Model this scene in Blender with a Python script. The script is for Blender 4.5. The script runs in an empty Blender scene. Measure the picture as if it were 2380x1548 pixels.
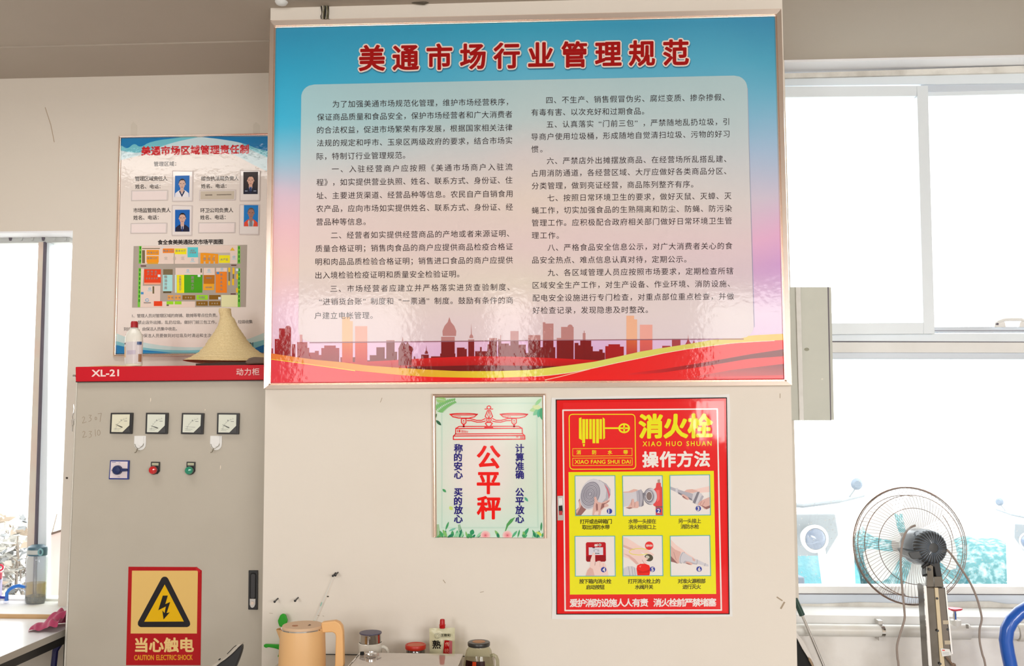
import bpy, bmesh, math, random
from mathutils import Matrix, Vector, noise
random.seed(7)
C = bpy.context.collection
W, H, F = 2380, 1548, 2200.0
CAM = Vector((0.0, -3.4, 1.55))
YAW, PITCH, ROLL = math.radians(3.318), math.radians(5.013), math.radians(-0.062)
ROT = Matrix.Rotation(YAW, 3, 'Z') @ Matrix.Rotation(math.pi/2+PITCH, 3, 'X') @ Matrix.Rotation(ROLL, 3, 'Z')

# ---------------------------------------------------------------- camera, sky, light, exposure
cd = bpy.data.cameras.new('camera'); cd.sensor_width = 36; cd.lens = F*36/W; cd.clip_start = .05; cd.clip_end = 200
co = bpy.data.objects.new('camera', cd); C.objects.link(co)
co.location = CAM; co.rotation_mode = 'QUATERNION'; co.rotation_quaternion = ROT.to_quaternion()
sc = bpy.context.scene; sc.camera = co
sc.view_settings.view_transform = 'Standard'; sc.view_settings.look = 'None'
sc.view_settings.gamma = 1; sc.view_settings.exposure = 0; sc.view_settings.use_curve_mapping = False
SKY = 4.5; BAY = 31.0
wd = bpy.data.worlds.new('sky'); sc.world = wd; wd.use_nodes = True
bg = wd.node_tree.nodes['Background']; bg.inputs[0].default_value = (.97, .985, 1, 1); bg.inputs[1].default_value = SKY

def area(name, loc, rot, sx, sy, power, col):
    l = bpy.data.lights.new(name, 'AREA'); l.shape = 'RECTANGLE'; l.size = sx; l.size_y = sy; l.energy = power; l.color = col
    o = bpy.data.objects.new(name, l); C.objects.link(o); o.location = loc; o.rotation_euler = rot; return o
# daylight through the three open shop bays of the hall opposite the pillar
for x, w_ in ((-2.35, 1.3), (-.6, .4), (2.35, 1.8), (4.2, 1.3)):
    b_ = area('bay_daylight', (x, -6.9, 2.05), (math.radians(72), 0, 0), w_, 1.6, BAY*w_*1.6, (1, .98, .955)); b_.data.spread = math.radians(150)
# ceiling tube fitting over the desk corner
area('tube_light', (-2.05, -.60, 3.0), (0, 0, 0), 1.2, .5, 11, (1, .97, .93))

# ---------------------------------------------------------------- helpers
def ray(px, py): return ROT @ Vector(((px-1190)/F, -(py-774)/F, -1.0))
def P(px, py, Y):
    d = ray(px, py); return CAM + d*((Y-CAM.y)/d.y)
def PZ(px, py, z):
    d = ray(px, py); return CAM + d*((z-CAM.z)/d.z)
def mm(Y): return (Y-CAM.y)/F            # metres per photo pixel on the plane at Y
def lin(c):
    return tuple(((x/255)/12.92 if x/255 <= .04045 else ((x/255+.055)/1.055)**2.4) for x in c)
K = .90
def pc(c, k=None):
    k = k or K
    return tuple(min(.93, x/k) for x in lin(c)) + (1,)

class MB:
    def __init__(s): s.v = []; s.f = []; s.m = []; s.c = []; s.hascol = False
    def add(s, vs, fs, mi=0, col=None):
        b = len(s.v); s.v += [Vector(v) for v in vs]
        for f in fs:
            s.f.append([i+b for i in f]); s.m.append(mi)
            s.c.append(col)
        if col is not None: s.hascol = True
        return b
    def box(s, a, b, mi=0, col=None):
        (x0, y0, z0), (x1, y1, z1) = a, b
        vs = [(x, y, z) for x in (x0, x1) for y in (y0, y1) for z in (z0, z1)]
        s.add(vs, [(0,1,3,2),(4,6,7,5),(0,4,5,1),(2,3,7,6),(0,2,6,4),(1,5,7,3)], mi, col); return s
    def prism(s, front, back, mi=0, col=None):
        n = len(front)
        s.add(list(front)+list(back), [tuple(range(n)), tuple(range(2*n-1, n-1, -1))]+[(i, i+n, (i+1) % n+n, (i+1) % n) for i in range(n)], mi, col); return s
    def slab(s, pts, Y0, Y1, mi=0, col=None):
        """pixel outline on the plane Y0 (nearer), extruded straight back to Y1"""
        fr = [P(x, y, Y0) for x, y in pts]; return s.prism(fr, [Vector((p.x, Y1, p.z)) for p in fr], mi, col)
    def flat(s, pts, Y, col=None, mi=0):
        pts = list(pts)
        if sum(pts[i-1][0]*pts[i][1]-pts[i][0]*pts[i-1][1] for i in range(len(pts))) > 0: pts.reverse()
        s.add([P(x, y, Y) for x, y in pts], [tuple(range(len(pts)))], mi, col); return s
    def grad(s, pts, Y, cols, mi=0):
        """quad strip polygon with one colour per point"""
        pts = list(pts); cols = list(cols)
        if sum(pts[i-1][0]*pts[i][1]-pts[i][0]*pts[i-1][1] for i in range(len(pts))) > 0: pts.reverse(); cols.reverse()
        s.add([P(x, y, Y) for x, y in pts], [tuple(range(len(pts)))], mi, ('v', [pc(c) for c in cols])); return s
    def tube(s, pts, r, seg=8, mi=0, closed=False, caps=True, col=None, flat=1.0):
        pts = [Vector(p) for p in pts]; n = len(pts); rs = r if isinstance(r, (list, tuple)) else [r]*n
        up = None; rings = []
        for i, p in enumerate(pts):
            a = pts[i-1] if (i > 0 or closed) else pts[i]; b = pts[(i+1) % n] if (i < n-1 or closed) else pts[i]
            t = (b-a).normalized()
            if up is None: up = Vector((0,0,1)) if abs(t.z) < .9 else Vector((0,1,0))
            u = t.cross(up).normalized(); w = u.cross(t).normalized(); up = w
            rings.append([p+(u*math.cos(2*math.pi*k/seg)*flat+w*math.sin(2*math.pi*k/seg))*rs[i] for k in range(seg)])
        vs = [q for rg in rings for q in rg]; fs = []
        for i in range(n if closed else n-1):
            for k in range(seg):
                a, b = i*seg+k, i*seg+(k+1) % seg; c, d = ((i+1) % n)*seg+(k+1) % seg, ((i+1) % n)*seg+k
                fs.append((a, b, c, d))
        if caps and not closed: fs += [tuple(range(seg-1, -1, -1)), tuple(range((n-1)*seg, n*seg))]
        s.add(vs, fs, mi, col); return s
    def lathe(s, prof, o, seg=32, mi=0, M=None, col=None, arc=None):
        M = M or Matrix.Identity(3); o = Vector(o); vs = []; fs = []
        n = seg if arc is None else seg+1
        for r, z in prof:
            for k in range(n):
                a = 2*math.pi*k/seg if arc is None else arc[0]+(arc[1]-arc[0])*k/seg
                vs.append(o+M @ Vector((r*math.cos(a), r*math.sin(a), z)))
        for i in range(len(prof)-1):
            for k in range(seg):
                k2 = (k+1) % n if arc is None else k+1
                fs.append((i*n+k, i*n+k2, (i+1)*n+k2, (i+1)*n+k))
        s.add(vs, fs, mi, col); return s
    def build(s, name, mats, parent=None, smooth=False, bevel=0, origin=None, seg=2, fix=False):
        if parent is not None: org = parent_world(parent)
        elif origin is not None: org = Vector(origin)
        else:
            xs = [v.x for v in s.v]; ys = [v.y for v in s.v]; zs = [v.z for v in s.v]
            org = Vector(((min(xs)+max(xs))/2, (min(ys)+max(ys))/2, min(zs)))
        me = bpy.data.meshes.new(name); me.from_pydata([v-org for v in s.v], [], s.f)
        if not isinstance(mats, (list, tuple)): mats = [mats]
        for m in mats: me.materials.append(m)
        me.polygons.foreach_set('material_index', s.m)
        if s.hascol:
            ca = me.color_attributes.new('Col', 'FLOAT_COLOR', 'CORNER'); buf = []
            for p, c in zip(me.polygons, s.c):
                if c is None: c = (.8, .8, .8, 1)
                if c[0] == 'v':
                    for k in range(p.loop_total): buf += c[1][k]
                else:
                    buf += list(c)*p.loop_total
            ca.data.foreach_set('color', buf)
        if smooth: me.polygons.foreach_set('use_smooth', [True]*len(me.polygons)); me.set_sharp_from_angle(angle=math.radians(40))
        if fix:
            bm = bmesh.new(); bm.from_mesh(me); bmesh.ops.recalc_face_normals(bm, faces=bm.faces); bm.to_mesh(me); bm.free()
        me.update()
        o = bpy.data.objects.new(name, me); C.objects.link(o)
        if parent is not None: o.parent = parent; o['_w'] = list(org)
        else: o.location = org
        WORLD[o.name] = org
        if bevel:
            b = o.modifiers.new('bevel', 'BEVEL'); b.width = bevel; b.segments = seg; b.limit_method = 'ANGLE'
        if '_w' in o: del o['_w']
        return o
WORLD = {}
def parent_world(p): return WORLD[p.name]
def thing(name, label, cat, loc, group=None, kind=None):
    o = bpy.data.objects.new(name, None); C.objects.link(o); o.location = loc; o.empty_display_size = .05
    WORLD[o.name] = Vector(loc)
    if label: o['label'] = label
    if cat: o['category'] = cat
    if group: o['group'] = group
    if kind: o['kind'] = kind
    return o
def tag(o, label, cat, group=None):
    o['label'] = label; o['category'] = cat
    if group: o['group'] = group
    return o
def struct(o): o['kind'] = 'structure'; return o

# ---------------------------------------------------------------- materials
def nt(name):
    m = bpy.data.materials.new(name); m.use_nodes = True; t = m.node_tree; return m, t, t.nodes['Principled BSDF']
def bump(t, b, scale, strength, dist=.002, detail=3, coat=False, stretch=None):
    tc = t.nodes.new('ShaderNodeTexCoord'); n = t.nodes.new('ShaderNodeTexNoise'); bp = t.nodes.new('ShaderNodeBump')
    n.inputs['Scale'].default_value = scale; n.inputs['Detail'].default_value = detail
    src = tc.outputs['Object']
    if stretch:
        mp = t.nodes.new('ShaderNodeMapping'); mp.inputs['Scale'].default_value = stretch; t.links.new(src, mp.inputs[0]); src = mp.outputs[0]
    t.links.new(src, n.inputs['Vector']); bp.inputs['Strength'].default_value = strength; bp.inputs['Distance'].default_value = dist
    t.links.new(n.outputs[0], bp.inputs['Height'])
    t.links.new(bp.outputs[0], b.inputs['Coat Normal' if coat else 'Normal'])
    if coat == 2: t.links.new(bp.outputs[0], b.inputs['Normal'])
def mat(name, col, rough=.5, metal=0, bmp=None, blotch=None, **kw):
    m, t, b = nt(name); c = tuple(col)[:3]+(1,)
    b.inputs['Base Color'].default_value = c; b.inputs['Roughness'].default_value = rough; b.inputs['Metallic'].default_value = metal
    for k, v in kw.items(): b.inputs[k.replace('_', ' ')].default_value = v
    if blotch:
        sc_, amt, col2 = blotch
        tc = t.nodes.new('ShaderNodeTexCoord'); n = t.nodes.new('ShaderNodeTexNoise'); n.inputs['Scale'].default_value = sc_; n.inputs['Detail'].default_value = 5
        r = t.nodes.new('ShaderNodeMapRange'); r.inputs[1].default_value = .45; r.inputs[2].default_value = .75; r.inputs[4].default_value = amt
        mx = t.nodes.new('ShaderNodeMix'); mx.data_type = 'RGBA'; mx.inputs[6].default_value = c; mx.inputs[7].default_value = tuple(col2)[:3]+(1,)
        t.links.new(tc.outputs['Object'], n.inputs['Vector']); t.links.new(n.outputs[0], r.inputs[0]); t.links.new(r.outputs[0], mx.inputs[0]); t.links.new(mx.outputs[2], b.inputs['Base Color'])
    if bmp: bump(t, b, *bmp)
    return m
def printmat(name, rough=.4, coat=1, crough=.08, bscale=30, bstr=.3, alpha=1, stretch=None, detail=3, base_bump=False):
    m, t, b = nt(name); a = t.nodes.new('ShaderNodeVertexColor'); a.layer_name = 'Col'
    t.links.new(a.outputs[0], b.inputs['Base Color']); b.inputs['Roughness'].default_value = rough
    b.inputs['Coat Weight'].default_value = coat; b.inputs['Coat Roughness'].default_value = crough
    b.inputs['Specular IOR Level'].default_value = .08
    b.inputs['Alpha'].default_value = alpha
    if bstr: bump(t, b, bscale, bstr, .002, detail, 2 if base_bump else True, stretch)
    return m
def glass(name, tint=(1, 1, 1), refl=.08, rough=.02, dirt=0, milk=0):
    m = bpy.data.materials.new(name); m.use_nodes = True; t = m.node_tree; t.nodes.clear()
    o = t.nodes.new('ShaderNodeOutputMaterial'); tr = t.nodes.new('ShaderNodeBsdfTransparent'); gl = t.nodes.new('ShaderNodeBsdfGlossy'); mx = t.nodes.new('ShaderNodeMixShader')
    tr.inputs[0].default_value = tuple(tint)+(1,); gl.inputs['Roughness'].default_value = rough
    lw_ = t.nodes.new('ShaderNodeLayerWeight'); lw_.inputs[0].default_value = .5; pw = t.nodes.new('ShaderNodeMath'); pw.operation = 'POWER'; pw.inputs[1].default_value = 4
    fr = t.nodes.new('ShaderNodeMath'); fr.operation = 'MULTIPLY_ADD'; fr.inputs[1].default_value = .55; fr.inputs[2].default_value = refl*.5
    t.links.new(lw_.outputs['Facing'], pw.inputs[0]); t.links.new(pw.outputs[0], fr.inputs[0]); t.links.new(fr.outputs[0], mx.inputs[0]); t.links.new(tr.outputs[0], mx.inputs[1]); t.links.new(gl.outputs[0], mx.inputs[2])
    t.links.new(mx.outputs[0], o.inputs[0])
    if milk:
        d2 = t.nodes.new('ShaderNodeBsdfDiffuse'); d2.inputs[0].default_value = (.82, .88, .95, 1); m3 = t.nodes.new('ShaderNodeMixShader'); m3.inputs[0].default_value = milk
        t.links.new(mx.outputs[0], m3.inputs[1]); t.links.new(d2.outputs[0], m3.inputs[2]); t.links.new(m3.outputs[0], o.inputs[0])
    if dirt:
        df = t.nodes.new('ShaderNodeBsdfDiffuse'); df.inputs[0].default_value = (.9, .9, .88, 1)
        tc = t.nodes.new('ShaderNodeTexCoord'); n = t.nodes.new('ShaderNodeTexVoronoi'); n.inputs['Scale'].default_value = 45
        r = t.nodes.new('ShaderNodeMapRange'); r.inputs[1].default_value = .18; r.inputs[2].default_value = .10; r.inputs[4].default_value = dirt
        m2 = t.nodes.new('ShaderNodeMixShader'); t.links.new(tc.outputs['Object'], n.inputs['Vector']); t.links.new(n.outputs[0], r.inputs[0])
        t.links.new(r.outputs[0], m2.inputs[0]); t.links.new(mx.outputs[0], m2.inputs[1]); t.links.new(df.outputs[0], m2.inputs[2]); t.links.new(m2.outputs[0], o.inputs[0])
    return m

WALL = (.72, .66, .585)
M = {}
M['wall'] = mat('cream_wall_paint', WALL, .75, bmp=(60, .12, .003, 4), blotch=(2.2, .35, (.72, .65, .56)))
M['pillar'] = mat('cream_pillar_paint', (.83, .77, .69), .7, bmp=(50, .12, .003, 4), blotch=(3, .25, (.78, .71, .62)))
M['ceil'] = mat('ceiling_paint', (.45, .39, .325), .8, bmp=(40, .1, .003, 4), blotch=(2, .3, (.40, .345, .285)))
M['lowwall'] = mat('grey_white_lower_wall', (.92, .89, .85), .8, bmp=(70, .15, .003, 5), blotch=(7, .5, (.66, .61, .55)))
M['floor'] = mat('grey_floor_tiles', (.62, .59, .55), .5, blotch=(4, .4, (.52, .49, .46)))
M['white'] = mat('white_painted_plaster', (.86, .86, .85), .6, blotch=(9, .3, (.74, .73, .70)))
M['alu'] = mat('window_frame_white', (.79, .86, .92), .35)
M['alug'] = mat('window_frame_grey', (.55, .57, .56), .4, blotch=(12, .5, (.42, .42, .4)))
M['blugrey'] = mat('bluish_frame', (.62, .68, .76), .35)
M['mortar'] = mat('dirty_mortar', (.78, .76, .71), .9, bmp=(40, .5, .01, 5), blotch=(9, .9, (.52, .49, .44)))
M['gasket'] = mat('dark_gasket', (.12, .1, .13), .6)
M['metal'] = mat('reflection_tinted_aluminium', (.93, .80, .72), .22, 1, bmp=(25, .1, .001, 2))  # peach tint puts the reflection of warm surroundings into the metal colour
M['chrome'] = mat('polished_chrome', (.80, .80, .80), .06, 1)
M['darkchrome'] = mat('tarnished_chrome', (.17, .155, .135), .25, 1, blotch=(14, .6, (.10, .085, .065)))
M['black'] = mat('black_plastic', (.018, .018, .02), .4)
M['blackm'] = mat('matt_black', (.012, .012, .012), .8)
M['cab'] = mat('greige_cabinet_enamel', (.52, .475, .40), .42, bmp=(160, .04, .001, 2), blotch=(5, .3, (.46, .415, .34)))
M['red'] = mat('red_enamel', lin((205, 16, 36)), .42, Specular_IOR_Level=.25)
M['silver'] = mat('silver_key_plate', (.75, .75, .75), .2, 1)
M['glasspane'] = glass('window_glass', (.97, .985, .98), dirt=0)
M['dirtpane'] = glass('spotted_window_glass', (.96, .98, .98), dirt=.5)
M['vc'] = printmat('flat_print', .5, .3, .2, bstr=0)
M['vcmatte'] = printmat('matte_print', .7, 0, .2, bstr=0)

def wave(pts, n=2):
    for _ in range(n):
        o = [pts[0]]
        for a, b in zip(pts, pts[1:]): o += [(a[0]*.75+b[0]*.25, a[1]*.75+b[1]*.25), (a[0]*.25+b[0]*.75, a[1]*.25+b[1]*.75)]
        pts = o+[pts[-1]]
    return pts
# ---------------------------------------------------------------- lettering
_tc = bpy.data.curves.new('glyph_source', 'FONT'); _to = bpy.data.objects.new('glyph_source', _tc); C.objects.link(_to)
_tc.resolution_u = 3
G = {}
def _mesh_of(s):
    _tc.body = s; bpy.context.view_layer.update(); dg = bpy.context.evaluated_depsgraph_get()
    ev = _to.evaluated_get(dg); me = ev.to_mesh()
    vs = [(v.co.x, v.co.y) for v in me.vertices]; fs = [tuple(p.vertices) for p in me.polygons]; ev.to_mesh_clear(); return vs, fs
def glyph(ch):
    if ch in G: return G[ch]
    if ch in ' \u3000': G[ch] = ([], [], 1.0 if ch == '\u3000' else .3, []); return G[ch]
    vs, fs = _mesh_of(ch)
    if ord(ch) > 0x2e00 or ch in '“”': adv = 1.0
    else:
        v2, _ = _mesh_of(ch+ch); adv = max(x for x, y in v2)-max(x for x, y in vs)
    if ch in '“”':
        w = max(x for x, y in vs)-min(x for x, y in vs); x0 = min(x for x, y in vs); sh = (.93-w-x0) if ch == '“' else (.06-x0)
        vs = [(x+sh, y) for x, y in vs]
    cnt = {}
    for f in fs:
        for i in range(len(f)):
            e = (f[i], f[(i+1) % len(f)]); k = tuple(sorted(e)); cnt[k] = cnt.get(k, 0)+1
    G[ch] = (vs, fs, adv, [k for k, n in cnt.items() if n == 1]); return G[ch]

def text(mb, s, xl, yl, xr, yr, em, Y, col, bold=0, mode='ink', sx=None, mi=0):
    """string whose ink runs from pixel (xl,yl) to (xr,yr) along its centre line, em = height of the em square in pixels.
    bold = extra stroke half-width in em"""
    gs = [glyph(c) for c in s]; pen = 0; pos = []
    for g in gs: pos.append(pen); pen += g[2]
    n = len(gs); cjk = any(ord(c) > 0x2e00 for c in s)
    i0 = min(x for x, y in gs[0][0]); i1 = max(x for x, y in gs[-1][0]); want = (xr-xl)/em
    if n > 1:
        ex = (want-(pos[-1]+i1-i0))/(n-1)
        sxx = 1.0
        if not cjk or sx: 
            sxx = sx or want/(pos[-1]+i1-i0); ex = (want-sxx*(pos[-1]+i1-i0))/(n-1) if sx else 0
    else: ex = 0; sxx = 1.0
    vc = .38 if cjk else .345
    def mp(u, v, dY=0):
        px = xl+u*em; t = (px-xl)/max(1e-6, xr-xl); return P(px, yl+(yr-yl)*t-(v-vc)*em, Y+dY)
    for k, g in enumerate(gs):
        if not g[0]: continue
        off = (pos[k]-i0)*sxx+ex*k
        uv = [(x*sxx+off, y) for x, y in g[0]]
        mb.add([mp(u, v) for u, v in uv], g[1], mi, col)
        if bold:
            jj = 0
            for a, b in g[3]:
                jj = (jj+1) % 40; J = 8e-6+jj*5e-6
                (ax, ay), (bx, by) = uv[a], uv[b]; dx, dy = bx-ax, by-ay; L = math.hypot(dx, dy)
                if L < 1e-6: continue
                nx, ny = -dy/L*bold, dx/L*bold
                mb.add([mp(ax-nx, ay-ny, J), mp(bx-nx, by-ny, J), mp(bx+nx, by+ny, J), mp(ax+nx, ay+ny, J)], [(0, 1, 2, 3)], mi, col)
            q = {i for e in g[3] for i in e}
            for i in q:
                jj = (jj+1) % 43; J = 6e-6+jj*5e-6; x, y = uv[i]; mb.add([mp(x+bold*math.cos(t), y+bold*math.sin(t), J) for t in [j*math.pi/3 for j in range(6)]], [(0,1,2,3,4,5)], mi, col)
def line(mb, pts, w, Y, col, closed=False, mi=0):
    pts = [Vector((x, y)) for x, y in pts]; n = len(pts)
    for i in range(n if closed else n-1):
        a, b = pts[i], pts[(i+1) % n]; d = b-a
        if d.length < 1e-6: continue
        d = d.normalized(); q = Vector((-d.y, d.x))*w/2; e = d*w*.3
        mb.flat([tuple(a+q-e), tuple(b+q+e), tuple(b-q+e), tuple(a-q-e)], Y+(i % 7)*6e-6, col, mi)
def ell(cx, cy, rx, ry, n=24, a0=0, a1=2*math.pi, rot=0):
    o = []
    for i in range(n):
        t = a0+(a1-a0)*i/(n if abs(a1-a0-2*math.pi) < 1e-6 else n-1); x, y = rx*math.cos(t), ry*math.sin(t)
        o.append((cx+x*math.cos(rot)-y*math.sin(rot), cy+x*math.sin(rot)+y*math.cos(rot)))
    return o
def Q(q, u, v):
    """bilinear point in a pixel quad TL,TR,BR,BL"""
    (ax, ay), (bx, by), (cx, cy), (dx, dy) = q
    return ((1-v)*((1-u)*ax+u*bx)+v*((1-u)*dx+u*cx), (1-v)*((1-u)*ay+u*by)+v*((1-u)*dy+u*cy))
def inset(q, x0, y0, x1, y1): return [Q(q, x0, y0), Q(q, x1, y0), Q(q, x1, y1), Q(q, x0, y1)]
def rrect(q, r, n=6):
    """rounded pixel quad"""
    o = []; cs = q
    for i in range(4):
        p = Vector(cs[i]); a = Vector(cs[i-1]); b = Vector(cs[(i+1) % 4])
        da = (a-p).normalized()*r; db = (b-p).normalized()*r
        for k in range(n+1):
            t = k/n; o.append(tuple((p+da)*(1-t)**2+p*2*t*(1-t)+(p+db)*t*t))
    return o
def frame(name, outer, inner, Yb, prof, m, parent):
    """picture frame: prof = [(t, dy)], t 0 outer .. 1 inner, dy in front of Yb"""
    mb = MB(); loops = [(0, 0)]+prof
    vs = []
    for t, dy in loops:
        for a, b in zip(outer, inner):
            vs.append(P(a[0]+(b[0]-a[0])*t, a[1]+(b[1]-a[1])*t, Yb-dy))
    fs = []
    for i in range(len(loops)-1):
        for k in range(4): fs.append((i*4+k, i*4+(k+1) % 4, (i+1)*4+(k+1) % 4, (i+1)*4+k))
    mb.add(vs, fs); return mb.build(name, m, parent)
# ================================================================ the room
WY = .65                                    # inner face of the window wall
CEIL = (P(300, 152, WY).z+P(2000, 158, WY).z)/2
FY = WY+.13                                 # window frames sit back in the wall
XL0, XL1 = P(-415, 900, FY).x, P(155, 900, WY).x          # left window opening
ZL1 = P(80, 537, WY).z; ZSL = .735
XR0, XR1 = .95, P(2450, 800, FY).x                         # right window opening
ZSR = PZ(2100, 1406, 0).z if False else P(2100, 1407, FY).z
wb = MB()
def wpiece(x0, x1, z0, z1): wb.box((x0, WY, z0), (x1, WY+.24, z1))
wpiece(-4.6, XL0, 0, CEIL); wpiece(XL0, XL1, ZL1, CEIL); wpiece(XL0, XL1, 0, ZSL-.04)
wpiece(XL1, XR0, 0, CEIL); wpiece(XR1, 4.9, 0, CEIL)
struct(wb.build('wall_back', M['wall'])); 
Ysf = PZ(2100, 1432, ZSR).y; lw = MB().box((P(1853, 1548, 0).x+.006, Ysf+.006, 0), (XR1, WY+.24, ZSR-.036)); struct(lw.build('wall_low', M['lowwall']))
struct(MB().box((-4.6, -7.2, -.1), (4.9, WY+.24, 0)).build('floor', M['floor']))
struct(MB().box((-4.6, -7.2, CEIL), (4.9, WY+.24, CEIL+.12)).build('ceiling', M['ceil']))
struct(MB().box((-4.75, -7.2, 0), (-4.6, WY+.24, CEIL)).build('wall_left', M['wall']))
struct(MB().box((4.9, -7.2, 0), (5.05, WY+.24, CEIL)).build('wall_right', M['wall']))
struct(MB().box((-4.6, -7.35, 0), (4.9, -7.2, CEIL)).build('wall_front', M['wall']))
# shallow dropped band of the ceiling over the left wall
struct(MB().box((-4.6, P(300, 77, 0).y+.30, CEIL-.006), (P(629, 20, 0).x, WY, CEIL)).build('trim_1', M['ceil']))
pl = MB(); fr = [P(629, 14, 0), P(1817, -40, 0), P(1853, 1548, 0), P(608, 1548, 0)]
fr[0].z = fr[1].z = CEIL
k = 1548/(2000)
fl = fr[3].copy(); frr = fr[2].copy(); 
fl.x += (fr[3].x-fr[0].x)/(fr[0].z-fr[3].z)*fr[3].z; frr.x += (fr[2].x-fr[1].x)/(fr[1].z-fr[2].z)*fr[2].z; fl.z = frr.z = 0
pl.prism([fr[0], fr[1], frr, fl], [Vector((v.x, WY, v.z)) for v in (fr[0], fr[1], frr, fl)])
struct(pl.build('wall_pillar', M['pillar']))
# dark scuffs and stains on the paint, as thin smears of grime
mk = MB(); GR = pc((168, 152, 132)); DK = pc((70, 62, 52))
def smear(pts, w, Y, c): 
    for i in range(len(pts)-1): line(mk, pts[i:i+2], w, Y, c)
smear([(1100, 935), (1106, 928)], 2, -.0006, GR)
smear([(1806, 1388), (1818, 1396)], 3, -.0006, GR); smear([(1823, 1400), (1815, 1414)], 4, -.0006, GR)
smear([(1030, 1348), (1035, 1355)], 1.6, -.0006, GR); smear([(1116, 1377), (1124, 1375)], 1.2, -.0006, GR)
smear([(738, 1430), (742, 1431)], 1.1, -.0006, GR); smear([(750, 1431), (753, 1432.5)], .9, -.0006, GR)
smear([(626, 1425), (634, 1425.5)], .7, -.0006, GR); smear([(1813, 915), (1813, 925)], 1.5, -.0006, GR)
smear([(884, 935), (888, 925)], 1.2, -.0006, GR)
mk.flat(ell(762, 1386.5, 2.6, 1.6, 8), -.0006, DK)
struct(mk.build('scuff_marks', M['vcmatte'], bpy.data.objects['wall_pillar']))
mk = MB(); mk.flat(ell(597, 155, 10, 7, 12, rot=.2), WY-.0006, pc((150, 132, 105)))
mk.flat(ell(155.5, 1111, 3, 2.4, 8), WY-.0006, DK)
pts = [(45+i*25, 153+8*math.sin(i/15*math.pi)) for i in range(16)]
for i in range(15): line(mk, pts[i:i+2], 2.2, WY-.0006, pc((172, 152, 128)))
line(mk, [(105, 250), (118, 290), (126, 330)], 1.6, WY-.0006, pc((176, 158, 136)))
struct(mk.build('stain_marks', M['vcmatte'], bpy.data.objects['wall_back']))

# window sills ------------------------------------------------------------
s = MB(); Ysf = PZ(2100, 1432, ZSR).y
s.box((P(1852, 1420, 0).x+.004, Ysf, ZSR-.036), (XR1, WY+.24, ZSR)); struct(s.build('trim_2', M['white'], bevel=.004))
s = MB(); Ysl = PZ(60, 1428, ZSL).y
s.box((XL0, Ysl, ZSL-.03), (P(151, 1430, .2).x-.004, WY, ZSL)); s.box((XL0, WY, ZSL-.03), (XL1, WY+.24, ZSL)); o = struct(s.build('trim_3', M['white']))
MB().box((XL0, Ysl-.006, ZSL-.022), (P(151, 1430, .2).x-.004, Ysl, ZSL+.0015)).build('nosing', mat('varnished_wood_edge', (.62, .40, .20), .4, blotch=(14, .5, (.5, .3, .13))), o)

struct(MB().box((XR0, WY+.001, CEIL-.010), (XR1, WY+.24, CEIL)).build('trim_4', mat('lit_white_soffit', (.88, .89, .93), .6)))  # white strip puts the brightly lit underside of the reveal into its colour
struct(MB().box((XL0, WY+.001, ZL1-.008), (XL1, WY+.24, ZL1)).build('trim_5', bpy.data.materials['lit_white_soffit']))
# right window ---------------------------------------------------------------
w = thing('window_2', None, None, (2.2, FY, ZSR)); w['kind'] = 'structure'
def wq(name, q, Y0, Y1, m, par, bv=0): return MB().slab(q, Y0, Y1).build(name, m, par, bevel=bv)
XE = 2460
def row(yl, yr, x0=1790, x1=XE): return [(x0, yl), (x1, yr)]
def band(y0l, y0r, y1l, y1r, x0=1790, x1=XE): return [(x0, y0l), (x1, y0r), (x1, y1r), (x0, y1l)]
wq('head_strip', band(172, 150, 182, 166), FY-.035, FY+.02, M['mortar'], w)
wq('frame_rail', band(181, 164, 200, 192), FY-.02, FY+.05, M['alu'], w, .002)
wq('frame_rail', band(775, 775, 793, 795), FY-.02, FY+.05, M['alu'], w, .002)
wq('gasket', band(792.5, 794.5, 794.5, 796), FY-.021, FY+.03, M['gasket'], w)
wq('transom_bar', band(795, 796, 819, 820), FY-.03, FY+.05, M['white'], w, .002)
wq('transom_bar', band(819, 820, 834, 835), FY-.02, FY+.05, M['blugrey'], w, .003)
wq('frame_rail', band(1363, 1364, 1380, 1382), FY-.02, FY+.05, M['white'], w, .003)
wq('gasket', band(1380, 1382, 1381.5, 1383.5), FY-.021, FY+.03, M['gasket'], w)
wq('frame_rail', band(1382, 1384, 1408, 1412), FY-.03, FY+.05, M['blugrey'], w, .002)
wq('mortar_bead', [(1790, 1403), (1900, 1404), (2000, 1400), (2120, 1403), (2260, 1398), (2300, 1398), (2340, 1404), (XE, 1405), (XE, 1413), (1790, 1411)], FY-.036, FY-.028, M['mortar'], w)
# left sash (front track)
sash = thing('sash', None, None, (1.9, FY-.03, 1.8)); sash.parent = w; sash.location = Vector((1.9, FY-.03, 1.8))-w.location
WORLD[sash.name] = Vector((1.9, FY-.03, 1.8))
wq('rail', [(1790, 201), (2131, 199), (2131, 223), (1790, 226)], FY-.045, FY-.01, M['alu'], sash, .002)
wq('rail', [(1790, 752), (2147, 750), (2147, 776), (1790, 778)], FY-.045, FY-.01, M['alu'], sash, .002)
wq('stile', [(2131, 199), (2157, 199), (2173, 776), (2147, 776)], FY-.045, FY-.01, M['alu'], sash, .002)
wq('gasket', [(1790, 226), (2131, 223), (2131, 225), (1790, 228)], FY-.03, FY-.01, M['gasket'], sash)
wq('gasket', [(2129, 224), (2131, 224), (2146.5, 750), (2144, 750)], FY-.03, FY-.01, M['gasket'], sash)
wq('pane', [(1790, 224), (2130, 221), (2146, 752), (1790, 754)], FY-.026, FY-.020, M['glasspane'], sash)
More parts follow.
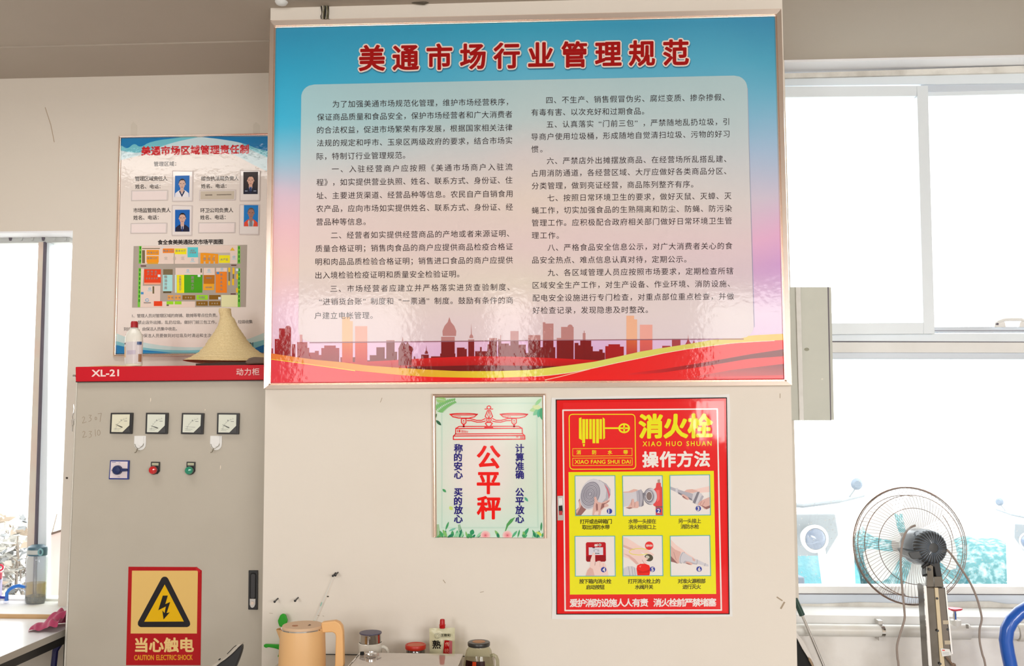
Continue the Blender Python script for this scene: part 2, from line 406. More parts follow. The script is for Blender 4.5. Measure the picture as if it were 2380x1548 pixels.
# right sash (rear track)
sash = thing('sash', None, None, (2.9, FY, 1.8)); sash.parent = w; sash.location = Vector((2.9, FY, 1.8))-w.location
WORLD[sash.name] = Vector((2.9, FY, 1.8))
wq('rail', [(2140, 196), (XE, 186), (XE, 205), (2140, 214)], FY-.008, FY+.022, M['blugrey'], sash, .002)
wq('rail', [(2140, 212), (XE, 203), (XE, 216), (2140, 224)], FY-.004, FY+.018, M['alu'], sash, .002)
wq('rail', [(2160, 760), (XE, 759), (XE, 772), (2160, 773)], FY-.008, FY+.022, M['blugrey'], sash, .002)
wq('gasket', [(2172, 768), (XE, 768), (XE, 769), (2172, 769)], FY-.0095, FY, M['gasket'], sash)
wq('pane', [(2150, 216), (XE, 207), (XE, 762), (2160, 764)], FY+.006, FY+.011, M['glasspane'], sash)
hd = MB(); hd.tube([P(x, y, FY-.03) for x, y in [(2319, 757), (2319, 749), (2330, 744), (2345, 742.5), (2372, 742.5), (2384, 746), (2386, 757)]], .007, 8)
hd.slab([(2312, 760), (2313, 750), (2320, 744), (2331, 743), (2336, 750), (2338, 760)], FY-.03, FY-.012)
hd.slab([(2369, 760), (2371, 750), (2378, 743), (2392, 744), (2398, 760)], FY-.03, FY-.012)
hd = hd.build('handle', M['white'], sash)
MB().slab(ell(2319, 753, 2.5, 2.5, 8), FY-.038, FY-.03).build('screw', M['gasket'], sash)
wq('pane', [(1790, 833), (XE, 834), (XE, 1366), (1790, 1365)], FY+.008, FY+.014, M['dirtpane'], w)

# left window ----------------------------------------------------------------
w = thing('window_1', None, None, (-2.6, FY, ZSL)); w['kind'] = 'structure'
wq('frame_rail', [(-420, 558), (162, 546), (162, 563), (-420, 571)], FY-.02, FY+.05, M['alug'], w, .002)
for i in range(7):
    x = 20+25.5*i
    wq('clip', [(x, 551.5), (x+7, 551.5), (x+5, 559), (x+1, 559)], FY-.026, FY-.018, M['gasket'] if i % 3 == 0 else M['alug'], w)
wq('mullion', [(89, 562), (104, 562), (77, 1404), (57, 1404)], FY-.025, FY+.04, mat('grimy_mullion', (.68, .62, .54), .5, blotch=(9, .6, (.72, .48, .42))), w, .002)
wq('gasket', [(101, 562), (105, 562), (79, 1404), (75, 1404)], FY-.027, FY+.03, M['gasket'], w)
wq('frame_rail', [(-420, 1392), (162, 1392), (162, 1412), (-420, 1412)], FY-.02, FY+.05, M['white'], w, .002)
wq('pane', [(-420, 556), (92, 556), (62, 1404), (-420, 1404)], FY+.004, FY+.009, M['glasspane'], w)
wq('stile', [(106, 563), (115, 563), (106, 1396), (84, 1396)], FY-.012, FY+.03, M['alu'], w, .002)
wq('pane', [(112, 558), (165, 558), (165, 1404), (100, 1404)], FY+.012, FY+.017, M['glasspane'], w)

# ================================================================ the big regulations board
print_board = printmat('glossy_board_print', .5, .42, .07, 55, .16, detail=2, base_bump=True)
panel_mat = printmat('pale_panel_print', .5, .38, .07, 55, .16, alpha=1, detail=2, base_bump=True)
bo = [(627, 47), (1816, 20), (1841, 896), (612, 904)]; bi = [(643, 67), (1799, 40.5), (1820.5, 880), (631.5, 889)]
board = thing('notice_board', 'huge aluminium-framed blue and pink notice board with red title across the pillar', 'notice board', P(1226, 900, 0))
frame('frame', bo, bi, 0, [(.0, .030), (.06, .036), (.62, .034), (.70, .026), (.80, .024), (.86, .028), (1, .022)], M['metal'], board)
BY = -.022
b = MB(); n = 24
def lerp(a, b_, t): return tuple(a[i]+(b_[i]-a[i])*t for i in range(3))
GR_L = [(0, (52, 148, 190)), (.12, (48, 160, 200)), (.28, (60, 176, 214)), (.38, (140, 190, 215)), (.46, (212, 190, 208)), (.56, (232, 190, 200)), (.68, (238, 200, 196)), (.8, (232, 200, 218)), (1, (225, 190, 220))]
GR_M = [(0, (56, 156, 190)), (.12, (90, 176, 208)), (.28, (130, 190, 214)), (.38, (200, 190, 210)), (.5, (238, 205, 196)), (.62, (238, 190, 205)), (.72, (236, 212, 196)), (.82, (236, 190, 214)), (1, (200, 160, 220))]
GR_R = [(0, (62, 140, 180)), (.12, (80, 164, 196)), (.22, (110, 178, 208)), (.36, (160, 190, 220)), (.5, (205, 195, 215)), (.6, (225, 175, 210)), (.68, (205, 160, 212)), (.8, (225, 205, 230)), (1, (205, 180, 220))]
def ramp(g, t):
    for i in range(len(g)-1):
        if t <= g[i+1][0]: return lerp(g[i][1], g[i+1][1], (t-g[i][0])/(g[i+1][0]-g[i][0]))
    return g[-1][1]
def skyc(u, v):
    wv = v+.035*noise.noise(Vector((u*4, v*2, 3)))+.02*noise.noise(Vector((u*9, v*5, 8)))
    a, m_, c = ramp(GR_L, wv), ramp(GR_M, wv), ramp(GR_R, wv)
    return lerp(a, m_, u*2) if u < .5 else lerp(m_, c, u*2-1)
NU, NV = 40, 44
for i in range(NU):
    for j in range(NV):
        u0, u1, v0, v1 = i/NU, (i+1)/NU, j/NV, (j+1)/NV
        b.grad([Q(bi, u0, v0), Q(bi, u1, v0), Q(bi, u1, v1), Q(bi, u0, v1)], BY, [skyc(u0, v0), skyc(u1, v0), skyc(u1, v1), skyc(u0, v1)])
b.build('printed_sheet', print_board, board)
# skyline
z1 = lambda x, y: (600+x/3.778, 680+y/3.778)
z2 = lambda x, y: (1220+x/3.719, 680+y/3.719)
sk = MB(); SY = BY-.0004
DR, DR2, ORG = (128, 22, 24), (160, 28, 34), (240, 120, 80)
SJ = [0]
def mixp(c, t=.58): return tuple(c[i]*(1-t)+(228, 208, 204)[i]*t for i in range(3))
def pbot(x): return 795+(786-795)*(x-693)/(1752.5-693)
def over(pts, c):
    if max(p[0] for p in pts) < 694 or min(p[0] for p in pts) > 1752: return
    ins = lambda p: p[1] < pbot(p[0]); o = []
    for i in range(len(pts)):
        a, d = pts[i-1], pts[i]; fa, fd = pbot(a[0])-a[1], pbot(d[0])-d[1]
        if (fa > 0) != (fd > 0): t = fa/(fa-fd); o.append((a[0]+(d[0]-a[0])*t, a[1]+(d[1]-a[1])*t))
        if fd > 0: o.append(d)
    if len(o) > 2: SJ[0] += 1; sk2.flat(o, BY-.0019-(SJ[0] % 60)*4e-6, pc(mixp(c)))
sk2 = MB()
def bld(zf, x0, x1, yt, c0, c1=None, yb=None):
    a = zf(x0, yt); d = zf(x1, yt); yb = yb or 850
    c1 = c1 or c0; SJ[0] += 1; sk.grad([a, d, (d[0], yb), (a[0], yb)], SY-(SJ[0] % 60)*4e-6, [c0, c0, c1, c1]); over([a, d, (d[0], yb), (a[0], yb)], c0)
def skf(pts, c): SJ[0] += 1; sk.flat(pts, SY-.0003-(SJ[0] % 20)*4e-6, pc(c)); over(pts, c)
def onion(zf, x, y, r, top, c):
    pts = [zf(x-r*1.0, y+r*.75), zf(x-r*1.05, y), zf(x-r*.75, y-r*.75), zf(x-r*.55, y-r*1.0), zf(x-r*.25, y-r*1.35), zf(x, top), zf(x+r*.25, y-r*1.35), zf(x+r*.55, y-r*1.0), zf(x+r*.75, y-r*.75), zf(x+r*1.05, y), zf(x+r*1.0, y+r*.75)]
    skf(pts, c)
L1 = [(120,130,490),(146,184,408),(184,288,315),(296,327,453),(343,432,435),(432,448,485),(448,498,527),(498,532,512),(532,555,548),(555,580,487),(580,681,465),(681,712,487),(722,737,568)]
for x0, x1, y in L1: bld(z1, x0, x1, y, DR2, (140, 24, 28))
skf([z1(x, y) for x, y in ell(262, 315, 25, 25, 14)], DR2); bld(z1, 365, 388, 370, DR2)
for x0, x1, y in [(831,850,568),(958,980,595),(980,1038,550),(1038,1111,480),(1111,1125,580),(1125,1198,418),(1198,1220,520),(1367,1380,560),(1432,1498,545),(1518,1600,560),(1598,1607,535),(1607,1726,388),(1726,1732,535),(1745,1813,483),(1813,1832,495),(1845,1897,412),(1905,2013,515),(1948,1963,478),(2013,2029,455),(2029,2096,400),(2108,2134,408),(2126,2132,375),(2134,2202,448),(2202,2215,465),(2215,2287,338),(2287,2350,457)]:
    bld(z1, x0, x1, y, DR, (118, 18, 20))
bld(z1, 737, 806, 215, (245, 150, 60), (200, 20, 25)); bld(z1, 806, 831, 250, (246, 150, 70), (200, 20, 25)); bld(z1, 851, 958, 295, (244, 110, 80), (190, 22, 28))
skf([z1(x, y) for x, y in [(1232,640),(1232,490),(1245,462),(1262,430),(1267,385),(1275,430),(1295,458),(1312,432),(1330,465),(1355,480),(1362,500),(1350,525),(1348,640)]], DR)
onion(z1, 1477, 528, 14, 462, DR); onion(z1, 1679, 338, 58, 215, DR); onion(z1, 1872, 388, 16, 272, DR)
for x0, x1, y in [(0,8,450),(8,28,522),(28,134,368),(134,155,472),(155,247,268),(155,177,257),(247,263,472),(275,313,392),(313,421,297),(430,478,455),(430,463,435),(478,573,415),(500,524,350),(509,515,330),(573,587,465),(587,642,507),(642,672,492),(672,692,520)]:
    bld(z2, x0, x1, y, DR, (118, 18, 20))
for x0, x1, y in [(695,722,463),(722,822,447),(822,855,467)]: bld(z2, x0, x1, y, (165, 24, 28))
skf([z2(x, y) for x, y in ell(391, 299, 23, 23, 14)], DR)
bld(z2, 877, 944, 200, (246, 140, 70), (190, 60, 60), 825); bld(z2, 944, 970, 232, (246, 140, 70), (190, 60, 60), 825); bld(z2, 994, 1102, 278, (240, 110, 90), (205, 90, 90), 820)
for x0, x1, y in [(1187,1258,460),(1271,1345,400)]: bld(z2, x0, x1, y, (165, 60, 70), None, 815)
skf([z2(x, y) for x, y in [(1385,450),(1400,425),(1408,400),(1412,360),(1416,400),(1425,425),(1440,445),(1450,440),(1460,412),(1470,438),(1478,450)]], (170, 60, 70))
for f_, c_ in zip(sk2.f, sk2.c): sk.add([sk2.v[i] for i in f_], [tuple(range(len(f_)))], 0, c_)
sk.build('skyline', print_board, board); sk = MB(); bld(z2, 1755, 1850, 367, (165, 60, 70), None, 790); sk.build('skyline', print_board, board)
# ribbons
rb = MB(); RY = BY-.0008
top = [z1(*p) for p in [(115,533),(300,562),(500,590),(740,612),(950,640),(1200,658),(1450,675),(1750,690),(2100,690),(2380,680)]]+[z2(*p) for p in [(200,650),(400,625),(600,598),(800,555),(1000,510),(1200,477),(1400,447),(1600,412),(1800,385),(2000,368),(2235,356)]]
bot = [z1(*p) for p in [(115,583),(350,615),(600,650),(850,685),(1100,710),(1300,728),(1500,740),(1700,745),(1900,748),(2100,748),(2380,738)]]+[z2(*p) for p in [(200,715),(400,690),(600,650),(800,605),(1000,565),(1200,522),(1400,487),(1600,460),(1800,435),(2000,422),(2235,410)]]
def yat(c, x):
    for i in range(len(c)-1):
        if c[i][0] <= x <= c[i+1][0]: return c[i][1]+(c[i+1][1]-c[i][1])*(x-c[i][0])/(c[i+1][0]-c[i][0])
    return c[-1][1] if x > c[-1][0] else c[0][1]
RC = [(632, (226, 120, 52)), (760, (228, 140, 44)), (900, (228, 160, 40)), (1050, (222, 180, 40)), (1150, (226, 206, 50)), (1240, (222, 214, 90)), (1400, (214, 214, 110)), (1560, (214, 208, 100)), (1680, (214, 196, 96)), (1800, (232, 190, 90)), (1830, (235, 190, 90))]
def rc(x):
    for i in range(len(RC)-1):
        if x <= RC[i+1][0]: return lerp(RC[i][1], RC[i+1][1], max(0, (x-RC[i][0])/(RC[i+1][0]-RC[i][0])))
    return RC[-1][1]
def bx_(y0, y1, x): # bottom edge of the sheet at x
    return bi[3][1]+(bi[2][1]-bi[3][1])*(x-bi[3][0])/(bi[2][0]-bi[3][0])
X0, X1 = 630.5, 1820; N = 90
# upper red wave with dark underside
wv = [(800, 843), (900, 838), (1000, 832), (1100, 828), (1200, 829), (1300, 833), (1400, 838), (1480, 842)]
wd2 = [(940, 852), (1020, 851), (1100, 849), (1200, 850), (1300, 851), (1400, 851)]
for i in range(60):
    xa, xb = 800+680*i/60, 800+680*(i+1)/60
    rb.grad([(xa, yat(wv, xa)), (xb, yat(wv, xb)), (xb, 866), (xa, 866)], RY+.0002, [(206, 20, 22), (206, 20, 22), (150, 18, 18), (150, 18, 18)])
    if 940 <= xa <= 1400: rb.grad([(xa, yat(wd2, xa)), (xb, yat(wd2, xb)), (xb, 872), (xa, 872)], RY+.0001, [(110, 16, 16)]*4)
for i in range(N):
    xa, xb = X0+(X1-X0)*i/N, X0+(X1-X0)*(i+1)/N
    def red(x, v):
        t = (x-X0)/(X1-X0); a = lerp((226, 60, 74), (232, 20, 16), min(1, t*2.4)) if t < .45 else lerp((232, 20, 16), (226, 52, 56), (t-.45)/.55); return a  # pinker left end puts glare on the gloss into the red
    ya, yb = yat(bot, xa), yat(bot, xb)
    rb.grad([(xa, ya), (xb, yb), (xb, bx_(0, 0, xb)), (xa, bx_(0, 0, xa))], RY-.0001, [red(xa, 0), red(xb, 0), red(xb, 1), red(xa, 1)])
    rb.grad([(xa, yat(top, xa)), (xb, yat(top, xb)), (xb, yb), (xa, ya)], RY-.0002, [rc(xa), rc(xb), rc(xb), rc(xa)])
line(rb, [z1(115, 585), z1(350, 617), z1(600, 652), z1(850, 687)], 1.4, RY-.0003, pc((250, 215, 60)))
line(rb, [(x, yat(bot, x)+.6) for x in range(1240, 1820, 20)], 1.2, RY-.0003, pc((248, 225, 205)))
line(rb, [z2(175, 755), z2(300, 728), z2(450, 690), z2(560, 662)], 1.6, RY-.0003, pc((240, 205, 175)))
dk = [(1460, 868), (1540, 858), (1640, 842), (1740, 824), (1820, 812)]; dk2 = [(1460, 872), (1540, 866), (1640, 851), (1740, 834), (1820, 828)]
for i in range(24):
    xa, xb = 1460+15*i, 1460+15*(i+1); t0, t1 = i/24, (i+1)/24
    f = lambda t: lerp((226, 40, 44), (120, 30, 34), min(1, t*1.6))
    rb.grad([(xa, yat(dk, xa)), (xb, yat(dk, xb)), (xb, yat(dk2, xb)), (xa, yat(dk2, xa))], RY-.0004, [f(t0), f(t1), f(t1), f(t0)])
rb.grad([(1600, 878), (1700, 860), (1820, 846), (1820, 872)], RY-.0004, [(220, 50, 52), (170, 60, 62), (130, 40, 46), (180, 60, 64)])
rb.build('red_and_gold_ribbon', print_board, board)
# pale text panel
pn = MB(); pq = [(700.5, 197), (1736, 175), (1752.5, 786), (693, 795)]
rows = [0, .004, .010, .018, .028, .040, .050]; rows = rows+[.05+.9*i/26 for i in range(1, 27)]+[1-r for r in rows[-2::-1]]; RR = .046
def pin(v):
    d = min(v, 1-v)
    return (30/1040)*(1-(1-((RR-d)/RR)**2)**.5) if d < RR else 0
def pcol(p):
    u = (p[0]-638)/(1808-638); v = (p[1]-55)/(884-55); return tuple(c*(.36)+w*.64 for c, w in zip(skyc(min(1, max(0, u)), min(1, max(0, v))), (218, 214, 206)))
for j in range(len(rows)-1):
    va, vb = rows[j], rows[j+1]; ia, ib = pin(va), pin(vb)
    for i in range(30):
        ta, tb = i/30, (i+1)/30; f_ = lambda t, ins_: ins_+(1-2*ins_)*t
        cs_ = [Q(pq, f_(ta, ia), va), Q(pq, f_(tb, ia), va), Q(pq, f_(tb, ib), vb), Q(pq, f_(ta, ib), vb)]
        pn.grad(cs_, BY-.0016, [pcol(c) for c in cs_])
pn.build('text_panel', panel_mat, board)
ed = MB(); line(ed, [(720, 796.5), (1000, 794), (1300, 790.5), (1728, 788)], 2.2, BY-.0015, pc((150, 98, 112)))
line(ed, [(1737.5, 205), (1753.5, 760)], 1.2, BY-.0015, pc((165, 172, 195)))
ed.build('panel_shadow_line', print_board, board)
# title
tm = MB(); ts = '美通市场行业管理规范'
text(tm, ts, 836.5, 138.3, 1600.5, 124.3, 62.5, BY-.0017, pc((56, 120, 150)), bold=.085); tm.build('title_shadow', print_board, board); tm = MB()
text(tm, ts, 835.5, 135.5, 1599.5, 121.5, 62.5, BY-.0020, pc((232, 214, 204)), bold=.082)
tm.build('title_outline', print_board, board)
tm = MB(); text(tm, ts, 835.5, 135.5, 1599.5, 121.5, 62.5, BY-.0026, pc((160, 10, 10)), bold=.030); tm.build('title_lettering', print_board, board)
BODY = [
('为了加强美通市场规范化管理，维护市场经营秩序，', 773, 242, 1181, 236.5), ('保证商品质量和食品安全，保护市场经营者和广大消费者', 737, 272.4, 1190.5, 265.3),
('的合法权益，促进市场繁荣有序发展，根据国家相关法律', 737, 302.3, 1190.5, 296.3), ('法规的规定和呼市、玉泉区两级政府的要求，结合市场实', 736.5, 332.6, 1190.5, 326.3),
('际，特制订行业管理规范。', 736, 363.5, 941.7, 360.4), ('一、入驻经营商户应按照《美通市场商户入驻流', 771.3, 393, 1191, 387.6),
('程》，如实提供营业执照、姓名、联系方式、身份证、住', 735.5, 423.9, 1191, 418.3), ('址、主要进货渠道、经营品种等信息。农民自产自销食用', 735.5, 454.6, 1191, 450),
('农产品，应向市场如实提供姓名、联系方式、身份证、经', 735, 485, 1192, 481), ('营品种等信息。', 735, 515.7, 850, 515),
('二、经营者如实提供经营商品的产地或者来源证明、', 769.3, 546.8, 1183.3, 542.4), ('质量合格证明；销售肉食品的商户应提供商品检疫合格证', 733, 577.8, 1192, 573),
('明和肉品品质检验合格证明；销售进口食品的商户应提供', 733, 608.5, 1192, 604.3), ('出入境检验检疫证明和质量安全检验证明。', 733, 639.7, 1067.5, 636.6),
('三、市场经营者应建立并严格落实进货查验制度、', 768, 671, 1184.4, 667), ('“进销货台账”制度和“一票通”制度。鼓励有条件的商', 741.7, 701, 1192, 697.8),
('户建立电帐管理。', 731, 733.5, 866, 732.8),
('四、不生产、销售假冒伪劣、腐烂变质、掺杂掺假、', 1269.6, 232.7, 1684.2, 225.8), ('有毒有害、以次充好和过期食品。', 1235, 261.3, 1497, 258),
('五、认真落实“门前三包”，严禁随地乱扔垃圾，引', 1270.5, 289.3, 1694.6, 282.4), ('导商户使用垃圾桶，形成随地自觉清扫垃圾、污物的好习', 1235, 318, 1695.3, 311),
('惯。', 1235, 346.9, 1260.8, 346.5), ('六、严禁店外出摊摆放商品、在经营场所乱搭乱建、', 1271, 374, 1688, 369),
('占用消防通道，各经营区域、大厅应做好各类商品分区、', 1236.5, 402.6, 1688, 397.3), ('分类管理，做到亮证经营，商品陈列整齐有序。', 1236, 432, 1611.4, 427.8),
('七、按照日常环境卫生的要求，做好灭鼠、灭蟑、灭', 1272.4, 460, 1700, 455), ('蝇工作，切实加强食品的生熟隔离和防尘、防蝇、防污染', 1236, 489, 1701, 484),
('管理工作。应积极配合政府相关部门做好日常环境卫生管', 1236, 518, 1701, 512.8), ('理工作。', 1236, 547, 1299, 547),
('八、严格食品安全信息公示，对广大消费者关心的食', 1273, 575.4, 1702.3, 571), ('品安全热点、难点信息认真对待，定期公示。', 1237, 604.5, 1595.3, 602.2),
('九、各区域管理人员应按照市场要求，定期检查所辖', 1273, 633.7, 1704, 629.5), ('区域安全生产工作，对生产设备、作业环境、消防设施、', 1238, 663, 1696.5, 659),
('配电安全设施进行专门检查，对重点部位重点检查，并做', 1238, 692.6, 1706, 688.4), ('好检查记录，发现隐患及时整改。', 1238, 721.3, 1505.8, 719.6)]
bt = MB()
for s_, xl, yl, xr, yr in BODY: text(bt, s_, xl, yl, xr, yr, 17.6, BY-.0022, pc((44, 26, 30)), bold=0)
bt.build('body_lettering', print_board, board)

# ================================================================ fair-scale certificate
pm2 = printmat('satin_certificate_print', .5, .4, .12, 40, .06)
fo = [(1004, 915.5), (1269, 914.5), (1271.5, 1251), (1005.5, 1249)]; fi = [(1013, 924.5), (1259.5, 923), (1262.5, 1249.8), (1015.5, 1247.6)]
cert = thing('framed_certificate', 'small silver-framed pale green certificate with a red balance scale, under the big board', 'sign', P(1137, 1250, 0))
frame('frame', fo, fi, 0, [(0, .010), (.15, .014), (.5, .010), (.6, .013), (1, .008)], M['metal'], cert)
b = MB(); Y = -.008
GRN, PNK = (204, 226, 208), (232, 224, 220)
for i in range(12):
    for j in range(16):
        def cc(u, v):
            d = min(1, 1.25*math.exp(-(((u-.42)/.38)**2+((v-.5)/.36)**2))); e = max(0, min(1, (v-.75)*3)); return lerp(lerp(GRN, PNK, d), (204, 232, 224), e*.8)
        u0, u1, v0, v1 = i/12, (i+1)/12, j/16, (j+1)/16
        b.grad([Q(fi, u0, v0), Q(fi, u1, v0), Q(fi, u1, v1), Q(fi, u0, v1)], Y, [cc(u0, v0), cc(u1, v0), cc(u1, v1), cc(u0, v1)])
z6 = lambda x, y: (990+x/4.183, 900+y/4.183)
for d_, c_ in ((0, (176, 212, 196)), (9, (190, 220, 206))):
    line(b, [z6(150+d_, 155+d_), z6(1080-d_, 152+d_), z6(1092-d_, 1368-d_), z6(152+d_, 1370-d_)], .9, Y-.0003, pc(c_), closed=True)
b.build('printed_sheet', pm2, cert)
b = MB(); R_ = pc((226, 30, 34)); Z = lambda l: [z6(*p) for p in l]; w_ = 2.3; Y2 = Y-.0006
def panpan(cx):
    line(b, [z6(cx-135, 262), z6(cx+135, 262), z6(cx+105, 288), z6(cx+50, 300), z6(cx-50, 300), z6(cx-105, 288)], w_, Y2, R_, True)
    line(b, Z(ell(cx, 264, 132, 11, 24)), 1.3, Y2, R_, True)
    for k in range(5): line(b, Z([(cx-95+14*k, 280), (cx-90+14*k, 292)]), 1, Y2, R_)
panpan(367); panpan(855)
for cx in (367, 857): line(b, Z([(cx-22, 305), (cx+22, 305), (cx+22, 345), (cx+10, 358), (cx-10, 358), (cx-22, 345)]), w_, Y2, R_, True); b.flat(Z(ell(cx, 326, 7, 7, 10)), Y2, R_); b.flat(Z([(cx-9, 360), (cx+9, 360), (cx+9, 390), (cx-9, 390)]), Y2, R_); line(b, Z([(cx-8, 342), (cx+8, 342)]), 1.2, Y2, R_)
for s_ in (-1, 1):
    line(b, Z([(612+s_*222, 303), (612+s_*180, 305), (612+s_*120, 322), (612+s_*70, 322), (612+s_*35, 305)]), w_, Y2, R_)
    line(b, Z([(612+s_*212, 325), (612+s_*170, 325), (612+s_*115, 340), (612+s_*70, 338), (612+s_*35, 330)]), w_, Y2, R_)
line(b, Z([(612+r*0+x, y) for r, x, y in [(0,-14,228),(0,-36,285),(0,-20,302),(0,20,302),(0,36,285),(0,14,228)]]), w_, Y2, R_, True)
line(b, Z([(612, 232), (600, 270), (612, 300), (624, 270), (612, 232)]), 1.6, Y2, R_)
line(b, Z(ell(612, 198, 18, 16, 14)), w_, Y2, R_, True); line(b, Z([(573, 212), (651, 212)]), 2.2, Y2, R_)
line(b, Z(ell(611, 318, 24, 20, 16)), 1.8, Y2, R_, True); line(b, Z(ell(611, 318, 10, 9, 12)), 1.5, Y2, R_, True)
line(b, Z([(592, 342), (578, 352), (600, 384), (622, 384), (645, 352), (630, 342)]), 2.6, Y2, R_, True); b.flat(Z([(570, 385), (652, 385), (655, 396), (567, 396)]), Y2, R_)
line(b, Z([(322, 382), (900, 380), (935, 400), (288, 402)]), w_, Y2, R_, True)
line(b, Z([(290, 402), (288, 455), (938, 452), (935, 400)]), w_, Y2, R_)
line(b, Z([(288, 455), (267, 475), (960, 470), (938, 452)]), w_, Y2, R_, True)
line(b, Z([(267, 475), (266, 508), (962, 505), (960, 470)]), 2.4, Y2, R_, True)
for k in range(9): line(b, Z([(342+8*k, 415+1.4*k), (342+8*k, 443)]), .9, Y2, R_)
for k in (0, 14, 22): b.flat(Z([(304+k, 412), (311+k, 412), (311+k, 440), (304+k, 440)]), Y2, R_)
for k in range(9): line(b, Z([(880+8*k+(14 if k > 2 else 0), 476), (880+8*k+(14 if k > 2 else 0), 490 if k < 3 else 498)]), 1.0, Y2, R_)
b.build('scale_drawing', pm2, cert)
b = MB()
for ch, y in (('公', 677), ('平', 925), ('秤', 1170)):
    x = z6(610, y); w2 = 26.2; text(b, ch, x[0]-w2, x[1], x[0]+w2, x[1], 57, Y-.0009, pc((238, 14, 8)), bold=.028)
for cx, cs in ((315, '称的安心买的放心'), (912, '计算准确公平放心')):
    for ch, y in zip(cs, (593, 680, 767, 850, 1020, 1107, 1193, 1280)):
        x = z6(cx, y); text(b, ch, x[0]-9.6, x[1], x[0]+9.6, x[1], 20.8, Y-.0018, pc((34, 24, 120)), bold=.03)
b.build('lettering', pm2, cert)
b = MB(); rnd = random.Random(3); LJ = [0]
def leaf(x, y, L, w2, a, c, fn=z6, mb=None, Yl=Y-.0007):
    mb = mb or b; pts = []
    for k in range(7):
        t = k/6; pts.append((t*L, -w2*math.sin(math.pi*t)**.8))
    for k in range(5, 0, -1):
        t = k/6; pts.append((t*L, w2*math.sin(math.pi*t)**.8))
    Yl = Yl-LJ[0]*7e-6; LJ[0] = (LJ[0]+1) % 60
    mb.flat([fn(x+p*math.cos(a)-q*math.sin(a), y+p*math.sin(a)+q*math.cos(a)) for p, q in pts], Yl, pc(c))
def fern(x, y, L, a, n_, wl, c, curve=0):
    for k in range(n_):
        t = k/n_; aa = a+curve*t; px, py = x+L*t*math.cos(a+curve*t/2), y+L*t*math.sin(a+curve*t/2)
        for s_ in (-1, 1): leaf(px, py, wl*(1-.6*t), wl*.12, aa+s_*.95, c)
G1, G2, G3 = (70, 160, 100), (130, 190, 110), (40, 130, 96)
fern(105, 230, 210, -.75, 12, 70, (120, 186, 110), .5); fern(100, 110, 90, .2, 8, 50, (150, 200, 120))
b.build('leaf_print', pm2, cert); b = MB(); leaf(98, 320, 72, 14, .8, (34, 96, 64)); leaf(105, 255, 60, 8, 1.9, (60, 110, 60))
b.build('leaf_print', pm2, cert); b = MB()
for a_, L, c in ((2.9, 120, (176, 214, 150)), (2.4, 110, (120, 196, 150)), (1.9, 100, (70, 178, 140)), (1.5, 120, (60, 160, 110)), (3.3, 90, (210, 226, 170))): leaf(1122, 200, L, 24, a_, c)
leaf(1122, 110, 90, 16, 2.3, (150, 210, 150))
b.build('leaf_print', pm2, cert); b = MB(); leaf(160, 990, 48, 12, .7, G1); b.build('leaf_print', pm2, cert); b = MB(); leaf(228, 1160, 46, 18, .8, (196, 222, 120)); b.build('leaf_print', pm2, cert); b = MB(); leaf(958, 1068, 56, 12, .9, (80, 170, 140)); b.build('leaf_print', pm2, cert); b = MB()
pts = [(868, 1262), (820, 1285), (785, 1330), (768, 1400), (774, 1405), (800, 1350), (840, 1310)]; b.flat(Z(pts), Y-.0007, pc((84, 160, 90)))
for x_, y_, L, a_, c in ((120, 1460, 130, -1.6, (110, 160, 70)), (345, 1460, 130, -1.75, (70, 150, 80))): fern(x_, y_, L, a_, 10, 30, c)
for k in range(46):
    x_ = 100+1030*rnd.random(); 
    if 520 < x_ < 640 or 745 < x_ < 835: continue
    leaf(x_, 1462, 30+60*rnd.random(), 8+9*rnd.random(), -math.pi/2+rnd.uniform(-1.1, 1.1), rnd.choice([G1, G2, G3, (90, 180, 130), (150, 210, 170)]))
leaf(440, 1440, 60, 22, -1.3, (50, 150, 100)); leaf(190, 1390, 90, 10, -1.2, G1); leaf(220, 1400, 80, 10, -.4, (120, 196, 170)); leaf(1050, 1420, 80, 24, .2, (196, 214, 90)); leaf(940, 1460, 110, 16, -1.0, (60, 160, 110)); leaf(1118, 1400, 90, 10, -1.5, (70, 150, 100))
for cx in (578, 792):
    for r, c in ((48, (246, 200, 198)), (34, (240, 176, 178)), (20, (232, 150, 156)), (9, (214, 110, 124))):
        b.flat([z6(x, min(y, 1462)) for x, y in ell(cx, 1440, r, r*.95, 14)], Y-.0013-.0001*(48-r)/14, pc(c))
b.build('leaf_border', pm2, cert)
# ================================================================ fire hydrant box with instruction sticker
ho = [(1281.5, 924), (1696, 916.5), (1702, 1434), (1283.5, 1439)]; hi = [(1293, 930), (1688, 925), (1694.5, 1426.5), (1294.5, 1427)]
hyd = thing('hydrant_cabinet', 'red recessed fire hydrant cabinet door with yellow picture instructions, right of the certificate', 'hydrant cabinet', P(1490, 1437, 0))
jag = MB(); rnd = random.Random(5); pts = []
for i in range(4):
    a, b_ = ho[i], ho[(i+1) % 4]
    for k in range(14):
        t = k/14; pts.append((a[0]+(b_[0]-a[0])*t+rnd.uniform(-1.3, 1.3), a[1]+(b_[1]-a[1])*t+rnd.uniform(-1.3, 1.3)))
jag.slab(pts, -.004, 0); jag.build('painted_frame', M['white'], hyd)
MB().slab([(1291.5, 928.5), (1689.5, 923.5), (1696, 1428), (1293, 1428.5)], -.005, -.001).build('door_gap', M['blackm'], hyd)
pf = printmat('film_covered_print', .5, .8, .05, 16, .35, detail=2, stretch=(1, 1, .55))
pfd = printmat('glossy_red_door', .5, .5, .08, 20, .15)
d = MB(); d.slab([(1294, 930.5), (1687.5, 926), (1693.5, 1426), (1295, 1426.5)], -.009, -.004, 0, pc((222, 10, 14))); d.build('door', pfd, hyd)
z7 = lambda x, y: (1270+x/5.16, 900+y/5.16)
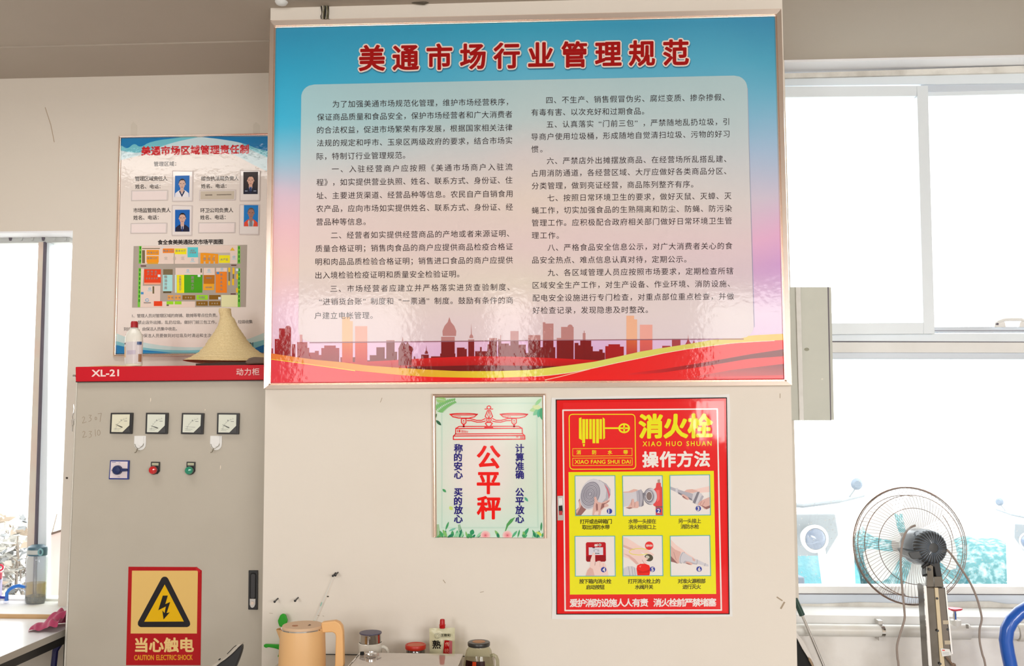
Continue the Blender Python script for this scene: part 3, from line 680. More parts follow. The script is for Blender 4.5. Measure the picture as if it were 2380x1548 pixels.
z8 = lambda x, y: (1270+x/5.289, 1180+y/5.289)
Y = -.0096
st = [(1309, 936), (1683, 932), (1690, 1423), (1310.5, 1423)]
b = MB(); b.slab(st, Y, -.009, 0, pc((228, 26, 30)))
b.build('sticker', pf, hyd)
b = MB(); Y1 = Y-.0004; YL = pc((232, 226, 22)); WT = pc((236, 226, 224)); 
line(b, [(1308.5, 953.5), (1667, 950.5), (1676.5, 1418), (1313.5, 1419)], 3.4, Y1, WT, closed=True)
yq = [(1321.4, 1097.3), (1659, 1094.4), (1664.6, 1380.5), (1324.5, 1382)]; b.flat(yq, Y1, YL)
line(b, rrect([(1322.6, 963), (1475.8, 963), (1477.6, 1090), (1324.5, 1090.8)], 9), 2.0, Y1, YL, closed=True)
for r_ in ((315, 735, 1027, 824), (315, 850, 1029, 938)): line(b, [z7(r_[0], r_[1]+2), z7(r_[2], r_[1]-3), z7(r_[2], r_[3]-3), z7(r_[0], r_[3]+2)], 1.0, Y1, YL, closed=True)
Z = lambda l: [z7(*p) for p in l]
b.flat(Z([(390, 372), (420, 362), (425, 635), (390, 615)]), Y1, YL); b.flat(Z([(675, 362), (700, 380), (703, 610), (680, 628)]), Y1, YL)
for x0, x1, y1 in ((429, 464, 672), (470, 502, 622), (513, 545, 622), (553, 585, 672), (595, 630, 672), (636, 666, 622)): b.flat(Z([(x0, 382), (x1, 382), (x1, y1), (x0, y1)]), Y1, YL)
b.flat(Z([(435, 682), (463, 682), (455, 712), (442, 712)]), Y1, YL); b.flat(Z([(700, 481), (868, 481), (868, 501), (700, 501)]), Y1, YL)
line(b, Z(ell(932, 492, 60, 50, 24)), 3.8, Y1, YL, closed=True)
b.flat(Z([(870, 482), (994, 482), (994, 502), (870, 502)]), Y1-.0001, YL); b.flat(Z([(922, 440), (942, 440), (942, 544), (922, 544)]), Y1-.0001, YL)
b.build('border_and_reel_symbol', pf, hyd)
b = MB(); Y2 = Y-.0009
for ch, x in zip('消防水带', (387, 575, 762, 950)):
    q = z7(x, 780); text(b, ch, q[0]-5, q[1], q[0]+5, q[1], 11, Y2, YL, bold=.02)
q = z7(340, 895); r_ = z7(1010, 893); text(b, 'XIAO FANG SHUI DAI', q[0], q[1], r_[0], r_[1], 12.6, Y2, YL, bold=.01)
text(b, '消火栓', 1486.5, 990.8, 1654.5, 989.5, 58, Y2, YL, bold=.042)
text(b, 'XIAO HUO SHUAN', 1493.8, 1031.6, 1653.7, 1030.6, 15.8, Y2, YL, bold=.012, sx=.92)
text(b, '操作方法', 1494, 1068, 1649, 1066.5, 38.5, Y2, pc((238, 230, 226)), bold=.035)
text(b, '爱护消防设施人人有责', 1324.5, 1401.5, 1506, 1400.6, 20, Y2, WT, bold=.03); text(b, '消火栓前严禁堵塞', 1519, 1400.6, 1664.3, 1400, 20, Y2, WT, bold=.03)
BK = pc((60, 54, 20)); BK2 = pc((92, 86, 40))
for s_, x0, x1, y, c in (('打开或击碎箱门', 1348, 1421.8, 1212.2, BK), ('取出消防水带', 1353.2, 1416.8, 1225.2, BK), ('水带一头接在', 1460.6, 1524.7, 1211.8, BK2), ('消火栓接口上', 1461, 1525, 1225, BK2), ('另一头接上', 1576.7, 1629, 1211, BK2), ('消防水枪', 1582, 1624.5, 1224, BK2),
    ('按下箱内消火栓', 1346.4, 1420.7, 1351.3, BK), ('启动按钮', 1362.3, 1405, 1364.7, BK), ('打开消火栓上的', 1459.6, 1534, 1351, BK), ('水阀开关', 1476, 1518, 1364.3, BK), ('对准火源根部', 1575.7, 1639.6, 1350.7, BK), ('进行灭火', 1586.5, 1628.8, 1364, BK)):
    text(b, s_, x0, y, x1, y-.3, 11.6, Y2, c, bold=.024)
b.build('lettering', pf, hyd)
# six instruction pictures, each printed in a 0..100 square
SK, SKD, SKL = (218, 176, 168), (150, 104, 102), (236, 206, 200)
GY, GYD, GYL = (176, 174, 186), (128, 126, 138), (206, 204, 212)
def picture(q, items, num, nq, name):
    b = MB(); b.flat(q, Y-.0009, pc((232, 226, 224)))
    for k, it in enumerate(items):
        kind = it[0]; Yk = Y-.0011-.00007*k; cl = lambda u, v: Q(q, max(.8, min(99.2, u))/100, max(.8, min(99.2, v))/100)
        if kind == 'p': b.flat([cl(*p) for p in it[2]], Yk, pc(it[1]))
        elif kind == 'e':
            _, c, cx, cy, rx, ry, rot = it; b.flat([cl(*p) for p in ell(cx, cy, rx, ry, 24, rot=rot)], Yk, pc(c))
        elif kind == 'l': line(b, [cl(*p) for p in it[3]], it[2], Yk, pc(it[1]), closed=(len(it) > 4))
    line(b, q, 1.5, Y-.0029, pc((70, 176, 190)), closed=True)
    b.flat(ell(nq[0], nq[1], 6.2, 6.2, 18), Y-.0031, pc((50, 64, 160)))
    text(b, num, nq[0]-2.4, nq[1]+.2, nq[0]+2.4, nq[1]+.2, 12.5, Y-.0034, WT, bold=.03)
    b.build(name, pf, hyd)
# 1: coiled hose in two hands
it = [('p', SKD, [(1, 99), (1, 86), (10, 78), (8, 62), (14, 52), (20, 49), (22, 70), (27, 84), (14, 99)]), ('p', SK, [(1, 88), (9, 79), (9, 64), (15, 54), (18, 60), (13, 78), (3, 96)]),
      ('p', GY, [(45, 9), (62, 11), (78, 20), (88, 34), (88, 48), (80, 62), (60, 70), (50, 84)]), ('p', GYL, [(62, 12), (72, 20), (78, 36), (76, 56), (66, 68), (60, 68), (66, 40)]), ('p', (206, 110, 124), [(72, 20), (82, 32), (87, 48), (84, 60), (82, 46), (78, 32)]),
      ('e', GYL, 40, 46, 27, 40, .35), ('e', GY, 38, 48, 23, 35, .35)]
for k in range(7):
    r = 22-3*k; it.append(('l', (104, 100, 116) if k % 2 == 0 else (132, 128, 142), 1.15, ell(38-.2*k, 45+.1*k, r, r*1.35, 22, rot=.35), 1))
it += [('p', SK, [(42, 99), (45, 76), (48, 64), (47, 54), (51, 52), (57, 66), (66, 68), (78, 62), (86, 60), (86, 64), (78, 70), (83, 73), (82, 77), (72, 80), (64, 88), (62, 99)]), ('p', SKD, [(52, 68), (56, 72), (56, 86), (52, 88), (51, 76)]), ('p', SKL, [(46, 98), (49, 90), (58, 90), (56, 99)]), ('p', SKD, [(66, 70), (76, 68), (84, 62), (82, 66), (72, 72), (72, 78), (62, 86)])]
picture([(1336.5, 1106), (1429.5, 1105.6), (1430.8, 1198.3), (1337.6, 1198.8)], it, '1', z7(757, 1487), 'hose_coil_picture')
# 2: coupling to hydrant
it = [('p', SK, [(1, 40), (14, 39), (28, 33), (38, 35), (34, 42), (20, 44), (1, 42)]), ('p', GYL, [(1, 42), (22, 42), (36, 38), (36, 76), (20, 74), (1, 78)]), ('p', GY, [(34, 38), (46, 34), (50, 40), (51, 60), (50, 76), (42, 78), (36, 76)]), ('p', GYD, [(46, 34), (49, 42), (50, 58), (46, 78), (52, 74), (52, 46)]), ('l', GYD, .8, [(40, 36), (42, 50), (41, 76)]),
      ('p', SK, [(6, 80), (14, 76), (20, 66), (22, 58), (27, 58), (29, 68), (33, 64), (39, 64), (40, 78), (36, 81), (24, 81), (16, 83)]), ('p', SKD, [(6, 80), (16, 83), (24, 81), (20, 79)]), ('l', SKD, .7, [(22, 60), (21, 74)]), ('l', SKD, .7, [(30, 66), (29, 78)]),
      ('p', (170, 150, 140), [(88, 10), (94, 9), (94, 18), (88, 18)]), ('p', (222, 76, 78), [(85, 18), (96, 18), (96, 26), (99, 30), (99, 99), (82, 99), (82, 78), (76, 74), (78, 34), (83, 30)]), ('p', (236, 110, 110), [(84, 36), (92, 36), (92, 60), (86, 66)]), ('p', (150, 90, 86), [(82, 76), (99, 76), (99, 81), (82, 81)]),
      ('e', GYD, 69, 52, 17, 21, 0), ('e', GYL, 71, 52, 14.5, 20, 0), ('e', GY, 67, 52, 13, 18, 0), ('e', GYD, 66.5, 52, 11, 15, 0), ('e', GYL, 66, 51, 9, 13, 0), ('e', (132, 116, 116), 66, 51, 7, 10.5, 0), ('p', GYD, [(51, 43), (56, 42), (58, 50), (52, 49)])]
picture([(1447, 1106), (1539.5, 1105.6), (1540.8, 1198.3), (1448.6, 1198.8)], it, '2', z7(1343, 1483), 'coupling_picture')
# 3: nozzle onto the other end
it = [('p', SKL, [(99, 28), (60, 36), (42, 36), (36, 42), (60, 46), (80, 44), (99, 43)]), ('p', SK, [(36, 40), (42, 36), (56, 35), (70, 40), (60, 44), (46, 44), (40, 48)]), ('p', GY, [(1, 28), (14, 33), (34, 40), (56, 46), (70, 54), (64, 66), (44, 56), (20, 44), (1, 35)]), ('p', GYL, [(14, 32), (20, 32), (18, 44), (13, 41)]), ('p', GYD, [(20, 42), (44, 54), (62, 64), (60, 66), (42, 58), (20, 46)]),
      ('p', GYL, [(58, 44), (68, 42), (76, 46), (64, 70), (54, 62)]), ('p', GYD, [(68, 42), (74, 42), (62, 72), (56, 68)]), ('p', GYL, [(74, 44), (80, 48), (68, 74), (63, 72)]), ('p', GY, [(80, 50), (84, 54), (74, 72), (70, 70)]),
      ('p', SK, [(28, 48), (34, 48), (44, 54), (48, 60), (44, 62), (34, 58)]), ('p', SKD, [(30, 54), (44, 62), (40, 58), (32, 51)]), ('p', SK, [(68, 74), (74, 66), (82, 62), (99, 55), (99, 80), (86, 86), (78, 78), (72, 76)]), ('p', SKD, [(74, 74), (82, 80), (90, 86), (99, 82), (99, 76), (88, 80)]), ('l', SKD, .7, [(78, 66), (74, 74)]), ('l', SKD, .7, [(86, 66), (80, 76)])]
picture([(1557, 1105), (1649.5, 1103.6), (1651.5, 1197), (1558.5, 1198)], it, '3', z7(1822, 1455), 'nozzle_joining_picture')
# 4: finger on the alarm button
it = [('p', (186, 20, 34), [(30, 15), (74, 15), (77, 18), (77, 61), (74, 64), (30, 64), (27, 61), (27, 18)]), ('p', (150, 14, 26), [(27, 50), (77, 48), (77, 61), (74, 64), (30, 64), (27, 61)]), ('p', (214, 212, 224), [(34, 28), (70, 28), (70, 47), (34, 47)]), ('e', (200, 190, 190), 62, 22, 4, 3.6, 0), ('e', (150, 120, 120), 62, 22, 2.4, 2, 0), ('p', (226, 214, 214), [(48, 24), (50, 19), (53, 21), (56, 18), (57, 25), (50, 26)]), ('p', (50, 50, 60), [(43, 28), (50, 28), (49, 30), (44, 30)]), ('l', (120, 120, 130), .8, [(46, 33), (60, 33)]), ('l', (90, 90, 100), 1.1, [(46, 37), (49, 37)]), ('l', (90, 90, 100), 1.1, [(56, 37), (60, 37)]), ('p', (30, 30, 36), [(51, 41), (54, 43), (51, 45)]), ('l', (70, 70, 80), 1.6, [(55, 43), (60, 43)]),
      ('p', SKL, [(25, 99), (30, 84), (37, 76), (38, 60), (44, 42), (47, 40), (50, 44), (50, 62), (50, 68), (56, 62), (62, 62), (68, 66), (74, 66), (77, 76), (80, 84), (83, 99)]), ('p', SK, [(37, 78), (44, 82), (48, 99), (26, 99), (30, 86)]), ('l', SKD, 1.0, [(50, 64), (49, 73)]), ('l', SK, .9, [(62, 64), (62, 76)]), ('l', SK, .9, [(70, 68), (70, 80)])]
picture([(1336.5, 1246.5), (1429, 1246), (1430.4, 1339), (1337.3, 1339.3)], it, '4', z8(703, 762), 'button_press_picture')
# 5: turning the valve
it = [('p', SKL, [(1, 3), (12, 6), (40, 24), (56, 32), (74, 44), (79, 48), (76, 50), (58, 46), (40, 38), (18, 32), (1, 24)]), ('p', SK, [(1, 22), (20, 30), (44, 40), (38, 42), (14, 34), (1, 28)]), ('e', (84, 78, 66), 65, 55, 11, 9, .2), ('e', (200, 196, 180), 62, 53, 5, 3.4, .4),
      ('p', SKL, [(1, 32), (16, 36), (36, 34), (46, 42), (56, 54), (64, 58), (58, 62), (60, 70), (54, 73), (48, 66), (44, 70), (34, 72), (22, 62), (14, 56), (1, 52)]), ('p', SK, [(1, 44), (14, 52), (24, 62), (34, 72), (40, 70), (30, 58), (16, 48)]), ('l', SKD, .7, [(48, 60), (54, 70)]),
      ('p', GYL, [(1, 82), (12, 76), (24, 76), (34, 82), (36, 99), (1, 99)]), ('l', GYD, .8, [(14, 77), (17, 99)]), ('l', GYD, .8, [(22, 77), (25, 99)]), ('l', GYD, .8, [(28, 79), (31, 99)]),
      ('p', (232, 34, 28), [(34, 82), (36, 74), (44, 70), (56, 70), (66, 74), (69, 84), (66, 99), (36, 99)]), ('p', (206, 20, 16), [(36, 84), (50, 90), (68, 84), (64, 92), (40, 94)]), ('p', (250, 110, 100), [(40, 76), (46, 74), (44, 80)]), 
      ('l', (232, 222, 80), 1.4, ell(41, 40, 25, 8, 20, .6, 5.6)), ('e', (228, 50, 50), 66.5, 25, 10.5, 10.5, 0)]
picture([(1447.3, 1245.5), (1539.5, 1245), (1541, 1338), (1448, 1338.5)], it, '5', z8(1303, 758), 'valve_turning_picture')
b = MB(); text(b, '逆时针', 1501.5, 1268.3, 1517, 1268.3, 5.6, Y-.0032, WT, bold=.03); b.build('small_lettering', pf, hyd)
# 6: aiming the nozzle
it = [('p', SKL, [(1, 8), (14, 22), (30, 34), (42, 44), (58, 54), (62, 62), (58, 62), (44, 56), (30, 50), (12, 36), (1, 26)]), ('p', SK, [(1, 24), (12, 34), (26, 40), (26, 50), (22, 68), (16, 69), (6, 64), (1, 64)]), ('p', SKD, [(1, 50), (10, 60), (18, 69), (6, 65), (1, 64)]), ('l', SKD, .6, [(8, 40), (14, 60)]),
      ('e', GYL, 28, 54, 5.5, 15, .3), ('l', GYD, .8, ell(30, 54.5, 5, 14.5, 18, rot=.3), 1), ('p', GYL, [(32, 40), (44, 48), (58, 56), (68, 60), (66, 70), (52, 68), (38, 64), (26, 68)]), ('p', GY, [(36, 62), (52, 66), (66, 70), (66, 72), (50, 70), (30, 68)]), ('p', GYL, [(68, 60), (84, 68), (94, 72), (95, 77), (90, 77), (80, 74), (66, 70)]), ('l', GYD, .8, [(67, 60), (66, 71)]), ('l', GYD, .8, [(87, 69), (85, 76)]),
      ('p', SK, [(36, 66), (42, 64), (50, 66), (56, 70), (52, 73), (44, 72)]), ('p', SKD, [(38, 69), (52, 73), (48, 70), (40, 67)]), ('p', SK, [(54, 54), (62, 60), (61, 64), (56, 62)])]
picture([(1557.8, 1246), (1650, 1244.6), (1652, 1338), (1559, 1339)], it, '6', z8(1878, 755), 'nozzle_aiming_picture')
# latch
lt = MB().slab([(1295.5, 1152.5), (1309.5, 1152), (1311, 1209.5), (1296, 1210)], -.0125, -.009).build('latch_plate', M['silver'], hyd, bevel=.0008)
MB().slab([(1298.5, 1176), (1307, 1175), (1308, 1191), (1299, 1192)], -.014, -.0125).build('latch_recess', M['blackm'], lt)
MB().slab([(1299, 1188), (1307, 1187.5), (1307.5, 1197), (1299.5, 1197.5)], -.019, -.0125).build('red_tab', mat('red_tab', lin((190, 20, 24)), .4), lt)
MB().slab([(1298, 1158), (1307, 1157.5), (1308, 1173), (1299, 1174)], -.017, -.0125).build('latch_button', M['white'], lt, bevel=.0008)

# ================================================================ pegs, string on the pillar
def peg(px, py, dx, lab, L=.035):
    a = P(px, py, 0); e = Vector((a.x+dx, -L, a.z-.004)); mb = MB().tube([a, e], .0026, 8); mb.lathe([(0, 0), (.0042, .001), (.0042, .004), (0, .005)], e, 10, M=Matrix.Rotation(math.pi/2, 3, 'X'))
    return tag(mb.build('wall_peg', M['black']), lab, 'peg', 'black pegs in the pillar')
peg(646, 1391, -.0, 'short black peg in the pillar, the lower left one above the kettle'); peg(693, 1389, -.0, 'short black peg in the pillar straight above the kettle lid')
peg(780, 1331.5, .0, 'short black peg at the top of the slanting clear cord, left one of the pair'); peg(785.5, 1330.5, .0, 'short black peg at the top of the slanting clear cord, right one of the pair')
cord = MB(); a = P(775, 1339, -.012); e = P(722, 1462, -.018); m_ = (a+e)/2+Vector((.003, 0, .003))
cord.tube([a, (a+m_)/2, m_, (m_+e)/2, e], [.0006, .0011, .0016, .0014, .0010], 5); cd_ = tag(cord.build('cord', mat('clear_nylon_cord', (.80, .82, .78), .3)), 'clear nylon cord slanting down from the paired pegs to behind the kettle', 'cord')
for t in (.5, .84):
    p0 = a.lerp(e, t); p1 = a.lerp(e, t+.07); mbb = MB().tube([p0, p1], .0022, 6); mbb.build('green_wrap', mat('green_wrap', (.25, .55, .45), .4), cd_)
mb = MB(); mb.tube([P(775.5, 1342, -.012)+Vector((.004*math.cos(t), 0, .006*math.sin(t))) for t in [i*math.pi/5 for i in range(10)]], .0006, 4, closed=True); mb.build('loop', mat('clear_loop', (.85, .85, .82), .3), cd_)
# ceiling pipe end and grimy cable at the top of the pillar
p0 = P(656, 2, -.04); pp = MB(); pp.lathe([(0, 0), (.010, .0), (.019, .004), (.0245, .013), (.0265, .028), (.0265, .28)], (p0.x, -.05, P(656, 12, -.05).z), 20)
pp = pp.build('ceiling_pipe', M['white'], smooth=True); tag(pp, 'grey white rounded pipe end hanging by the top left of the pillar', 'pipe')
cb = MB(); ptsc = [P(x, y, -.012) for x, y in [(668, 8), (690, 2), (720, -2), (760, -1), (800, -4), (860, -5), (940, -6), (960, 1), (985, 3), (1000, -2), (1040, -8)]]
cb.tube(ptsc, [.010, .012, .011, .010, .011, .010, .010, .012, .013, .011, .009], 8)
cbl = tag(cb.build('cable_bundle', mat('grimy_cable', (.10, .085, .06), .7)), 'dark grimy cable bundle along the top of the pillar', 'cable')
b = MB(); rnd = random.Random(9)
for k in range(7):
    x = 748+k*2.6; b.tube([P(x+rnd.uniform(-2, 2), y, -.006-.002*(k % 3)) for y in (-2, 8, 18, 28, 38, 47)], .0018+.001*(k % 2), 5, mi=k % 3)
tag(b.build('wire_tail', [M['blackm'], mat('frayed_wire', (.55, .5, .42), .6), mat('olive_wire', (.16, .15, .09), .7)]), 'black and grey frayed wires dropping behind the top of the big board', 'wire')
b = MB(); b.flat(ell(978, 2, 28, 8, 12), -.0008, pc((110, 116, 84))); b.flat([(745, 0), (765, 0), (764, 46), (748, 46)], -.0007, pc((120, 108, 84))); struct(b.build('mould_stain', M['vcmatte'], bpy.data.objects['wall_pillar']))
# ================================================================ the district responsibility poster on the left wall
PYW = WY-.014
pm3 = printmat('wrinkled_laminate_print', .5, 1, .05, 38, .42, detail=3)
qo = [(275, 315), (634, 309), (628, 826), (262, 829)]; qi = [(283, 322), (627, 316), (621, 818.5), (270.5, 821.5)]
pos = thing('framed_poster', 'silver-framed white and blue poster with ID photos and a market map, above the metal cabinet', 'poster', P(440, 828, WY))
frame('frame', qo, qi, WY, [(0, .016), (.2, .022), (.55, .018), (.7, .020), (1, .013)], M['metal'], pos)
b = MB(); b.flat(qi, PYW, pc((228, 218, 212))); 
def pts_(l): return [(x, y) for x, y in l]
za = lambda x, y: (250+x/2.716, 290+y/2.716)
LB, MBL, DB = (176, 214, 224), (110, 190, 206), (14, 120, 180)
b.flat([qi[0], (626.5, 316.5)]+wave([(625, 400), (590, 384), (540, 356), (470, 345), (380, 350), (320, 362), (281, 372)]), PYW-.0002, pc((196, 220, 228)))
b.flat([(283, 322)]+wave([(460, 319), (400, 331), (345, 352), (310, 356), (282, 350)]), PYW-.0004, pc(MBL))
b.flat([(283, 322)]+wave([(420, 319.5), (350, 328), (326, 344), (312, 332), (296, 347), (282, 338)]), PYW-.0006, pc(DB))
b.flat([(470, 318.5), (626.5, 316.5)]+wave([(626, 352), (600, 346), (560, 331), (510, 323), (470, 318.5)]), PYW-.0006, pc(DB))
b.flat([(560, 331), (600, 343), (626, 350), (626, 368), (600, 356), (570, 342)], PYW-.0005, pc(MBL))
b.flat([qi[3]]+wave([(271, 775), (300, 787), (350, 800), (420, 808), (500, 806), (560, 795), (623, 770)])+[qi[2]], PYW-.0002, pc((190, 214, 214)))
b.flat([qi[3]]+wave([(270.7, 793), (310, 804), (370, 813), (450, 815), (540, 808), (622, 788)])+[qi[2]], PYW-.0004, pc((120, 184, 196)))
b.flat([(270.5, 821.5), (270.6, 802), (320, 812), (400, 819.6)], PYW-.0006, pc(DB)); b.flat([(540, 819.2), (590, 810), (622, 798), (621, 818.5)], PYW-.0006, pc((10, 104, 170)))
b.build('printed_sheet', pm3, pos)
b = MB(); YT = PYW-.0009; TX = pc((62, 56, 54)); RD = pc((200, 24, 36))
text(b, '美通市场区域管理责任制', 329, 351, 577.5, 346.5, 22, YT, RD, bold=.04)
text(b, '管理区域：', 357.5, 381, 409, 380.5, 12, YT, TX, bold=.01)
for s_, x0, y0, x1, em in (('管理区域责任人', 313.7, 415.3, 389, 11.6), ('姓名、电话：', 314.4, 433.8, 372.6, 11.2), ('综合执法局负责人', 467.3, 415, 554.6, 11.6), ('姓名、电话：', 467.4, 432.7, 526, 11.2), ('市场监管局负责人', 310, 489, 396.5, 11.6), ('姓名、电话：', 310, 506, 368.5, 11.2), ('环卫公司负责人', 465.4, 489, 542, 11.6), ('姓名、电话：', 465.4, 505.4, 524, 11.2), ):
    text(b, s_, x0, y0, x1, y0-.8, em, YT, TX, bold=.012)
text(b, '食全食美美通批发市场平面图', 366.7, 563.2, 518, 561.6, 12.2, YT, pc((44, 38, 40)), bold=.03)
for s_, x0, y0, x1, y1 in (('1、管理人员对管理区域的商铺、散摊等零点位负责。', 307, 734, 505, 732.6), ('2、禁止店外出摊，乱扔垃圾。做好门前三包工作，散', 307, 749.4, 517.5, 748.6), ('垃圾收集', 553, 748, 587, 747.5), ('到垃圾箱，由保洁人员集中收走。', 287.5, 764.8, 411, 764.2), ('3、公司的保洁人员要做到对垃圾及时清运和主次', 292, 780.3, 491, 779.5)):
    text(b, s_, x0, y0, x1, y1, 9.3, YT, pc((84, 80, 82)))
text(b, '制', 579, 800.5, 588.5, 800.5, 11, YT, pc((30, 40, 50)), bold=.01)
b.build('lettering', pm3, pos)
# map
b = MB(); zm = lambda x, y: (290+x/7.677, 560+y/7.677); YM = PYW-.0007
RJ = [0]
def R(x0, y0, x1, y1, c, k=0, sk=None): RJ[0] = (RJ[0]+1) % 90; b.flat([zm(x0, y0), zm(x1, y0), zm(x1, y1), zm(x0, y1)], YM-.0001*k-RJ[0]*3e-6, pc(c))
b.flat([zm(158, 92), zm(2183, 70), zm(2160, 1178), zm(130, 1190)], YM, pc((170, 160, 150)))
RO = (226, 206, 196); GY_ = (168, 158, 146)
b.flat([zm(300, 92), zm(2015, 75), zm(2005, 405), zm(295, 410)], YM-.0001, pc(RO))
b.flat([zm(285, 490), zm(345, 490), zm(320, 800), zm(635, 800), zm(630, 1080), zm(1255, 1080), zm(1255, 1185), zm(275, 1185)], YM-.0001, pc(RO))
for k in range(2):
    xx = ((270, 245), (2030, 2030))[k]
    for y0, y1 in ((90, 405), (485, 1180)):
        t0, t1 = (y0-90)/1100, (y1-90)/1100; f = lambda t: xx[0]+(xx[1]-xx[0])*t
        b.flat([zm(f(t0)-16, y0), zm(f(t0)+30, y0), zm(f(t1)+30, y1), zm(f(t1)-16, y1)], YM-.0002, pc((112, 196, 60)))
        n_ = int((y1-y0)/78)
        for j in range(n_):
            ya = y0+10+j*78; t = (ya-90)/1100; b.flat([zm(f(t)-2, ya), zm(f(t)+20, ya), zm(f(t)+20, ya+48), zm(f(t)-2, ya+48)], YM-.0003, pc((36, 130, 30)))
OR, OR2, YE, RD2, BR, CY, LG, GN, KH = (240, 150, 24), (240, 130, 30), (240, 224, 20), (226, 64, 22), (134, 94, 24), (84, 196, 206), (150, 216, 40), (70, 160, 24), (120, 104, 76)
for x0, y0, x1, y1, c in [(310,128,625,143,KH),(308,165,360,398,KH),(388,160,610,252,OR),(388,270,605,385,OR),(400,385,595,412,(220,160,50)),(678,135,882,215,OR2),(890,135,1100,238,YE),(1120,112,1308,292,CY),(875,215,890,410,GY_),(1310,210,1880,408,(190,180,170)),(1680,255,1876,392,YE),
    (345,505,645,745,RD2),(345,745,635,775,(240,160,130)),(685,505,855,605,KH),(680,605,850,895,(166,220,222)),(685,900,830,930,(90,78,50)),(905,480,1390,605,RO),(1055,605,1385,925,GN),(930,605,1060,928,YE),(895,605,925,925,(200,225,220)),(1405,480,1605,608,RO),(1408,608,1600,765,(186,112,20)),(1400,765,1595,878,(234,166,40)),(1630,480,1826,548,RO),(1622,548,1822,925,OR2),(1352,490,1376,565,(96,84,60)),
    (1848,475,1882,555,(236,190,30)),(1845,715,1878,790,(236,190,30)),(1922,475,1958,590,(236,190,30)),(1915,675,1950,790,(236,190,30)),(1990,590,2022,680,(236,190,30)),(1985,840,2020,920,(236,190,30)),(1852,555,1878,715,(120,104,60)),(1926,590,1950,675,(120,104,60)),
    (765,970,868,1050,(232,160,70)),(893,970,1000,1050,(232,160,70)),(1028,970,1256,1048,BR),(1280,965,1482,1048,LG),(1505,965,1708,1045,BR),(745,1078,868,1132,LG),(890,1078,1012,1132,LG),(1275,1075,1480,1155,BR),(1503,1075,1706,1153,BR),(1722,965,2016,1178,(226,226,178)),(518,1075,668,1162,RD2),(495,810,525,940,(108,96,66)),(285,438,382,456,(84,30,36)),(1898,425,1992,443,(84,30,36)),(1888,936,1980,954,(84,30,36)),(745,1134,785,1160,(100,90,70))]:
    R(x0, y0, x1, y1, c, 4)
b.flat([zm(1350, 215), zm(1420, 212), zm(1670, 235), zm(1665, 262), zm(1350, 262)], YM-.00105, pc(OR))
for x0 in (1350, 1440, 1526, 1610): R(x0, 255, x0+58, 405, OR, 5)
R(1350, 280, 1668, 365, OR, 6)
for x, y in ((675, 118), (1100, 115)): R(x-14, y-8, x+14, y+8, (200, 224, 240), 6)
for x, y in ((1208, 332), (1948, 285), (1125, 528), (1502, 522), (1733, 502), (445, 852)): line(b, [zm(x-16, y-15), zm(x+16, y-15), zm(x+16, y+15), zm(x-16, y+15)], .9, YM-.0010, pc((110, 186, 222)), closed=True); line(b, [zm(x-38, y+38), zm(x+38, y+38)], 1.4, YM-.0010, pc((170, 212, 228)))
for x, y in ((612, 622), (1325, 620), (1692, 1022), (2004, 515)): R(x-24, y-22, x+24, y+22, (216, 228, 238), 6)
for x, y in ((310, 932), (1662, 572)): R(x-24, y-20, x+24, y+20, (64, 140, 200), 6)
b.flat([zm(1920, 112), zm(1965, 172), zm(1876, 172)], YM-.0010, pc((226, 180, 40))); line(b, [zm(398+30*math.cos(t), 1055+24*math.sin(t)) for t in [i*.7 for i in range(9)]], 1.2, YM-.0010, pc((90, 170, 216)))
line(b, [zm(342, 1103), zm(462, 1103)], 2.2, YM-.0010, pc((140, 134, 130)))
b.build('market_map', pm3, pos)
b = MB(); YG = YM-.0012; gz = pc((150, 140, 134))
def mt(s_, cx, cy, w2, em, c, vert=False, st=0):
    if vert:
        for k, ch in enumerate(s_): q = zm(cx, cy+k*st); text(b, ch, q[0]-w2/7.677, q[1], q[0]+w2/7.677, q[1], em, YG, c, bold=.02)
    else: q0, q1 = zm(cx-w2, cy), zm(cx+w2, cy); text(b, s_, q0[0], q0[1], q1[0], q1[1], em, YG, c, bold=.02)
mt('肉食大厅', 498, 208, 92, 5.2, gz); mt('鱼鲜大厅', 490, 308, 88, 5.2, gz); mt('熟食大厅', 780, 175, 92, 5.4, gz); mt('面食大厅', 995, 175, 88, 5.4, gz); mt('交易区', 885, 308, 180, 8, pc((200, 186, 178)))
mt('综合', 1210, 168, 38, 4.8, gz); mt('市场部', 1212, 208, 58, 4.8, gz); mt('停车区', 1505, 322, 108, 7.5, gz); mt('水产区', 1775, 330, 68, 5.6, gz)
mt('调味品', 484, 548, 85, 5.2, gz); mt('产大厅', 484, 598, 85, 5.2, gz); mt('粮油冷库', 733, 640, 30, 7.4, gz, True, 66); mt('水果批发大厅', 992, 640, 26, 6.2, gz, True, 46); mt('蔬菜大厅', 1212, 655, 29, 7.4, gz, True, 65)
mt('副食品商店', 1728, 600, 24, 5.4, gz, True, 66); mt('副食品交易', 484, 668, 105, 4.2, gz); mt('综合楼', 1500, 660, 48, 4.6, gz); mt('批发交易区', 1500, 828, 60, 3.6, gz)
mt('商铺', 818, 1010, 45, 5, gz); mt('商铺', 946, 1010, 45, 5, gz); mt('干货区', 1375, 1008, 60, 6.2, gz)
for cx, cy in ((1135, 1010), (1375, 1115), (1605, 1115)): mt('交易区', cx, cy, 60, 3.8, pc((190, 176, 150)))
b.build('map_lettering', pm3, pos)
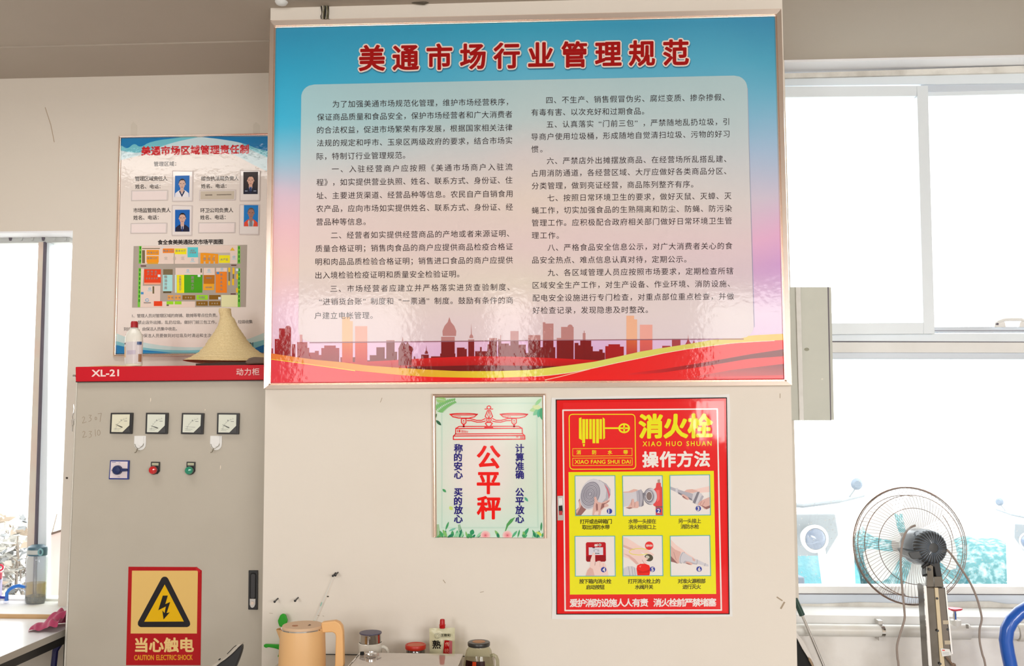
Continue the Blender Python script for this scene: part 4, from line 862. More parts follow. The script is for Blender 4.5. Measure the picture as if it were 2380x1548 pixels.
# ID card sleeves and name slots
slv = mat('clear_plastic_sleeve', (.86, .80, .79), .18, Coat_Weight=1)
SL = [([(400, 396), (449, 397), (448, 468.5), (399.5, 469)], [(407, 408.4), (440.6, 407.8), (439.6, 458), (405.8, 458.2)]), ([(557.5, 395), (605.5, 396), (604, 467), (556.5, 467.6)], [(565.6, 399.6), (600, 399.2), (599, 451), (565.6, 451.2)]),
      ([(399, 476), (447.5, 477), (446, 548), (398.4, 548)], [(407, 487.6), (441, 487.4), (440.6, 538.4), (406.6, 538.4)]), ([(556, 474.5), (603.6, 475), (602, 546), (555, 545.6)], [(567, 475.4), (600.4, 475.6), (599.6, 526.4), (566.4, 526)])]
def portrait(q, bgc, skin, hair, cloth, kind, par):
    b = MB(); f = lambda l: [Q(q, max(0, min(1, x)), max(0, min(1, y))) for x, y in l]; y0 = PYW-.0042
    b.flat(q, y0, pc(bgc))
    b.flat(f([(.02, 1), (.04, .82), (.22, .72), (.38, .66), (.62, .66), (.78, .72), (.96, .82), (.98, 1)]), y0-.0002, pc(cloth))
    b.flat(f([(.38, .56), (.62, .56), (.62, .72), (.5, .84), (.38, .72)]), y0-.0003, pc(skin))
    b.flat(f(ell(.5, .34, .235, .20, 20)), y0-.0004, pc(hair)); b.flat(f([(.29, .36), (.31, .28), (.4, .22), (.6, .22), (.69, .28), (.71, .36), (.68, .5), (.6, .6), (.5, .635), (.4, .6), (.32, .5)]), y0-.0005, pc(skin))
    for s_ in (-1, 1): line(b, f([(.5+s_*.07, .375), (.5+s_*.15, .375)]), 1.1, y0-.0006, pc((70, 50, 46))); b.flat(f(ell(.5+s_*.225, .40, .025, .045, 8)), y0-.00045, pc(skin))
    line(b, f([(.5, .39), (.5, .47)]), .8, y0-.0006, pc(tuple(x*.82 for x in skin))); line(b, f([(.44, .535), (.56, .535)]), 1.1, y0-.0006, pc((150, 84, 80)))
    if kind == 'tie':
        b.flat(f([(.40, .68), (.5, .80), (.60, .68), (.58, .86), (.5, .96), (.42, .86)]), y0-.0006, pc((206, 206, 216))); b.flat(f([(.46, .76), (.54, .76), (.55, .98), (.45, .98)]), y0-.0007, pc((34, 52, 110)))
    elif kind == 'blouse': b.flat(f([(.36, .68), (.5, .88), (.64, .68), (.7, .74), (.5, 1), (.3, .74)]), y0-.0006, pc((40, 50, 84))); b.flat(f([(.42, .68), (.5, .82), (.58, .68)]), y0-.0007, pc(skin))
    elif kind == 'vest': b.flat(f([(.34, .70), (.5, .88), (.66, .70), (.72, .8), (.66, 1), (.34, 1), (.28, .8)]), y0-.0006, pc((190, 194, 200))); b.flat(f([(.4, .7), (.5, .84), (.6, .7), (.62, 1), (.38, 1)]), y0-.0007, pc((120, 130, 140)))
    if kind == 'uniform':
        b.flat(f([(.41, .68), (.59, .68), (.56, .86), (.44, .86)]), y0-.0006, pc((70, 100, 160))); b.flat(f([(.46, .72), (.54, .72), (.53, .96), (.47, .96)]), y0-.0007, pc((20, 30, 70)))
        for x in (.12, .72): line(b, f([(x, .86), (x+.16, .86)]), 1.4, y0-.0007, pc((170, 180, 200)))
    b.build('portrait_photo', M['vc'], par)
PR = [((26, 104, 184), (206, 170, 156), (44, 34, 36), (226, 222, 228), 'blouse'), ((40, 26, 30), (214, 166, 146), (26, 20, 24), (22, 24, 46), 'uniform'), ((24, 96, 180), (204, 164, 150), (34, 28, 32), (34, 34, 58), 'tie'), ((24, 120, 196), (160, 116, 104), (96, 80, 76), (220, 74, 50), 'vest')]
for (so, ph), (bgc, skin, hair, cloth, kd) in zip(SL, PR):
    o = MB().slab(so, PYW-.004, PYW-.001).build('photo_sleeve', slv, pos, bevel=.0012)
    portrait(ph, bgc, skin, hair, cloth, kd, o)
    mb = MB(); line(mb, [Q(so, .03, .02), Q(so, .97, .02), Q(so, .97, .98), Q(so, .03, .98)], 1.2, PYW-.0043, pc((190, 176, 174)), True); mb.build('rim', M['vc'], o)
for k, q in enumerate([[(304.5, 442.5), (391, 441.5), (390, 466), (304, 467)], [(463, 441.5), (548.5, 440.5), (547.5, 465.5), (462, 466)], [(303, 518.6), (389, 517.6), (388, 542.4), (302.4, 543)], [(460.6, 517), (547.4, 516.4), (546.6, 541.4), (460, 542)]]):
    o = MB().slab(q, PYW-.003, PYW-.001).build('name_slot', slv, pos, bevel=.001)
    mb = MB(); mb.flat(inset(q, .04, .12, .96, .9), PYW-.0032, pc((196, 184, 168) if k == 1 else (230, 216, 214)))
    line(mb, [Q(q, .02, .04), Q(q, .98, .04), Q(q, .98, .96), Q(q, .02, .96)], 1.0, PYW-.0033, pc((188, 172, 168)), True)
    if k == 1:
        [line(mb, [Q(q, u_, .50-.05*u_), Q(q, u_+w_, .50-.05*u_)], h_, PYW-.0034, pc((138, 126, 114))) for u_, w_, h_ in ((.18, .045, 3.2), (.24, .04, 2.8), (.30, .05, 3.2), (.49, .10, 2.6), (.61, .12, 2.6), (.75, .12, 2.6))]
    mb.build('name_card', M['vc'], o)
for x in (311, 596): 
    mb = MB(); mb.flat([(x-8, 318), (x-7, 290), (x-1, 283), (x+8, 292), (x+8, 317)], WY-.0012, (.9, .86, .76, 1)); mb.build('sticky_tape', mat('clear_tape', (.80, .76, .66), .12, Alpha=.16), pos)

# ================================================================ the XL-21 power cabinet
CY0, CY1 = .20, .63
cab = thing('power_cabinet', 'tall greige steel electrical cabinet with red title band, left of the pillar', 'cabinet', (P(400, 1500, CY0).x, .42, 0))
pa, pb, pc_, pd = P(176, 886.5, CY0), P(644, 882, CY0), P(644, 1548, CY0), P(147.5, 1548, CY0)
sl = (pa.x-pd.x)/(pa.z-pd.z); xb = pa.x-sl*pa.z
body = MB(); fr = [Vector((pa.x, CY0, pa.z)), Vector((pb.x, CY0, pb.z)), Vector((pb.x, CY0, 0)), Vector((xb, CY0, 0))]
body.prism(fr, [Vector((v.x, CY1, v.z)) for v in fr]); body.build('body', M['cab'], cab, bevel=.003)
MB().slab([(177, 887.5), (180, 887.5), (152, 1560), (148.5, 1560)], CY0-.0025, CY0+.01).build('edge_strip', mat('bare_steel_edge', (.86, .85, .80), .25, .6), cab)
MB().slab([(180, 890), (640, 886), (640, 1700), (147, 1700)], CY0-.004, CY0-.0005).build('door', M['cab'], cab, bevel=.0015)
tb = MB().slab([(175, 852.5), (646, 847.5), (646, 882.5), (175.5, 887)], CY0-.022, CY1-.05).build('title_band', M['red'], cab, bevel=.003)
MB().slab([(176, 886), (646, 881.5), (646, 884), (176, 888.5)], CY0-.012, CY0).build('band_shadow_gap', M['blackm'], cab)
b = MB(); YB = CY0-.0226; text(b, 'XL-21', 213.5, 867.5, 276, 866.5, 21.5, YB, pc((238, 210, 206)), bold=.03); b.build('band_lettering', M['vcmatte'], tb); b = MB(); text(b, '动力柜', 549.5, 864.5, 602.5, 863.8, 17.6, YB, pc((226, 190, 188)), bold=.015); b.build('band_lettering', M['vcmatte'], tb)
z3 = lambda x, y: (140+x/4.184, 830+y/4.184)
CF = CY0-.004
gf = printmat('gauge_dial_print', .5, .3, .06, 10, 0)
for k, q in enumerate([((490, 542), (702, 541), (692, 747), (480, 744)), ((833, 541), (1046, 542), (1037, 749), (826, 746)), ((1182, 543), (1394, 545), (1384, 751), (1172, 748)), ((1526, 543), (1738, 545), (1732, 751), (1521, 749))]):
    q = [z3(*p) for p in q]
    g = MB().slab(q, CF-.012, CF).build('gauge', M['black'], cab, bevel=.0012)
    i_ = inset(q, .075, .075, .885, .92); face = MB(); 
    pts = [i_[0], i_[1], Q(i_, 1, .62), Q(i_, .63, 1), i_[3]]
    face.flat(pts, CF-.0124, pc((216, 220, 208) if k else (220, 218, 196)))
    GC = pc((150, 154, 150)); arc = [Q(i_, .95-.72*math.cos(t), .95-.72*math.sin(t)) for t in [j*math.pi/2/12 for j in range(13)]]; line(face, arc[1:-1], .5, CF-.0127, GC)
    for t in [j*math.pi/2/8 for j in range(1, 8)]: line(face, [Q(i_, .95-.72*math.cos(t), .95-.72*math.sin(t)), Q(i_, .95-.78*math.cos(t), .95-.78*math.sin(t))], .5, CF-.0127, GC)
    line(face, [Q(i_, .7, .38), Q(i_, .86, .38)], 1.0, CF-.0127, pc((110, 112, 116))); line(face, [Q(i_, .14, .8), Q(i_, .55, .82)], .7, CF-.0127, GC); line(face, [Q(i_, .14, .88), Q(i_, .45, .89)], .7, CF-.0127, GC)
    a = Q(i_, .48, .33); text(face, 'V' if k == 0 else 'A', a[0], a[1], a[0]+3.4, a[1], 6, CF-.0127, pc((110, 112, 116)))
    face.build('dial', gf, g)
    MB().slab([Q(i_, 1.0, .66), Q(i_, 1.06, 1.02), Q(i_, .66, 1.02)], CF-.0135, CF-.012).build('corner_cover', mat('charcoal_plastic', (.05, .05, .052), .5), g)
    nd = MB(); s0, s1 = (Q(i_, .22, .56), Q(i_, .62, .73)) if k in (0, 3) else ((Q(i_, .22, .64), Q(i_, .63, .77)) if k == 1 else (Q(i_, .14, .66), Q(i_, .70, .70)))
    if k == 2: nd.slab([(s0[0], s0[1]), (s1[0], s1[1]), (s1[0], s1[1]+.8), (s0[0], s0[1]+.5)], CF-.0142, CF-.0136)
    else: nd.slab([(s0[0], s0[1]-.2), (s1[0]-4, s1[1]-2.3), (s1[0], s1[1]-.7), (s1[0]-.5, s1[1]+.8), (s1[0]-4.5, s1[1]-.4), (s0[0], s0[1]+.3)], CF-.0142, CF-.0136)
    nd.build('needle', M['black'] if k != 2 else mat('grey_needle', (.4, .4, .4), .5), g)
# selector switch
q = [z3(*p) for p in ((485, 1003), (670, 1005), (663, 1191), (471, 1189))]
bl = mat('switch_blue', lin((44, 62, 140)), .35)
sw = MB().slab(q, CF-.008, CF).build('selector_switch', bl, cab, bevel=.001)
b = MB(); b.flat(inset(q, .05, .06, .93, .93), CF-.0084, pc((222, 210, 214))); line(b, [Q(q, .1, .11), Q(q, .3, .11)], 1.1, CF-.0086, pc((90, 96, 150))); line(b, [Q(q, .46, .13), Q(q, .54, .13)], 1.0, CF-.0086, pc((150, 150, 170))); line(b, [Q(q, .45, .86), Q(q, .56, .86)], 1.2, CF-.0086, pc((170, 150, 170))); b.build('plate', M['vc'], sw)
kn = MB(); c_ = P(*z3(562, 1098), CF-.008); kn.lathe([(.0185, 0), (.0175, .012), (.014, .017), (.0, .018)], c_, 24, M=Matrix.Rotation(math.pi/2, 3, 'X'))
kn.slab([z3(495, 1102), z3(525, 1080), z3(640, 1085), z3(648, 1110), z3(525, 1118)], CF-.021, CF-.010); kn.build('knob', mat('knob_blue', lin((30, 46, 96)), .3), sw, bevel=.001)
# pilot lamps
for (tx0, tx1, cx, cy, col, nm, emi) in ((882, 967, 912, 1098, (200, 14, 22), 'red_pilot_lamp', (1, .05, .05)), (1228, 1311, 1262, 1102, (10, 140, 108), 'green_pilot_lamp', (.02, .8, .5))):
    tagp = MB().slab([z3(tx0, 1018), z3(tx1, 1020), z3(tx1-2, 1110), z3(tx0+60, 1138), z3(cx-42, 1126), z3(tx0-2, 1078)], CF-.006, CF).build(nm, M['black'], cab, bevel=.0008)
    b = MB(); b.flat([z3(tx0+10, 1028), z3(tx1-10, 1030), z3(tx1-12, 1055), z3(tx0+9, 1053)], CF-.0064, pc((176, 176, 150))); b.build('name_plate', M['vc'], tagp)
    lm = MB(); c_ = P(*z3(cx, cy), CF-.006); RX = Matrix.Rotation(math.pi/2, 3, 'X'); lm.lathe([(.0175, 0), (.0175, .006), (.0155, .007)], c_, 24, M=RX); lm.build('bezel', M['black'], tagp)
    ln = MB(); ln.lathe([(.0155, .004), (.0155, .013), (.0135, .017), (.008, .019), (0, .0195)], c_, 24, M=RX); ln.build('lens', mat(nm+'_lens', lin(col), .12, Coat_Weight=1), tagp, smooth=True)
# flush handle
q = [(577.5, 1325.8), (599.2, 1325.8), (598.4, 1417.6), (576.6, 1417)]
hn = MB().slab(q, CF-.006, CF).build('flush_handle', M['black'], cab, bevel=.0015)
MB().slab(rrect([(581, 1331), (595.5, 1331), (594.6, 1393), (580.4, 1393)], 6, 4), CF-.0068, CF-.006).build('grip_recess', M['blackm'], hn)
MB().slab(rrect([(583, 1334), (593.2, 1334), (592.6, 1391), (582.4, 1391)], 4.5, 4), CF-.0095, CF-.006).build('grip', mat('handle_grip_grey', (.045, .045, .05), .3), hn, bevel=.001)
lk = MB().slab([(580.2, 1391.6), (593.8, 1391.6), (593.2, 1405), (590.5, 1411.5), (586.5, 1413.4), (582.5, 1411.5), (579.8, 1405)], CF-.010, CF-.006).build('key_plate', M['silver'], hn, bevel=.001)
MB().lathe([(.0065, 0), (.006, .002), (0, .002)], P(586.6, 1402, CF-.010), 14, M=Matrix.Rotation(math.pi/2, 3, 'X')).build('keyhole', M['metal'], hn)
# hand-scratched numbers, chips
b = MB(); SC = pc((148, 132, 112)); YS = CF-.0004
def sc_(ls, w_=.9):
    for l in ls: line(b, [z3(*p) for p in l], w_, YS, SC)
two = lambda x, y, s_=1: [(x, y+12), (x+12, y), (x+24, y+6), (x+22, y+24), (x+2, y+62), (x+22, y+58), (x+42, y+50)]
three = lambda x, y: [(x, y), (x+26, y), (x+10, y+24), (x+26, y+34), (x+20, y+54), (x, y+62)]
sc_([two(213, 580), three(276, 565), ell(346, 597, 9, 14, 9)+[(355, 597)], [(366, 552), (400, 546), (392, 590), (386, 630)], ],); b.build('scratched_number', M['vcmatte'], cab); b = MB(); sc_([two(216, 720), three(278, 722), [(338, 705), (344, 770)], ell(374, 735, 14, 26, 10)+[(388, 735)]])
b.build('scratched_number', M['vcmatte'], cab)
for x, y, h in ((878, 420, 22), (1408, 515, 9), (1558, 1076, 22)): MB().flat([z3(x-4, y+h), z3(x-2, y-h), z3(x+4, y-h), z3(x+5, y)], YS, pc((226, 216, 200))).build('paint_chip', M['vcmatte'], cab)
MB().tube([P(177, 874, CY0+.03), P(170.5, 874, CY0+.03)], .006, 10).build('side_knob', M['silver'], cab)
b = MB(); b.tube([P(173, 968, CY0+.06)+Vector((.0, .0, .016*math.sin(t)))+Vector((.008*math.cos(t), 0, 0)) for t in [i*.628 for i in range(10)]], .0025, 6, closed=True); b.slab([(165.5, 976), (171, 974), (170, 986), (167, 992)], CY0+.06, CY0+.07); b.tube([P(170.5, 960, CY0+.05), P(172, 950, CY0+.05), P(171.5, 940, CY0+.05)], .0016, 5); b.tube([P(169, 990, CY0+.05), P(168, 1003, CY0+.05)], .003, 6); b.build('side_lock', M['silver'], cab)
# adhesive hooks
for x0, lab in ((311.5, 'white adhesive hook under the gap between the first and second gauges'), (488, 'white adhesive hook under the gap between the third and fourth gauges')):
    hk = thing('adhesive_hook', lab, 'hook', P(x0+14, 1046, CF), 'white hooks on the cabinet door')
    x1 = x0+28; pl_ = [(x0+.6, 1013), (x1-.3, 1013), (x1-.5, 1030)]+[(x0+14+13.7*math.cos(t), 1031.5+15*math.sin(t)) for t in [i*math.pi/8 for i in range(1, 8)]]+[(x0, 1030)]
    MB().slab(pl_, CF-.003, CF).build('backplate', M['white'], hk, bevel=.0008)
    MB().slab([(x0+8.5, 1015), (x0+22.5, 1015), (x0+22, 1032), (x0+18.5, 1037), (x0+13.5, 1038), (x0+9, 1034)], CF-.0055, CF-.003).build('cover', M['white'], hk, bevel=.001)
    wm = mat('hook_wire', (.30, .27, .20), .3, .8); b = MB()
    for l in ([(x0+2, 1032), (x0+3.5, 1038), (x0+8, 1042.5)], [(x0+22, 1031), (x0+20.5, 1036), (x0+14, 1041), (x0+9, 1043)]): b.tube([P(x, y, CF-.006) for x, y in l], .0010, 6)
    b.tube([P(x0+8, 1042.5, CF-.006), P(x0+7, 1047, CF-.014), P(x0+4.5, 1051.5, CF-.020), P(x0+1.5, 1052, CF-.020)], .0017, 8); b.build('wire_hook', wm, hk)
# warning sticker
z4 = lambda x, y: (140+x/4.448, 1200+y/4.448); Z = lambda l: [z4(*p) for p in l]
ws = thing('warning_sign', 'red and tan electric shock warning sign with a black triangle on the cabinet door', 'sign', P(381, 1546, CF))
pms = printmat('satin_sign_print', .45, .5, .2, 30, .05)
b = MB(); b.slab(Z([(705, 522), (1410, 525), (1463, 562), (1450, 1540), (680, 1540)]), CF-.0012, CF-.0003, 0, pc((176, 14, 24))); b.slab(Z([(1408, 524), (1455, 566), (1440, 585), (1398, 548)]), CF-.004, CF-.0012, 0, pc((196, 30, 40)))
b.flat(Z([(742, 562), (1423, 562), (1413, 1212), (728, 1212)]), CF-.0015, pc((226, 188, 112))); b.build('sheet', pms, ws)
b = MB(); b.flat(rrect(Z([(1080, 590), (1375, 1146), (1374, 1147), (772, 1146)])[:1]+Z([(1372, 1146)])+Z([(772, 1146)])+[], 1, 1) if False else Z([(1080, 624), (1062, 627), (1046, 642), (804, 1092), (802, 1118), (812, 1136), (832, 1146), (1312, 1146), (1334, 1136), (1344, 1118), (1340, 1092), (1114, 642), (1098, 627)]), CF-.0018, pc((34, 32, 36)))
b.flat(Z([(1080, 705), (1278, 1088), (868, 1090)]), CF-.0021, pc((226, 178, 8)))
b.flat(Z([(1060, 820), (1112, 820), (1086, 908), (1137, 886), (1100, 1000), (1133, 993), (1068, 1067), (1055, 972), (1078, 1000), (1092, 932), (1013, 972)]), CF-.0024, pc((30, 28, 26))); b.build('shock_symbol', pms, ws)
b = MB(); a, e = z4(778, 1330), z4(1376, 1330); text(b, '当心触电', a[0], a[1], e[0], e[1], 35, CF-.0018, pc((232, 196, 130)), bold=.035)
a, e = z4(765, 1461), z4(967, 1460); text(b, 'CAUTION', a[0], a[1], e[0], e[1], 16.8, CF-.0018, pc((222, 150, 40)), bold=.022); a, e = z4(994, 1460), z4(1200, 1459); text(b, 'ELECTRIC', a[0], a[1], e[0], e[1], 16.8, CF-.0018, pc((222, 150, 40)), bold=.022); a, e = z4(1215, 1459), z4(1368, 1458); text(b, 'SHOCK', a[0], a[1], e[0], e[1], 16.8, CF-.0018, pc((222, 150, 40)), bold=.022)
b.build('lettering', pms, ws)

# ---------------- things on top of the cabinet
ZT = P(400, 850, CY0-.022).z-.002
ztop = max(P(175, 852.5, CY0-.022).z, P(646, 847.5, CY0-.022).z)
ZT = P(400, 850.2, CY0-.022).z
dt = thing('detergent_bottle', 'white plastic detergent bottle with red cap standing on the cabinet', 'bottle', (P(311, 844, .30).x, .30, ZT))
cx_ = dt.location.x; s_ = mm(.30); zb = ZT+.006
EL = Matrix(((1, 0, 0), (0, .6, 0), (0, 0, 1))); hb = P(311, 761, .30).z-zb
prof = [(0, 0), (19*s_, 0), (20.5*s_, .005), (21*s_, .35*hb), (22*s_, .62*hb), (21*s_, .76*hb), (16*s_, .88*hb), (10*s_, .95*hb), (8*s_, hb)]
tlt = Matrix.Rotation(math.radians(-1.5), 3, 'Y')
MB().lathe(prof, (cx_, .30, zb), 28, M=tlt @ EL).build('body', mat('milky_plastic', (.80, .79, .72), .25), dt, smooth=True)
cpz = zb+hb; ox = -.003
MB().lathe([(8.6*s_, 0), (8.6*s_, 11*s_), (7*s_, 15*s_), (0, 15.5*s_)], (cx_+ox, .30, cpz-.001), 20).build('cap', mat('dark_red_cap', lin((170, 24, 34)), .4), dt, smooth=True)
lb = MB(); a0, a1 = -math.pi*.93, -math.pi*.07
for (z0_, z1_, c, aa, bb) in ((.06, .62, (206, 202, 204), a0, a1), (.50, .60, (60, 50, 52), a0+.1, a0+.55), (.22, .50, (214, 160, 70), a0+.05, a0+.5), (.44, .62, (60, 84, 130), a1-.75, a1-.1), (.1, .3, (150, 110, 80), a1-.6, a1-.1), (.28, .4, (186, 180, 196), a0+.8, a1-.9)):
    k_ = 1.012 if c == (206, 202, 204) else 1.02; lb.lathe([(21.3*s_*k_, z0_*hb), (22*s_*k_, z1_*hb)], (cx_, .30, zb), 16, M=tlt @ EL, arc=(aa, bb), col=pc(c))
lb.build('label', M['vc'], dt)
MB().lathe([(0, 0), (.125, 0), (.128, .002), (.125, .0045), (0, .0045)], (P(277, 848, .30).x, .32, ZT+.001), 40).build('x', M['vc']) if False else None
o = MB(); ch = P(278, 848, .31)
ring = [(ch.x+.125*math.cos(t)*(1+.02*math.sin(5*t)), .315+.085*math.sin(t), ZT+.0012+.0012*math.sin(3*t)) for t in [i*2*math.pi/40 for i in range(40)]]
o.prism([Vector(v) for v in ring][::-1], [Vector((v[0], v[1], v[2]+.003)) for v in ring][::-1]); o = o.build('paper_disc', mat('yellowed_paper', (.74, .62, .36), .7, blotch=(30, .6, (.80, .62, .16))))
tag(o, 'flat yellowed round paper sheet under the detergent bottle on the cabinet', 'paper')
# straw hat
hx = P(530, 800, .39).x; s_ = mm(.39); Zp = lambda py: P(530, py, .39).z
pr = [(523, 13, 717), (523, 14, 717.5), (522.5, 14.5, 724), (525, 14, 735), (528, 17, 741), (529.5, 23, 758), (530.5, 33, 774), (530, 44.5, 791), (532, 56.5, 807.5), (535, 73, 822), (534, 92, 834), (531, 104, 841)]
h = MB(); seg = 64; vs = []; sub = []
for i in range(len(pr)-1):
    for k in range(6):
        t = k/6; sub.append(tuple(pr[i][j]+(pr[i+1][j]-pr[i][j])*t for j in range(3)))
sub.append(pr[-1]); 
for i, (cx, r, y) in enumerate(sub):
    for k in range(seg):
        a = 2*math.pi*k/seg; rr = r*s_*(1+.014*math.sin(i*2.1)+.010*noise.noise(Vector((math.cos(a)*2, math.sin(a)*2, i*.4))))
        if i == 0: rr *= .05
        zz = max(Zp(y)+.004*math.sin(2*a+1)*(i/len(sub))**2, ZT+.006); vs.append((P(cx, y, .39).x+rr*math.cos(a), .39+rr*math.sin(a)*.93, zz))
fs = [(i*seg+k, i*seg+(k+1) % seg, (i+1)*seg+(k+1) % seg, (i+1)*seg+k) for i in range(len(sub)-1) for k in range(seg)]
h.add(vs, fs)
m, t_, b_ = nt('woven_straw'); tc = t_.nodes.new('ShaderNodeTexCoord'); wv_ = t_.nodes.new('ShaderNodeTexWave'); wv_.bands_direction = 'Z'; wv_.inputs['Scale'].default_value = 52; wv_.inputs['Distortion'].default_value = 3; wv_.inputs['Detail'].default_value = 3
nz = t_.nodes.new('ShaderNodeTexNoise'); nz.inputs['Scale'].default_value = 190; cr = t_.nodes.new('ShaderNodeMix'); cr.data_type = 'RGBA'; cr.inputs[6].default_value = (.56, .40, .17, 1); cr.inputs[7].default_value = (.84, .69, .40, 1)
mx = t_.nodes.new('ShaderNodeMath'); mx.operation = 'MULTIPLY_ADD'; mx.inputs[1].default_value = .35; t_.links.new(tc.outputs['Object'], wv_.inputs[0]); t_.links.new(tc.outputs['Object'], nz.inputs['Vector']); t_.links.new(wv_.outputs['Fac'], mx.inputs[0]); t_.links.new(nz.outputs[0], mx.inputs[2]); t_.links.new(mx.outputs[0], cr.inputs[0]); t_.links.new(cr.outputs[2], b_.inputs['Base Color'])
bp = t_.nodes.new('ShaderNodeBump'); bp.inputs['Distance'].default_value = .003; bp.inputs['Strength'].default_value = .6; t_.links.new(mx.outputs[0], bp.inputs['Height']); t_.links.new(bp.outputs[0], b_.inputs['Normal']); b_.inputs['Roughness'].default_value = .8
tag(h.build('straw_hat', m, smooth=True), 'woven conical straw hat lying on top of the metal cabinet', 'hat')
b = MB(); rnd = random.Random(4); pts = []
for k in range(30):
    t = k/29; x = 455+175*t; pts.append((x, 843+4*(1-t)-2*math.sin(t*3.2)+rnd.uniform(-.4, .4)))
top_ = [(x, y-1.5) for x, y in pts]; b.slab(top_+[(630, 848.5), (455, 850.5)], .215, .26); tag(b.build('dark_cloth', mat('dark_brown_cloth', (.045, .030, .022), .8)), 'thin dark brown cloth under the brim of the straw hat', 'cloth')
b = MB(); gl = [(572, 838), (578, 832), (590, 829.5), (604, 830), (640, 831), (640, 846.5), (600, 846), (575, 847), (568, 844)]; b.slab(gl, .19, .225); tag(b.build('leather_glove', mat('brown_leather', (.13, .08, .055), .55, bmp=(60, .6, .004, 4)), bevel=.005), 'folded brown leather glove against the pillar on top of the cabinet', 'glove')
# ================================================================ desk and things in the left window
ZD = .72
A = PZ(151, 1463, ZD); Bp = PZ(0, 1537, ZD)
dx1 = A.x-.002; far = Ysl-.012
desk = thing('desk', 'white laminate desk with grey edge and black steel frame left of the cabinet', 'desk', (dx1-.6, 0, 0))
b = MB().box((dx1-1.5, -1.0, ZD-.026), (dx1, far, ZD)); b = b.build('desktop', mat('white_laminate', (.90, .91, .93), .25, blotch=(6, .2, (.84, .85, .88))), desk)
MB().box((dx1, -1.0, ZD-.026), (dx1+.0015, far, ZD-.0005)).build('edge_band', mat('grey_edge_band', (.52, .49, .44), .5), desk)
MB().box((dx1-.06, -.97, ZD-.062), (dx1-.012, far-.02, ZD-.026)).build('frame_rail', M['black'], desk)
MB().box((dx1-1.46, far-.07, ZD-.062), (dx1-.06, far-.03, ZD-.026)).build('frame_rail', M['black'], desk)
for (lx, ly) in ((dx1-.06, far-.07), (dx1-.06, -.95), (dx1-1.46, far-.07), (dx1-1.46, -.95)): MB().box((lx, ly, 0), (lx+.04, ly+.04, ZD-.055)).build('leg', M['black'], desk)
MB().tube([(dx1-.05, .36, ZD-.06), (dx1-.075, .36, ZD-.10), (dx1-.08, .36, ZD-.17)], .012, 8).build('cable_clip', mat('navy_plastic', lin((30, 30, 90)), .4), desk)
# clear tea bottle
ctr = PZ(82, 1402, ZSL); bx0, by0 = ctr.x, max(ctr.y, Ysl+.05); s_ = mm(by0)
ct = thing('tea_bottle', 'clear plastic tea bottle with dark blue flip lid, half full, on the windowsill', 'bottle', (bx0, by0, ZSL))
z0 = ZSL+.001; hh = P(82, 1292, by0).z-z0; r0 = 24.5*s_
EB = Matrix(((1, 0, 0), (0, .8, 0), (0, 0, 1)))
MB().lathe([(0, 0), (r0*.86, 0), (r0*.95, .008), (r0, .03), (r0, hh*.93), (r0*.96, hh*.97), (r0*.84, hh), (r0*.84, hh+.004)], (bx0, by0, z0), 28, M=EB).build('bottle_body', glass('clear_plastic', (.93, .95, .98), milk=.18), ct, smooth=True)
zt = P(82, 1354, by0).z-z0; zl = P(82, 1386, by0).z-z0
MB().lathe([(0, zl), (r0*.93, zl), (r0*.93, zt), (0, zt+.001)], (bx0, by0, z0), 24, M=EB).build('tea', glass('amber_tea', (.93, .80, .42)), ct, smooth=True)
MB().lathe([(0, .003), (r0*.84, .003), (r0*.92, .012), (r0*.93, zl+.003), (r0*.5, zl+.008), (0, zl+.002)], (bx0, by0, z0), 20, M=EB).build('tea_leaves', mat('wet_tea_leaves', (.09, .085, .04), .7, bmp=(120, 1, .01, 4), blotch=(90, .8, (.25, .2, .08))), ct)
cpm = mat('teal_lid_plastic', lin((74, 108, 124)), .35); lid = MB(); zc = z0+hh; zt2 = P(82, 1266, by0).z-zc
lid.lathe([(r0*.86, .002), (r0*.93, .004), (r0*.95, zt2*.6), (r0*.9, zt2*.8), (r0*.55, zt2), (0, zt2*1.04)], (bx0, by0, zc), 28, M=EB); lid = lid.build('flip_lid', cpm, ct, smooth=True)
MB().lathe([(r0*.965, zt2*.2), (r0*.97, zt2*.58)], (bx0, by0, zc), 16, M=EB, arc=(-math.pi*.85, -math.pi*.3)).build('grey_band', mat('lid_band', (.50, .52, .50), .5), lid)
lp = MB(); lp.tube([(bx0+r0*.7+.010*math.cos(t), by0-r0*.7, zc+zt2*.42+.013*math.sin(t)) for t in [i*2*math.pi/12 for i in range(12)]], .004, 6, closed=True); lp.build('thumb_latch', mat('light_teal', lin((130, 176, 184)), .35), lid)
lb = MB()
for k in range(9):
    z_ = z0+hh*(.28+.065*k); lb.tube([(bx0-r0*.9+rndx, by0-r0*.42, z_+dz) for rndx, dz in ((0, 0), (.003, .003), (.001, .006), (.004, .008))], .0008, 4)
lb.build('printed_script', M['gasket'], ct)
